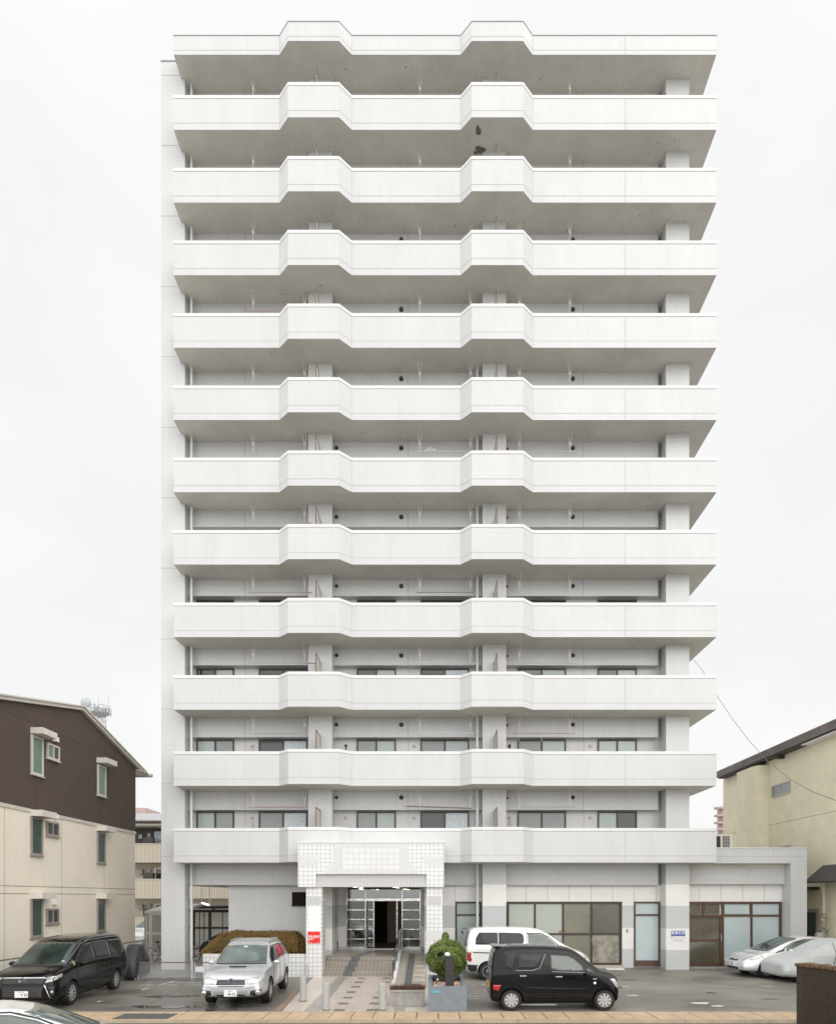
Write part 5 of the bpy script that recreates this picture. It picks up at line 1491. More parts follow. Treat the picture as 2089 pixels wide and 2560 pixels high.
MB().box(p0.x + .038, p0.x + .046, -.235, .235, p0.z - .004, p0.z + .034).build('scoop_opening', BLKPL, s_.root)
s_.plate(.405, '34-22', top='宮城 300'); s_.emblem(.735, .045, kind='blue'); s_.mirrors(2.98, 1.08, P_SILV)
s_.plate(.8, '34-22', front=False)
s_.both('wheel_arch_trim', [(3.56, .24), (3.2, .24), (3.2, .30), (1.4, .30), (1.4, .24)], BLKPL)
s_.seam([(2.13, .35), (2.13, 1.1)]); s_.seam([(1.35, .45), (1.35, 1.1)]); s_.seam([(3.15, .45), (3.12, 1.08)]); s_.handles([(1.5, .94), (2.3, .93)], P_SILV)
s_.seam([(.7, 1.56), (1.6, 1.60), (2.4, 1.58)], BLKPL, .02, name='roof_rail')
for sg_ in (-1, 1):
    pts = [s_.hit('z', xx, sg_ * .55) for xx in (.8, 1.2, 1.8, 2.3)]
    MB().tube([p + Vector((0, 0, .035)) for p in pts], .016, 6).build('roof_rail', GALV, s_.root)
p = s_.hit('x', 0, 1.50); MB().box(p.x - .005, p.x + .01, -.05, .05, 1.47, 1.53).build('inspection_sticker', PAPER, s_.root)

# ---- black minivan at the left, facing the camera
mvan = Car('black_minivan', 'large black minivan with chrome-trimmed nose facing the street by the brown house', (-10.93, 16.95 + 2.355, gz(19)), R(-90 + 3.5), 4.71, 1.735,
    [(.00, .42, .70, .85, .70, .95, .62), (.03, .30, .79, 1.0, .79, 1.25, .68), (.09, .26, .84, 1.08, .84, 1.55, .66), (.20, .24, .86, 1.09, .855, 1.76, .66), (.45, .22, .8675, 1.09, .86, 1.82, .67), (1.3, .21, .8675, 1.08, .865, 1.83, .68),
     (2.3, .21, .8675, 1.07, .865, 1.82, .68), (2.75, .21, .8675, 1.06, .865, 1.77, .67), (3.1, .21, .8675, 1.06, .86, 1.62, .67), (3.5, .21, .8675, 1.05, .855, 1.36, .70), (3.85, .21, .8675, 1.03, .84, 1.13, .74), (4.0, .21, .8675, 1.01, .83, 1.06, .75),
     (4.3, .21, .865, .97, .82, 1.01, .74), (4.52, .22, .85, .90, .80, .95, .71), (4.64, .23, .82, .80, .77, .86, .68), (4.69, .25, .78, .66, .74, .72, .66), (4.71, .30, .72, .5, .7, .58, .62)],
    P_BLACK, (.95, 3.80), .325, rimk='spoke', tw=.2, cat='minivan')
n = mvan
n.both('rear_side_window', [(.35, 1.22), (.40, 1.60), (1.30, 1.63), (1.30, 1.16), (.6, 1.15)], V_TINT)
n.both('sliding_door_window', [(1.38, 1.16), (1.38, 1.63), (2.35, 1.62), (2.35, 1.15)], V_TINT)
n.both('front_side_window', [(2.43, 1.15), (2.43, 1.62), (2.75, 1.60), (3.15, 1.42), (3.48, 1.18), (3.5, 1.13)], V_TINT)
n.both('front_quarter_window', [(3.58, 1.14), (3.56, 1.24), (3.78, 1.11)], V_GLASS)
n.patch('windscreen', [(-.69, 1.11), (.69, 1.11), (.62, 1.66), (-.62, 1.66)], 'x', V_GLASSD)
n.patch('wiper_cowl', [(-.72, 1.085), (.72, 1.085), (.71, 1.115), (-.71, 1.115)], 'x', BLKPL, off=.01)
n.patch('rear_window', [(-.62, 1.15), (.62, 1.15), (.56, 1.62), (-.56, 1.62)], 'x', V_TINT, side=-1)
n.patch('upper_grille', [(-.52, .68), (-.55, .84), (.55, .84), (.52, .68)], 'x', BLKPL)
n.patch('lower_grille', [(-.50, .32), (-.53, .60), (.53, .60), (.50, .32)], 'x', BLKPL)
for zz_ in (.38, .44, .50): n.patch('grille_bar', [(-.49, zz_), (.49, zz_), (.49, zz_ + .014), (-.49, zz_ + .014)], 'x', mat('dark_chrome', (.16, .16, .17), .2, .8), off=.014)
n.patch('chrome_trim', [(-.56, .83), (.56, .83), (.56, .855), (-.56, .855)], 'x', CHROME, off=.014)
for sg_ in (-1, 1):
    n.patch('headlamp', [(sg_ * .56, .70), (sg_ * .60, .80), (sg_ * .80, .87), (sg_ * .84, .80), (sg_ * .75, .74)], 'x', V_LAMP)
    n.patch('chrome_trim', [(sg_ * .55, .83), (sg_ * .80, .895), (sg_ * .81, .875), (sg_ * .56, .805)], 'x', CHROME, off=.014)
    n.patch('chrome_trim', [(sg_ * .55, .665), (sg_ * .58, .665), (sg_ * .735, .29), (sg_ * .81, .29), (sg_ * .81, .265), (sg_ * .715, .265)], 'x', CHROME, off=.016)
    n.patch('fog_lamp_bezel', [(sg_ * .65, .60), (sg_ * .80, .62), (sg_ * .80, .34), (sg_ * .745, .34)], 'x', BLKPL)
    p = n.hit('x', sg_ * .75, .47)
    if p: MB().lathe([(.001, .015), (.035, .015), (.04, -.02)], p, 'x', 12).build('fog_lamp', V_LAMP, n.root, smooth=True)
    n.patch('headlamp', [(4.28, .84), (4.30, .92), (4.60, .86), (4.62, .76)], 'y', V_LAMP, side=sg_)
n.plate(.42, '・9 20', top='仙台 300'); n.emblem(.775, .062, kind='slash'); n.mirrors(3.42, 1.10, P_BLACK, out=.13); n.plate(.8, '・9 20', front=False)
n.handles([(1.6, .98), (2.55, .97)], P_BLACK)
n.seam([(.25, 1.68), (1.2, 1.715), (2.5, 1.705), (2.9, 1.62), (3.3, 1.42), (3.85, 1.10)], mat('satin_roof_trim', (.42, .42, .43), .25, .7), .018, name='roof_rail')
n.seam([(2.39, .35), (2.39, 1.12)]); n.seam([(1.34, .45), (1.34, 1.12)]); n.seam([(3.5, .55), (3.5, 1.1)])
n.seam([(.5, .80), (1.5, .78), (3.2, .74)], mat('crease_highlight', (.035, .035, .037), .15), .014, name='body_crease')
n.seam([(1.4, .27), (2.4, .26), (3.3, .26)], mat('dark_chrome', (.16, .16, .17), .2, .8), .02, name='sill_trim')
p = n.hit('x', .58, 1.17)
if p: MB().lathe([(.001, .01), (.05, .008), (.052, -.004)], p, 'x', 14).build('door_badge', mat('pale_disc', (.45, .5, .45), .3), n.root)
tg = thing('plush_charm', 'small yellowish plush charm seen at the front quarter window of the black minivan', 'toy', (0, 0, 0), local=True)
pq = mvan.root.matrix_basis if False else (Matrix.Translation(mvan.root.location) @ Matrix.Rotation(mvan.root.rotation_euler.z, 4, 'Z'))
ph_ = n.hit('y', 3.62, 1.16, 1)
tg.location = pq @ (ph_ + Vector((0, .03, -.06)))
MB().lathe([(.005, -.06), (.045, -.045), (.05, -.01), (.03, .02), (.036, .05), (.022, .075), (.004, .085)], (0, 0, 0), 'z', 12).build('charm_body', mat('dull_yellow_plush', (.33, .27, .09), .9, var=.4, vs=30), tg, smooth=True)

# ---- silver hybrid hatchback at the right, nose to the left
PR = [(.00, .40, .66, .7, .66, .85, .58), (.04, .30, .77, .88, .77, 1.02, .66), (.16, .26, .83, .96, .82, 1.13, .66), (.5, .22, .86, .97, .84, 1.27, .62), (1.0, .20, .8725, .96, .85, 1.40, .60), (1.5, .19, .8725, .95, .855, 1.47, .60),
      (2.0, .19, .8725, .94, .86, 1.49, .60), (2.4, .19, .8725, .93, .86, 1.45, .59), (2.8, .19, .8725, .92, .855, 1.32, .61), (3.2, .19, .8725, .91, .85, 1.12, .66), (3.5, .19, .8725, .89, .84, .985, .70), (3.7, .19, .87, .86, .82, .925, .70),
      (4.0, .20, .86, .78, .79, .84, .66), (4.25, .21, .82, .69, .74, .74, .60), (4.38, .23, .75, .60, .68, .64, .54), (4.44, .26, .66, .52, .60, .56, .48), (4.46, .32, .58, .46, .52, .50, .42)]
hyb = Car('silver_hatchback', 'sleek silver hatchback pointing left in front of the glazed shop door', (X(1826, 23.5) + 2.50, 23.55 + .5, gz(24.0)), R(180 + 2), 4.46, 1.745, PR, P_PEARL, (.88, 3.58), .31, rimk='five', tw=.19)
h = hyb
h.both('rear_side_window', [(.75, 1.10), (1.2, 1.30), (1.62, 1.34), (1.62, 1.02), (1.0, 1.02)], V_TINT)
h.both('front_side_window', [(1.70, 1.01), (1.70, 1.35), (2.15, 1.34), (2.5, 1.26), (2.85, 1.08), (2.9, .97)], V_GLASSM)
h.both('front_quarter_window', [(2.96, .97), (2.94, 1.05), (3.3, .92), (3.28, .90)], V_GLASS)
h.seam([(.72, 1.12), (1.2, 1.33), (1.7, 1.375), (2.15, 1.36), (2.55, 1.26), (2.95, 1.06)], mat('smoked_visor', (.14, .12, .12), .2), .045, name='window_visor')
h.patch('windscreen', [(-.66, .95), (.66, .95), (.56, 1.42), (-.56, 1.42)], 'x', V_GLASSM)
h.patch('bonnet_gap', [(-.62, .86), (.62, .86), (.62, .868), (-.62, .868)], 'x', BLACK)
for sg_ in (-1, 1):
    h.patch('headlamp', [(3.72, .76), (3.80, .83), (4.12, .74), (4.25, .66), (4.1, .64)], 'y', V_LAMP, side=sg_)
    h.patch('headlamp', [(sg_ * .48, .62), (sg_ * .60, .76), (sg_ * .74, .74), (sg_ * .70, .64)], 'x', V_LAMP)
    h.patch('fog_lamp', [(sg_ * .62, .34), (sg_ * .62, .48), (sg_ * .70, .48), (sg_ * .70, .34)], 'x', V_LAMP)
h.patch('grille', [(-.28, .58), (-.30, .63), (.30, .63), (.28, .58)], 'x', BLKPL); h.patch('lower_grille', [(-.40, .27), (-.44, .36), (.44, .36), (.40, .27)], 'x', BLKPL)
h.emblem(.62, .05, kind='ring'); h.plate(.46, '30-31', top='宮城 301'); h.mirrors(2.78, .99, P_PEARL)
h.seam([(1.66, .3), (1.66, 1.0)]); h.seam([(2.95, .35), (2.9, .95)]); h.handles([(1.2, .86), (1.9, .84)], P_PEARL)

# ---- white sedan close to the camera, bottom left
WS = [(.00, .40, .62, .8, .62, .92, .54), (.05, .30, .76, .95, .76, 1.03, .68), (.3, .24, .84, 1.0, .83, 1.07, .74), (.75, .22, .87, 1.0, .85, 1.13, .70), (1.1, .2, .88, .99, .86, 1.30, .64), (1.45, .2, .88, .98, .87, 1.43, .60), (1.85, .2, .88, .97, .87, 1.48, .60),
      (2.25, .2, .88, .96, .87, 1.455, .60), (2.6, .2, .88, .95, .87, 1.35, .61), (2.95, .2, .88, .94, .86, 1.19, .65), (3.3, .2, .88, .88, .85, 1.0, .70), (3.6, .2, .88, .82, .83, .90, .72), (4.2, .21, .87, .76, .80, .82, .68), (4.5, .23, .82, .66, .74, .71, .60), (4.62, .27, .72, .60, .64, .65, .5), (4.65, .35, .62, .52, .54, .56, .42)]
ws = Car('white_sedan', 'white sedan cut off by the bottom left corner with only roof and windows in view', (-5.98, 9.45, .01), R(29), 4.65, 1.76, WS, P_WHITE, (.95, 3.65), .32, tw=.2, rimk='five')
ws.both('side_window', [(1.40, 1.08), (1.52, 1.24), (1.68, 1.33), (1.90, 1.385), (1.90, 1.04), (1.42, 1.04)], V_TINT)
ws.both('side_window', [(1.97, 1.04), (1.97, 1.39), (2.2, 1.375), (2.5, 1.28), (2.72, 1.17), (2.92, 1.02)], V_GLASSL)
ws.seam([(1.36, 1.06), (1.48, 1.26), (1.66, 1.36), (1.95, 1.41), (2.2, 1.40), (2.52, 1.30), (2.76, 1.18), (3.0, 1.02)], BLACK, .03, name='window_seal')
ws.patch('windscreen', [(-.66, 1.0), (.66, 1.0), (.55, 1.39), (-.55, 1.39)], 'x', V_GLASSM); ws.patch('rear_window', [(-.62, 1.12), (.62, 1.12), (.54, 1.38), (-.54, 1.38)], 'x', V_TINT, side=-1)
ws.mirrors(2.80, 1.06, P_WHITE); ws.plate(.45, '12-08'); ws.plate(.7, '12-08', front=False)
ws.both('headlamp', [(4.1, .70), (4.1, .80), (4.45, .72), (4.5, .62)], V_LAMP); ws.both('tail_lamp', [(.05, .78), (.08, .92), (.4, .92), (.35, .80)], V_RED)
# a second of the same shape far behind, and another at the bottom right edge
w2 = copy_tree(ws.root); w2.location = (-17.35, 40.0, .14); w2.rotation_euler = (0, 0, R(-96))
w2['label'] = 'white car far behind, a sliver between the brown house and the bicycle shed'
w3 = copy_tree(ws.root); w3.location = (6.95, 7.2, .01); w3['label'] = 'pale car whose roof edge shows at the bottom right below the block wall'
for w_ in (ws.root, w2, w3): w_['group'] = 'white sedans'

# ---- car under a grey cover
cc = thing('covered_car', 'car draped in a pale grey cover, in front of the silver hatchback', 'covered car', (X(1910, 21.9) + 2.72, 21.9 + .9, gz(22.5)), R(180 + 4), local=True)
st_ = [(0, .28, .70, .7, .66, .8, .6), (.06, .20, .86, .85, .80, .98, .68), (.4, .18, .93, .98, .86, 1.10, .70), (.9, .18, .95, 1.0, .88, 1.30, .62), (1.5, .18, .95, 1.0, .88, 1.46, .60), (2.1, .18, .95, .98, .88, 1.49, .60), (2.5, .18, .95, .97, .88, 1.42, .60), (3.0, .18, .95, .95, .87, 1.16, .66), (3.4, .18, .95, .92, .86, .96, .72),
       (3.9, .18, .94, .84, .83, .87, .70), (4.2, .2, .90, .74, .78, .79, .64), (4.33, .22, .82, .66, .72, .70, .56), (4.37, .30, .7, .55, .6, .60, .48)]
V_, F_ = loft(st_, 4.37)
me = bpy.data.meshes.new('cover'); me.from_pydata(V_, [], F_)
bm = bmesh.new(); bm.from_mesh(me); bmesh.ops.recalc_face_normals(bm, faces=bm.faces); bm.to_mesh(me); bm.free()
to = bpy.data.objects.new('t', me); C.objects.link(to); q = to.modifiers.new('s', 'SUBSURF'); q.levels = 4; q.render_levels = 4
me = eval_mesh(to); bpy.data.objects.remove(to); me.name = 'car_cover'
for v_ in me.vertices:
    x, y, z = v_.co
    k1 = max(0, 1 - z / 1.1)
    f = .026 * math.sin(x * 9 + z * 3) * k1 + .020 * math.sin(x * 19 - z * 5 + y) * k1 + .022 * math.sin((x * 2.2 + z * 7)) * (1 if .4 < z < 1.3 else .3)
    nrm = Vector((0, math.copysign(1, y), 0)) if abs(y) > .4 else Vector((0, 0, .5))
    v_.co += nrm * f
for p in me.polygons: p.use_smooth = True
me.materials.append(mat('pale_grey_cover_cloth', (.52, .54, .54), .75, var=.12, vs=2, bump=.15, bs=25))
o = bpy.data.objects.new('car_cover', me); C.objects.link(o); o.parent = cc
cc_b = BVHTree.FromPolygons([v_.co.copy() for v_ in me.vertices], [tuple(p.vertices) for p in me.polygons])
P_ = []
for q in range(24):                            # strap over the cover
    z = .2 + q / 23 * 1.15; hh = cc_b.ray_cast(Vector((.55 - q * .012, 3, z)), Vector((0, -1, 0)))
    if hh[0]: P_.append(hh[0] + Vector((0, .004, 0)))
if len(P_) > 1: MB().tube(P_, .011, 5).build('strap', BLKPL, cc)
for wx_ in (-1.3, 1.4):
    for sd_ in (-1, 1): MB().lathe([(.2, sd_ * .60), (.31, sd_ * .60), (.31, sd_ * .78), (.2, sd_ * .79)], (wx_, 0, .31), 'y', 24).build('wheel', BLACK, cc)

# ---- covered motorcycle behind the fence
mc = thing('covered_motorcycle', 'motorcycle hidden under a black cover beside the black minivan', 'motorcycle', (X(335, 23.4), 23.6, gz(23.4)), R(100), local=True)
me = bpy.data.meshes.new('c'); V_, F_ = loft([(0, .10, .16, .3, .18, .42, .14), (.1, .05, .26, .5, .26, .70, .2), (.45, .03, .30, .6, .32, .98, .2), (.8, .03, .32, .7, .36, 1.22, .22), (1.05, .03, .30, .65, .36, 1.24, .30), (1.35, .03, .30, .6, .32, .98, .22), (1.8, .04, .28, .5, .28, .92, .18), (2.05, .08, .22, .4, .22, .7, .14), (2.12, .15, .14, .3, .14, .5, .1)], 2.12)
me.from_pydata(V_, [], F_)
to = bpy.data.objects.new('t', me); C.objects.link(to); q = to.modifiers.new('s', 'SUBSURF'); q.levels = 3; q.render_levels = 3
me = eval_mesh(to); bpy.data.objects.remove(to); me.name = 'motorcycle_cover'
for v_ in me.vertices:
    x, y, z = v_.co
    v_.co += Vector((0, math.copysign(1, y) * (.022 * math.sin(x * 11 + z * 4) + .012 * math.sin(x * 23 - z * 6)) * (1 if abs(y) > .05 else 0), .01 * math.sin(x * 14)))
for p in me.polygons: p.use_smooth = True
me.materials.append(mat('dark_cover_cloth', (.028, .030, .034), .5, var=.25, vs=3, bump=.2, bs=20))
o = bpy.data.objects.new('motorcycle_cover', me); C.objects.link(o); o.parent = mc
for q in (-.72, .72): MB().lathe([(.2, -.06), (.29, -.05), (.29, .05), (.2, .06)], (q, 0, .29), 'y', 24).build('wheel', BLACK, mc)

# ================================================================== BICYCLES and shed
def bicycle(loc, rz, lab, basket=False):
    r = thing('bicycle', lab, 'bicycle', loc, rz, 'bicycles parked under the building', local=True)
    for x in (-.53, .53):
        pts = [(x + .32 * math.cos(2 * PI * q / 28), 0, .34 + .32 * math.sin(2 * PI * q / 28)) for q in range(29)]
        wv = MB().tube(pts, .019, 6).build('wheel', BLACK, r)
        b = MB().tube([(p[0] * .93 + x * .07, 0, .34 + (p[2] - .34) * .93) for p in pts], .009, 5)
        for q in range(14):
            a = 2 * PI * q / 14; b.tube([(x, 0, .34), (x + .30 * math.cos(a), 0, .34 + .30 * math.sin(a))], .0018, 3, cap=False)
        b.tube([(x, -.05, .34), (x, .05, .34)], .02, 8); b.build('rim', GALV, wv)
    b = MB().tube([(-.53, 0, .34), (-.12, 0, .32), (.38, 0, .72), (.42, 0, .86)], .016, 6).tube([(-.12, 0, .32), (-.24, 0, .88)], .016, 6).tube([(-.53, 0, .34), (-.2, 0, .72)], .01, 6).tube([(.38, 0, .72), (.53, 0, .34)], .014, 6).tube([(-.2, 0, .68), (.38, 0, .74)], .016, 6)
    b.build('frame', mat('dark_bicycle_frame', (.03, .03, .035), .3, .3), r)
    MB().tube([(.42, 0, .86), (.42, 0, .98), (.40, -.14, 1.02), (.24, -.27, 1.0)], .012, 6).tube([(.42, 0, .98), (.40, .14, 1.02), (.24, .27, 1.0)], .012, 6).build('handlebar', GALV, r)
    MB().lathe([(.01, -.03), (.09, -.02), (.10, .02), (.05, .05), (.01, .055)], (-.25, 0, .90), 'z', 12).build('saddle', BLACK, r)
    arc = [(-.53 + .36 * math.cos(a), 0, .34 + .36 * math.sin(a)) for a in [R(20 + q * 16) for q in range(10)]]
    MB().tube(arc, .012, 5).build('mudguard', GALV, r); b = MB(); b.tube([(.53 + .36 * math.cos(a), 0, .34 + .36 * math.sin(a)) for a in [R(30 + q * 15) for q in range(8)]], .012, 5).build('mudguard', GALV, r)
    if basket:
        b = MB()
        for q in range(6):
            z = .78 + q * .045; e = .13 + q * .008
            b.tube([(.50, -e, z), (.50 + 2 * e, -e, z), (.50 + 2 * e, e, z), (.50, e, z), (.50, -e, z)], .005, 4)
        for q in range(7):
            y = -.15 + q * .05; b.tube([(.80, y, .78), (.83, y, 1.0)], .004, 4)
        b.box(.5, .76, -.13, .13, .77, .78).build('basket', GALV, r)
    b = MB().lathe([(.09, -.01), (.09, .01)], (-.12, .04, .32), 'y', 16).tube([(-.12, .06, .32), (-.03, .06, .18)], .01, 5).box(-.07, .01, .06, .15, .165, .185)
    b.build('crank', GALV, r)
gzb = gz(27)
bicycle((X(496, 27.5), 27.5, gzb), R(8), 'bicycle nearest the white downpipe, its front wheel clear of the hedge', True)
bicycle((X(512, 28.1), 28.1, gzb), R(172), 'second bicycle under the building, just behind the one at the downpipe', False)
bicycle((X(540, 28.9), 28.9, gzb), R(70), 'bicycle half hidden behind the top left of the russet hedge', True)
bicycle((X(562, 29.6), 29.6, gzb), R(80), 'bicycle farthest right under the building with only its handlebar above the hedge', False)
bicycle((X(392, 27.6), 28.3, gzb), R(10), 'bicycle seen low beneath the shed panels left of the tall brick pillar', False)
o = MB()
cv = thing('bicycle_cover', 'dark cloth cover humped over the bicycles behind the hedge', 'cover', (X(535, 28.4), 28.4, gzb))
me = bpy.data.meshes.new('c'); V_, F_ = loft([(0, .35, .1, .5, .12, .6, .1), (.1, .3, .2, .7, .24, .9, .2), (.5, .3, .26, .8, .3, 1.1, .22), (.9, .35, .26, .9, .32, 1.32, .24), (1.15, .5, .2, .95, .24, 1.25, .18), (1.22, .7, .1, .9, .12, 1.1, .1)], 1.22)
me.from_pydata(V_, [], F_); to = bpy.data.objects.new('t', me); C.objects.link(to); q = to.modifiers.new('s', 'SUBSURF'); q.levels = 2; q.render_levels = 2
me = eval_mesh(to); bpy.data.objects.remove(to); me.name = 'cloth'
for p in me.polygons: p.use_smooth = True
me.materials.append(mat('navy_cloth', (.022, .024, .032), .7, var=.3, vs=5))
o = bpy.data.objects.new('cloth', me); C.objects.link(o); o.parent = cv

SHED = mat('taupe_shed_metal', (.40, .375, .335), .45, var=.06)
SHEDP = mat('smoky_shed_panel', (.24, .23, .22), .3, var=.08)
DSH = mat('dark_shed_metal', (.045, .04, .035), .5)
MILK = mat('milky_panel', (.62, .62, .58), .4, var=.05)
_t = MILK.node_tree; _tr = _n(_t, 'ShaderNodeBsdfTranslucent'); _tr.inputs[0].default_value = (.8, .8, .75, 1); _ms = _n(_t, 'ShaderNodeMixShader'); _ms.inputs[0].default_value = .5
_t.links.new(_t.nodes['Principled BSDF'].outputs[0], _ms.inputs[1]); _t.links.new(_tr.outputs[0], _ms.inputs[2]); _t.links.new(_ms.outputs[0], _t.nodes['Material Output'].inputs[0])
sh = thing('bicycle_shed', 'taupe metal bicycle shed with smoky panels left of the tall brick pillar', 'shed', (X(385, 29), 29, gz(29)))
D = 29.0
def K(px, py): return X(330 + px / 6.43, D), Z(2200 + py / 6.43, D)
x0, zt0 = K(222, 545); x1 = -11.3; zb0 = K(0, 1185)[1]; zm0 = K(0, 865)[1]
b = MB()
b.box(x0, x0 + .07, D, D + .07, zb0, zt0).box(x0, x1, D, D + .07, zt0 - .07, zt0 + .01).box(x0, x1, D + .003, D + .067, zm0 - .06, zm0 + .06).box(x0, x1, D, D + .07, zb0 - .03, zb0 + .06)
b.box(x0 + .12, x0 + .28, D + .01, D + .10, .1, zt0 - .07)
b.build('panel_frame', SHED, sh)
MB().box(x0 + .28, x1, D + .03, D + .04, zb0 + .06, zm0 - .06).build('wall_panel', SHEDP, sh)
MB().box(x0 + .28, x1, D + .03, D + .04, zm0 + .06, zt0 - .07).build('wall_panel', SHEDP, sh)
MB().xprism([(D - .02, zt0 + .01), (D - .02, zt0 + .12), (D + 2.6, zt0 + .42), (D + 2.6, zt0 + .30)], x0 - .05, x1).build('roof', SHED, sh)
b = MB().box(K(150, 0)[0], x0 - .01, D + .3, D + .4, .1, K(0, 510)[1]); b.build('side_panel', mat('plain_grey_panel', (.27, .26, .25), .6), sh)
# far shed seen through the passage
sh2 = thing('cycle_shelter', 'dark-framed cycle shelter with milky panels seen through the passage', 'shed', (X(530, 35.6), 35.6, gz(31)))
D = 35.6
def K(px, py): return X(330 + px / 6.43, D), Z(2200 + py / 6.43, D)
xL_, xR_ = X(470, D), X(640, D)
b = MB()
for px, wd in ((990, .10), (1245, .13), (1640, .1)): xq = K(px, 0)[0]; b.box(xq - wd / 2, xq + wd / 2, D, D + .1, .1, K(0, 505)[1])
for px in (1078, 1152, 1450): xq = K(px, 0)[0]; b.box(xq - .018, xq + .018, D + .02, D + .06, .1, K(0, 505)[1])
b.box(xL_, xR_, D + .001, D + .09, K(0, 790)[1], K(0, 760)[1]).box(xL_, xR_, D - .02, D + .1, K(0, 525)[1], K(0, 480)[1])
b.box(xL_ + .6, xR_, D - .9, D - .8, K(0, 462)[1], K(0, 430)[1]).tube([(K(1350, 0)[0], D - .85, K(0, 440)[1]), (K(1350, 0)[0], D, K(0, 500)[1])], .05)
b.build('shelter_frame', DSH, sh2)
MB().box(xL_, xR_, D + .10, D + .115, .3, K(0, 505)[1]).build('milky_wall', MILK, sh2)
MB().xprism([(D - 1.0, K(0, 430)[1]), (D - 1.0, K(0, 430)[1] + .05), (D + .3, K(0, 430)[1] + .12), (D + .3, K(0, 430)[1] + .05)], xL_, xR_).build('roof', DSH, sh2)
# lit tube lamp under the passage ceiling
tl = thing('tube_lamp', 'lit white tube lamp under the passage ceiling above the bicycles', 'lamp', (X(516, 29.2), 29.2, 3.4))
TUBE, _t, _b = base_mat('lit_tube', (.9, .9, .88), .5, emis=(1, .98, .92), es=1.6)
pA, pB = at(505, 2258, 28.6), at(521, 2263, 29.8)
MB().tube([pA, pB], .035, 10).build('tube', TUBE, tl, smooth='auto')
MB().tube([pB, pB + Vector((.10, .05, -.01))], .055, 10).tube([pB + Vector((.05, 0, 0)), (pB.x + .05, pB.y, 3.5)], .014, 6).tube([pA + Vector((0, 0, .04)), (pA.x, pA.y, 3.5)], .01, 6).build('holder', PAPER, tl)

# chain-link fence
def chain_fence(name, lab, x0, x1, y0, y1, zt_, posts, railm, sag=0):
    f = thing(name, lab, 'fence', (x0, y0, gz(y0)))
    L = math.hypot(x1 - x0, y1 - y0); ux, uy = (x1 - x0) / L, (y1 - y0) / L
    def pt(s, z): return (x0 + ux * s, y0 + uy * s, z)
    g = gz(y0)
    MB().tube([pt(0, zt_), pt(L, zt_)], .021, 8).tube([pt(0, g + .06), pt(L, g + .06)], .010, 6).build('rail', railm, f)
    b = MB(); H = zt_ - g - .08; p = .085; s = -H
    while s < L:
        for d in (1, -1):
            a0, a1 = (s, s + H) if d > 0 else (s + H, s)
            z0, z1 = g + .06, g + .06 + H
            c0, c1 = max(0, min(L, a0)), max(0, min(L, a1))
            if abs(a1 - a0) < 1e-6 or c0 == c1: continue
            za = z0 + (c0 - a0) / (a1 - a0) * H; zb = z0 + (c1 - a0) / (a1 - a0) * H
            b.tube([pt(c0, za), pt(c1, zb)], .0036, 4, cap=False)
        s += p
    b.build('chain_link_mesh', GALV, f)
    for s in posts: MB().tube([pt(s, g - .05), pt(s, zt_ + .015)], .03, 10).tube([pt(s + .10, g - .05), pt(s + .10, zt_ - .02)], .012, 6).build('fence_post', mat('pale_galvanised_post', (.58, .64, .68), .35, .3), f, smooth='auto')
    return f
RUST = mat('rusty_rail', (.20, .15, .12), .6, var=.4, vs=8)
D = 22.9
fx0, fx1 = X(300, D), X(540, D)
chain_fence('chain_link_fence', 'low chain-link fence with rusty top rail in front of the tall brick pillar', fx0, fx1, D, D, Z(2407, D), [X(338, D) - fx0, X(480, D) - fx0], RUST)
nx = thing('blank_notice', 'small blank white notice tied to the chain-link fence', 'notice', (X(498, D), D - .03, Z(2432, D)))
MB().box(X(489.5, D), X(510.5, D), D - .035, D - .026, Z(2431, D), Z(2417, D)).build('notice_board', mat('bleached_white_card', (.72, .74, .74), .5, var=.06, vs=6), nx)
chain_fence('boundary_fence', 'long low fence running back along the foot of the brown house wall', -13.35, -13.0, 17.5, 29.2, 1.05, [.8, 2.8, 5.0, 7.2, 9.4, 11.2], RUST)
# kerb and bare strip along the back fence
structure(MB().box(-16, -7.8, 23.0, 23.16, 0, gz(23) + .06).build('rear_kerb', CONC))
structure(sheet('concrete_strip', -16, -7.4, [23.16, 25, 29, 45], mat('pale_concrete_ground', (.25, .24, .22), .8, var=.35, vs=1.5), .006))

# ================================================================== NEIGHBOURS
# ---- brown and cream house on the left (its gable wall runs away from the camera at x = -13.8)
HXW = -13.8
SIDE = tile_mat('cream_brick_siding', (.86, .79, .67), (.82, .75, .63), (.73, .66, .55), .30, .075, .006, .5, .7, var=.08)
DBR = mat('dark_brown_render', (.086, .062, .049), .85, var=.12, vs=3, bump=.3, bs=120)
TRIMC = mat('cream_trim', (.58, .54, .47), .5, var=.06)
hb = thing('brown_house', 'three-storey house with dark brown upper wall over cream brick siding on the left', 'building', (HXW - 4, 24, 0))
zt6 = 5.96
MB().box(-27, HXW, 15.2, 29.92, 0, zt6).build('lower_wall', SIDE, hb)
def eave(y): return 9.0 + (29.92 - y) * (1.29 / 4.7) if y > 25.2 else 10.29 - (25.2 - y) * .215
MB().xprism([(15.2, zt6), (29.92, zt6), (29.92, 9.0), (25.2, 10.29), (15.2, eave(15.2))], -27, HXW + .02).build('upper_wall', DBR, hb)
b = MB()
def strip(pts, x0, x1, t):
    for (a, c) in zip(pts[:-1], pts[1:]):
        b.xprism([(a[0], a[1]), (c[0], c[1]), (c[0], c[1] + t), (a[0], a[1] + t)], x0, x1)
strip([(15.0, eave(15.0) - .02), (25.2, 10.27), (30.75, 10.27 - 5.55 * .2745)], -27.3, HXW + .16, .12)
rf = b.build('roof', TRIMC, hb)
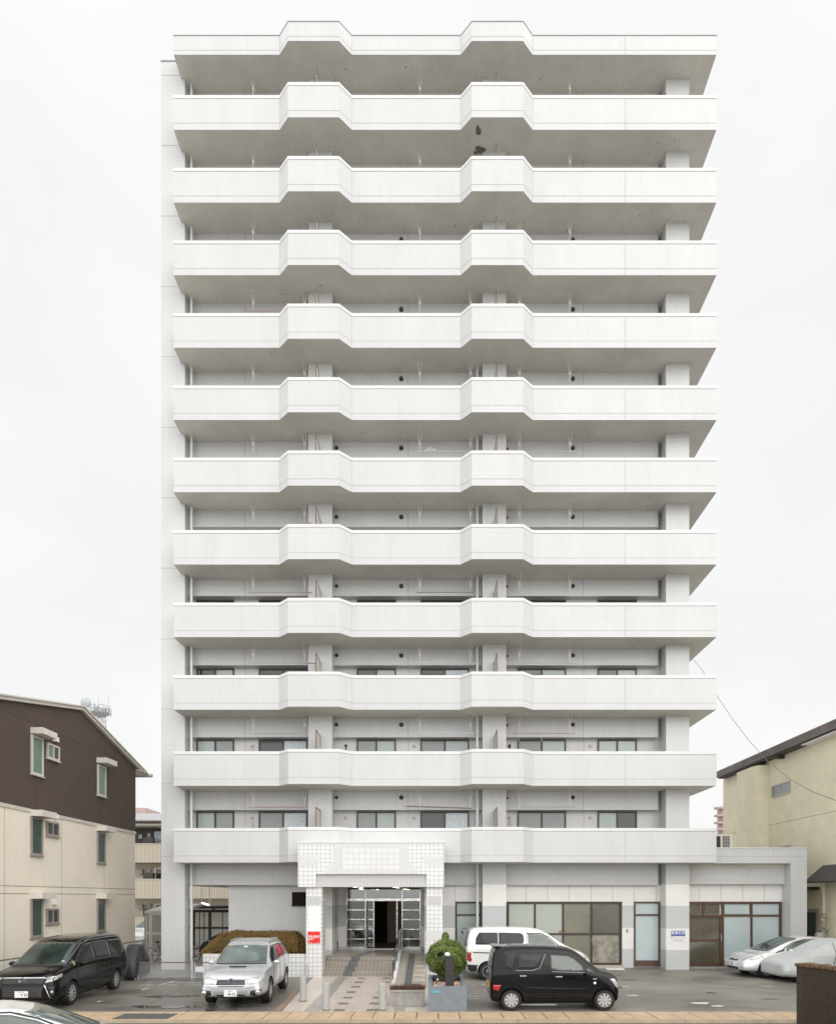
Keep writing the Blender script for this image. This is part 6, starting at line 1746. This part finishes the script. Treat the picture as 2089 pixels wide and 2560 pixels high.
b = MB(); strip([(15.0, eave(15.0) + .101), (25.2, 10.391), (30.8, 10.391 - 5.6 * .2745)], -27.3, HXW + .22, .05); b.build('roof_edge', mat('pale_roof_metal', (.62, .60, .55), .5), rf)
MB().tube([(-27, 30.85, 8.78), (HXW + .38, 30.85, 8.78)], .09, 8).build('gutter', TRIMC, rf)
MB().box(-27, HXW + .25, 29.94, 30.72, 8.84, 8.90).build('eave_soffit', TRIMC, rf)
b = MB().box(HXW, HXW + .035, 15.2, 29.95, zt6 - .07, zt6 + .05); b.build('trim_band', TRIMC, hb)
b = MB().box(HXW - .01, HXW + .006, 15.2, 29.92, 3.35, 3.37).box(HXW - .01, HXW + .006, 15.2, 29.92, 3.10, 3.12)
for y in (17.5, 20.8, 24.0, 27.1): b.box(HXW - .01, HXW + .004, y, y + .012, 0, zt6 - .08)
b.build('siding_joint', mat('siding_joint', (.25, .21, .165), .8), hb)
b = MB()
for y in (18.0, 22.4, 26.8): b.box(HXW + .015, HXW + .025, y, y + .01, zt6 + .06, min(eave(y), 9) )
b.box(HXW + .015, HXW + .025, 15.2, 29.9, 8.99, 9.0).build('render_joint', mat('render_joint', (.04, .03, .025), .8), hb)
MB().box(-27, HXW + .04, 15.1, 29.96, 0, .42).build('plinth', CONC, hb)
def sidewin(y0, y1, z0, z1, fm, gm, x=HXW, sg=1, name='window', mull=False, parent=None):
    b = MB(); fw = .07; xa, xb_ = (x - .02, x + sg * .06)
    def bx(*a):
        b.box(min(xa, xb_), max(xa, xb_), *a)
    bx(y0, y1, z1 - fw, z1); bx(y0, y1, z0, z0 + fw); bx(y0, y0 + fw, z0 + fw, z1 - fw); bx(y1 - fw, y1, z0 + fw, z1 - fw)
    if mull: ym = (y0 + y1) / 2; bx(ym - .03, ym + .03, z0 + fw, z1 - fw)
    b.box(min(xa, xb_ + sg * .03), max(xa, xb_ + sg * .03), y0 - .03, y1 + .03, z0 - .04, z0 - .003)
    f = b.build(name, fm, parent)
    if mull:
        MB().box(x + sg * .01, x + sg * .03, y0 + fw, ym - .03, z0 + fw, z1 - fw).build('pane', gm[0], f)
        MB().box(x + sg * .01, x + sg * .03, ym + .03, y1 - fw, z0 + fw, z1 - fw).build('pane', gm[1], f)
    else: MB().box(min(x + sg * .01, x + sg * .03), max(x + sg * .01, x + sg * .03), y0 + fw, y1 - fw, z0 + fw, z1 - fw).build('pane', gm, f)
    return f
FG = mat('greenish_frosted_glass', (.16, .24, .205), .18, var=.15)
FD = mat('deep_green_glass', (.06, .095, .08), .12, var=.2)
FRG = mat('taupe_window_frame', (.30, .265, .24), .5)
XW = HXW + .02
rows = [(8.56, 7.22, 8.50, 7.95, TRIMC, FG, 8.80, XW, 8.44, 7.17), (5.76, 4.44, 5.71, 5.19, FRG, FD, 5.98, HXW, 5.66, 4.39), (2.93, 1.60, 2.58, 2.03, FRG, FD, 3.15, HXW, 2.88, 1.58)]
for (a1, a0, s1, s0, fm, gm, aw, xw, c1, c0) in rows:
    sidewin(22.13, 22.79, a0, a1, fm, gm, xw, parent=hb)
    sidewin(23.02, 23.78, s0, s1, fm, (gm, G_DARK), xw, mull=True, parent=hb)
    sidewin(26.49, 27.14, c0, c1, fm, gm, xw, parent=hb)
    for y0 in (22.12, 26.46):
        zz_ = aw if y0 < 25 else aw - .12
        zz_ = (c1 + .26) if y0 > 25 else zz_
        b = MB().xprism([(y0, zz_ - .21), (y0 + .85, zz_ - .21), (y0 + .85, zz_), (y0, zz_)], xw - .01, xw + .43)
        b.build('window_canopy', mat('ivory_canopy', (.66, .63, .56), .5), hb)
    MB().box(xw, xw + .12, 23.42, 23.62, s1 + .14, s1 + .30).build('vent_cover', PAPER, hb)

# ---- house behind, cream parapets and dark upper storey
D = 49.0
s31 = FPX / D
bk = thing('rear_apartments', 'far cream balcony block glimpsed between the brown house and the brick pillar', 'building', (X(450, D), D, 0))
xa, xb_ = -26.0, -13.0
CRM = mat('cream_ribbed_panel', (.52, .47, .38), .6, var=.06)
def ribmat():
    m, t, b = base_mat('ribbed_cream_cladding', (.5, .45, .36), .6)
    g, sp, cb = uv_nodes(t)
    wv = _n(t, 'ShaderNodeTexWave'); wv.wave_type = 'BANDS'; wv.bands_direction = 'X'; wv.inputs['Scale'].default_value = 1.55
    t.links.new(cb.outputs[0], wv.inputs[0])
    cr = _n(t, 'ShaderNodeValToRGB'); cr.color_ramp.elements[0].position = 0; cr.color_ramp.elements[0].color = (.33, .29, .23, 1)
    cr.color_ramp.elements[1].position = .18; cr.color_ramp.elements[1].color = (.56, .50, .40, 1)
    t.links.new(wv.outputs[0], cr.inputs[0]); t.links.new(cr.outputs[0], b.inputs['Base Color'])
    return m
RIB = ribmat()
MB().box(xa, xb_, D + 1.4, D + 9, 0, 7.0).build('wall', CRM, bk)
z3 = Z(2111.5, D); z3b = Z(2157, D)
MB().box(xa, xb_, D + 1.35, D + 9, z3b, Z(2062, D)).build('upper_wall', mat('far_dark_brown_wall', (.10, .085, .08), .8), bk)
for (ya_, yb2) in ((2111.5, 2157), (2200, 2247), (2296, 2336)):
    z1, z0 = Z(ya_, D), Z(yb2, D)
    p = MB().box(xa, xb_, D, D + .12, z0, z1).build('balcony', RIB, bk)
    MB().box(xa, xb_, D - .04, D + .16, z1 + .001, z1 + .07).build('coping', TRIMC, p)
    MB().box(xa, xb_, D + .12, D + 1.4, z0 + .02, z0 + .2).build('balcony_floor', TRIMC, p)
zr_ = Z(2062, D)
b = MB().xprism([(D - .6, zr_), (D - .6, zr_ + .2), (D + 4.5, zr_ + 1.35), (D + 4.5, zr_ + 1.1)], xa, xb_)
MB().box(xa, xb_, D - .55, D + 1.36, zr_ - .12, zr_ - .002).build('eave_board', TRIMC, bk)
rf = b.build('roof', mat('grey_tile_roof', (.42, .42, .42), .6, var=.3, vs=6), bk)
b = MB(); x = xa
while x < xb_: b.tube([(x, D - .6, zr_ + .22), (x, D + 4.4, zr_ + 1.36)], .07, 6); x += .32
b.build('roof_tile_ribs', mat('pale_roof_rib', (.52, .52, .52), .6), rf)
MB().tube([(xa, D - .7, zr_ + .12), (xb_, D - .7, zr_ + .12)], .1, 8).build('gutter', BROWN, rf)
for (ya_, yb2, gm) in ((2080, 2112, glass_mat('bluish_far_glass', (.38, .47, .58), .2)), (2170, 2201, G_DARK), (2260, 2290, G_DARK)):
    for px in (388, 576):
        x0 = X(px, D + 1.4); zt9, zb9 = Z(ya_, D + 1.4), Z(yb2 + 8, D + 1.4)
        frame_window(bk, x0, x0 + 1.7, zb9, zt9, D + 1.35, PAPER, [(x0 + .1, x0 + 1.6, zb9 + .1, zt9 - .1, gm)], fw=.10, fd=.1)
    x0 = X(350, D + 1.4); MB().box(x0, x0 + .3, D + 1.1, D + 1.34, Z(ya_ + 14, D), Z(ya_ + 3, D)).build('meter_box', G_GREY, bk)
    x0 = X(349, D + .3) + .25; MB().box(x0, x0 + .75, D + .3, D + .7, Z(yb2 + 2, D), Z(ya_ + 12, D)).build('partition', BROWN, bk)
    x0 = X(369, D + 1.3); MB().box(x0, x0 + .24, D + 1.25, D + 1.36, Z(ya_ + 9, D), Z(ya_, D)).build('vent_cover', G_GREY, bk)

# ---- pink tower tops
pk = thing('pink_tower', 'pale pink building top peeping over the grey tile roof at the left', 'building', (X(350, 110), 110, 0))
D = 110
MB().box(X(300, D), X(363.5, D), D, D + 10, 0, Z(2023, D)).build('wall', mat('pale_pink_wall', (.42, .33, .30), .8), pk)
MB().box(X(300, D), X(350, D), D + 2, D + 8, Z(2023, D), Z(2016, D)).build('roof_housing', MATS['pale_pink_wall'], pk)
D = 125
pr = thing('pink_balcony_block', 'far pink apartment edge with stepped balconies beside the yellow building', 'building', (X(1810, D), D, 0))
PKB = mat('dusty_pink_balcony', (.40, .31, .29), .8)
MB().box(X(1806, D), X(1880, D), D + .8, D + 2.5, 0, Z(2015, D)).build('wall', PKB, pr)
for py in (2017, 2036, 2054, 2071, 2089, 2107): MB().box(X(1792, D), X(1830, D), D, D + 1.5, Z(py + 5, D), Z(py, D)).build('balcony', PKB, pr)
MB().tube([(X(1802, D), D + 3, Z(2015, D)), (X(1802, D), D + 3, Z(2008, D))], .15, 5).build('mast', GALV, pr)

# ---- telecom tower with dish
D = 150
tw_ = thing('radio_tower', 'far grey lattice radio tower with round white dish above the brown house roof', 'tower', (X(247, D), D, 0))
GT = mat('pale_tower_steel', (.32, .335, .335), .6, var=.2)
b = MB()
cxT = X(250, D); hw = .95
zt9 = Z(1772, D)
corners = [(-1, -1), (1, -1), (1, 1), (-1, 1)]
for (sx_, sy_) in corners: b.tube([(cxT + sx_ * 2.2, D + sy_ * 2.2, 0), (cxT + sx_ * hw, D + sy_ * hw, Z(1850, D)), (cxT + sx_ * hw * .9, D + sy_ * hw * .9, zt9)], .07, 5)
z = Z(1880, D)
while z < zt9:
    for i in range(4):
        (ax, ay), (bx_, by_) = corners[i], corners[(i + 1) % 4]
        b.tube([(cxT + ax * hw, D + ay * hw, z), (cxT + bx_ * hw, D + by_ * hw, z + 1.2)], .035, 4); b.tube([(cxT + ax * hw, D + ay * hw, z), (cxT + bx_ * hw, D + by_ * hw, z)], .035, 4)
        b.tube([(cxT + bx_ * hw, D + by_ * hw, z), (cxT + ax * hw, D + ay * hw, z + 1.2)], .03, 4)
    z += 1.2
b.build('lattice', GT, tw_)
zp = Z(1783, D)
b = MB().lathe([(.8, zp - .9), (1.9, zp - .25), (2.1, zp), (.5, zp + .02)], (cxT, D, 0), 'z', 16)
for q in range(16):
    a = 2 * PI * q / 16; b.tube([(cxT + 2.05 * math.cos(a), D + 2.05 * math.sin(a), zp), (cxT + 2.05 * math.cos(a), D + 2.05 * math.sin(a), zp + 1.5)], .035, 4)
for hh in (.75, 1.5): b.tube([(cxT + 2.05 * math.cos(2 * PI * q / 20), D + 2.05 * math.sin(2 * PI * q / 20), zp + hh) for q in range(21)], .045, 4)
b.build('platform', GT, tw_)
b = MB(); rnd = random.Random(2)
for q in range(14):
    x, y = cxT + rnd.uniform(-1.9, 2.0), D + rnd.uniform(-1.8, 1.5); z0 = zp + rnd.uniform(-.5, .9)
    b.tube([(x, y, z0), (x, y, z0 + rnd.uniform(.7, 1.6))], rnd.uniform(.05, .14), 6)
for q in range(10):
    x, y = cxT + rnd.uniform(-1.6, 1.6), D - 1.1; z0 = Z(1835, D) + rnd.uniform(-1, 3.5)
    b.tube([(x, y, z0), (x, y, z0 + rnd.uniform(.5, 1.1))], rnd.uniform(.05, .12), 6)
for px, py in ((246, 1738), (271, 1740)): b.tube([(X(px, D), D, Z(1800, D)), (X(px, D), D, Z(py, D))], .04, 4)
b.build('antennas', GT, tw_)
dc = (X(225, D), D - 2.0, Z(1762, D))
MB().lathe([(.01, -.35), (.9, -.22), (1.15, 0), (1.15, .35), (.6, .55), (.01, .6)], dc, 'y', 24).build('dish', mat('pale_dish', (.40, .44, .45), .5), tw_, smooth='auto')

# ---- yellow building on the right (wall at x = 16)
YXW = 16.0
yb_ = thing('yellow_building', 'olive-yellow rendered building with sloping brown eaves on the right', 'building', (YXW + 4, 28, 0))
YEL = mat('olive_yellow_render', (.80, .74, .56), .85, var=.10, vs=1.2, bump=.35, bs=90)
EV = 9.55
MB().box(YXW, 30, 12, 35.9, 0, EV + .05).build('wall', YEL, yb_)
rfm = mat('worn_brown_eaves_metal', (.15, .125, .12), .6, var=.35, vs=1.3)
b = MB().box(15.55, 30.5, 11.5, 35.7, EV + .0, EV + .36)
rf = b.build('roof', rfm, yb_)
MB().box(15.6, YXW + .1, 11.5, 35.6, EV - .06, EV - .002).build('eave_soffit', mat('dark_eave_board', (.06, .05, .045), .7), rf)
MB().box(15.62, YXW + .05, 25.0, 27.6, EV - .10, EV - .062).build('eave_soffit', PAPER, rf)
for y in (29.6, 33.5, 31.3): MB().box(15.68, YXW + .01, y, y + .16, EV - .22, EV - .061).build('rafter_end', MATS['dark_eave_board'], rf)
# rounded duct
b = MB().use(0); pts = [(YXW + .1, 31.0), (YXW + .1, 33.0), (15.40, 33.0)]
for q in range(7):
    a = R(180 + q * 15); pts.append((15.40 + .5 + .5 * math.cos(a), 31.5 + .5 * math.sin(a)))
b.prism(pts, 0, EV - .23); b.build('wall_duct', YEL, yb_, smooth='auto')
MB().box(YXW - .006, YXW + .01, 12, 35.9, 6.42, 6.435).box(YXW - .006, YXW + .01, 23.9, 23.92, 0, 4.2).build('render_joint', mat('olive_joint', (.22, .20, .12), .8), yb_)
ALU = mat('aluminium_frame', (.42, .42, .40), .4, .5)
def yw(y0, y1, z0, z1, gm, mull=True): return sidewin(y0, y1, z0, z1, ALU, (gm, gm) if mull else gm, YXW, -1, mull=mull, parent=yb_)
# sidewin panes expect +x; build mirrored ones directly
def ywin(y0, y1, z0, z1, gm):
    b = MB(); fw = .06; xa, xb2 = YXW - .05, YXW + .02
    b.box(xa, xb2, y0, y1, z1 - fw, z1).box(xa, xb2, y0, y1, z0, z0 + fw).box(xa, xb2, y0, y0 + fw, z0 + fw, z1 - fw).box(xa, xb2, y1 - fw, y1, z0 + fw, z1 - fw).box(xa + .01, xb2, (y0 + y1) / 2 - .03, (y0 + y1) / 2 + .03, z0 + fw, z1 - fw)
    f = b.build('window', ALU, yb_)
    MB().box(YXW - .02, YXW - .005, y0 + fw, (y0 + y1) / 2 - .03, z0 + fw, z1 - fw).build('pane', gm, f); MB().box(YXW - .02, YXW - .005, (y0 + y1) / 2 + .03, y1 - fw, z0 + fw, z1 - fw).build('pane', gm, f)
ywin(29.12, 30.68, 7.68, 8.24, G_GREY); ywin(29.12, 30.6, 4.55, 5.34, G_GREY)
# service door with green glass, gas meter piping, awning
b = MB().box(YXW - .06, YXW + .02, 26.95, 27.85, .2, 2.5); d_ = b.build('service_door', ALU, yb_)
MB().box(YXW - .075, YXW - .061, 27.1, 27.7, 1.0, 2.35).build('door_glass', FD, d_)
MB().box(YXW - .09, YXW + .01, 26.55, 26.65, 0, 4.2).build('corner_post', YEL, yb_)
b = MB()
def yz(px, py, x=YXW - .12): D_ = x * FPX / (px - CX); return (x, D_, HC + (HY - py) * D_ / FPX)
b.tube([yz(2042, 2335), yz(2042, 2286), yz(2066, 2285), yz(2066, 2292)], .02, 6).tube([yz(2066, 2290), yz(2058, 2294), yz(2061, 2300), yz(2061, 2322), yz(2064, 2326), yz(2059, 2332)], .028, 6)
b.tube([yz(2056, 2295), yz(2056, 2305)], .10, 10).tube([yz(2050, 2298), yz(2060, 2298)], .05, 8).tube([yz(2057, 2320), yz(2067, 2322)], .05, 8)
b.build('gas_meter_pipes', mat('cream_pipe', (.52, .50, .40), .5), yb_, smooth='auto')
tk = thing('small_tank', 'small pale round tank at the foot of the gas pipes on the yellow wall', 'tank', (15.6, 25.9, 0))
pz_ = yz(2047, 2335, 15.6)
MB().lathe([(.16, -1.0), (.17, -.1), (.155, 0), (.1, .05), (.02, .07)], (pz_[0], pz_[1], pz_[2]), 'z', 18).build('tank_shell', mat('pale_grey_lilac_tank', (.50, .49, .50), .45), tk, smooth='auto')
MB().lathe([(.19, 0), (.19, pz_[2] - 1.0)], (pz_[0], pz_[1], 0), 'z', 16).build('stand', CONC, tk)
MB().tube([(pz_[0], pz_[1], pz_[2] + .05), (pz_[0], pz_[1], pz_[2] + .12)], .04, 8).build('valve', BLKPL, tk)
b = MB(); yA, yB = 23.6, 26.7
b.quad((YXW, yA, 4.30), (YXW, yB, 4.30), (15.25, yB + .05, 3.62), (15.25, yA, 3.62)).quad((YXW, yA, 4.24), (15.25, yA, 3.56), (15.25, yB + .05, 3.56), (YXW, yB, 4.24)).quad((15.25, yA, 3.56), (15.25, yA, 3.62), (15.25, yB + .05, 3.62), (15.25, yB + .05, 3.56)).quad((YXW, yB, 4.24), (15.25, yB + .05, 3.56), (15.25, yB + .05, 3.62), (YXW, yB, 4.30)).quad((YXW, yA, 4.30), (15.25, yA, 3.62), (15.25, yA, 3.56), (YXW, yA, 4.24))
b.build('awning', mat('dark_awning_metal', (.045, .038, .038), .6, var=.25), yb_)
b = MB().box(15.55, YXW, 26.9, 28.0, Z(2226, 27.2), Z(2226, 27.2) + .14); b.build('door_canopy', MATS['dark_awning_metal'], yb_)

# ---- overhead cable
b = MB(); pts = []
ctrl = [(1725, 1640, 36), (1755, 1676, 34.6), (1793, 1742, 33), (1830, 1797, 31.5), (1870, 1850, 30), (1915, 1900, 28.3), (1970, 1946, 26.4), (2030, 1980, 24.5), (2089, 2002, 22.8), (2200, 2022, 19.5)]
for a in ctrl: pts.append(at(*a))
o = MB().tube(pts, .011, 6).build('overhead_cable', mat('dark_cable', (.16, .15, .14), .6)); tag(o, 'thin dark overhead cable sagging in front of the yellow building', 'cable')

# ---- block wall at the right
bw = thing('block_wall', 'dark stained concrete block wall with rough brown coping at the bottom right', 'wall', (8.41, 15.0, 0))
BLK = tile_mat('stained_block', (.060, .044, .029), (.054, .039, .026), (.032, .024, .017), .40, .20, .007, .5, .85, var=.45, bump=.5)
dirv = Vector((.36, -.93, 0)).normalized(); nv = Vector((-dirv.y, dirv.x, 0)) * 1
p0 = Vector((8.41, 15.05, 0)); L = 6.0; th = .15
def rect(a0, a1, t0, t1): return [tuple((p0 + dirv * a + nv * t).xy) for a, t in ((a0, t0), (a1, t0), (a1, t1), (a0, t1))]
zw = HC + (HY - 2417) / FPX * 15.05
MB().prism(rect(0, L, 0, th), -.02, zw).build('wall', BLK, bw)
b = MB(); a = -.03; rnd = random.Random(4)
while a < L:
    w_ = rnd.uniform(.10, .17); h_ = rnd.uniform(.075, .12); t0 = -.035 + rnd.uniform(-.012, .012)
    b.prism(rect(a, a + w_ - .01, t0, th + .04), zw + .001, zw + h_); a += w_
b.build('coping', mat('rough_brown_coping', (.16, .10, .055), .9, var=.5, vs=9, bump=.7, bs=30), bw, bevel=.02)
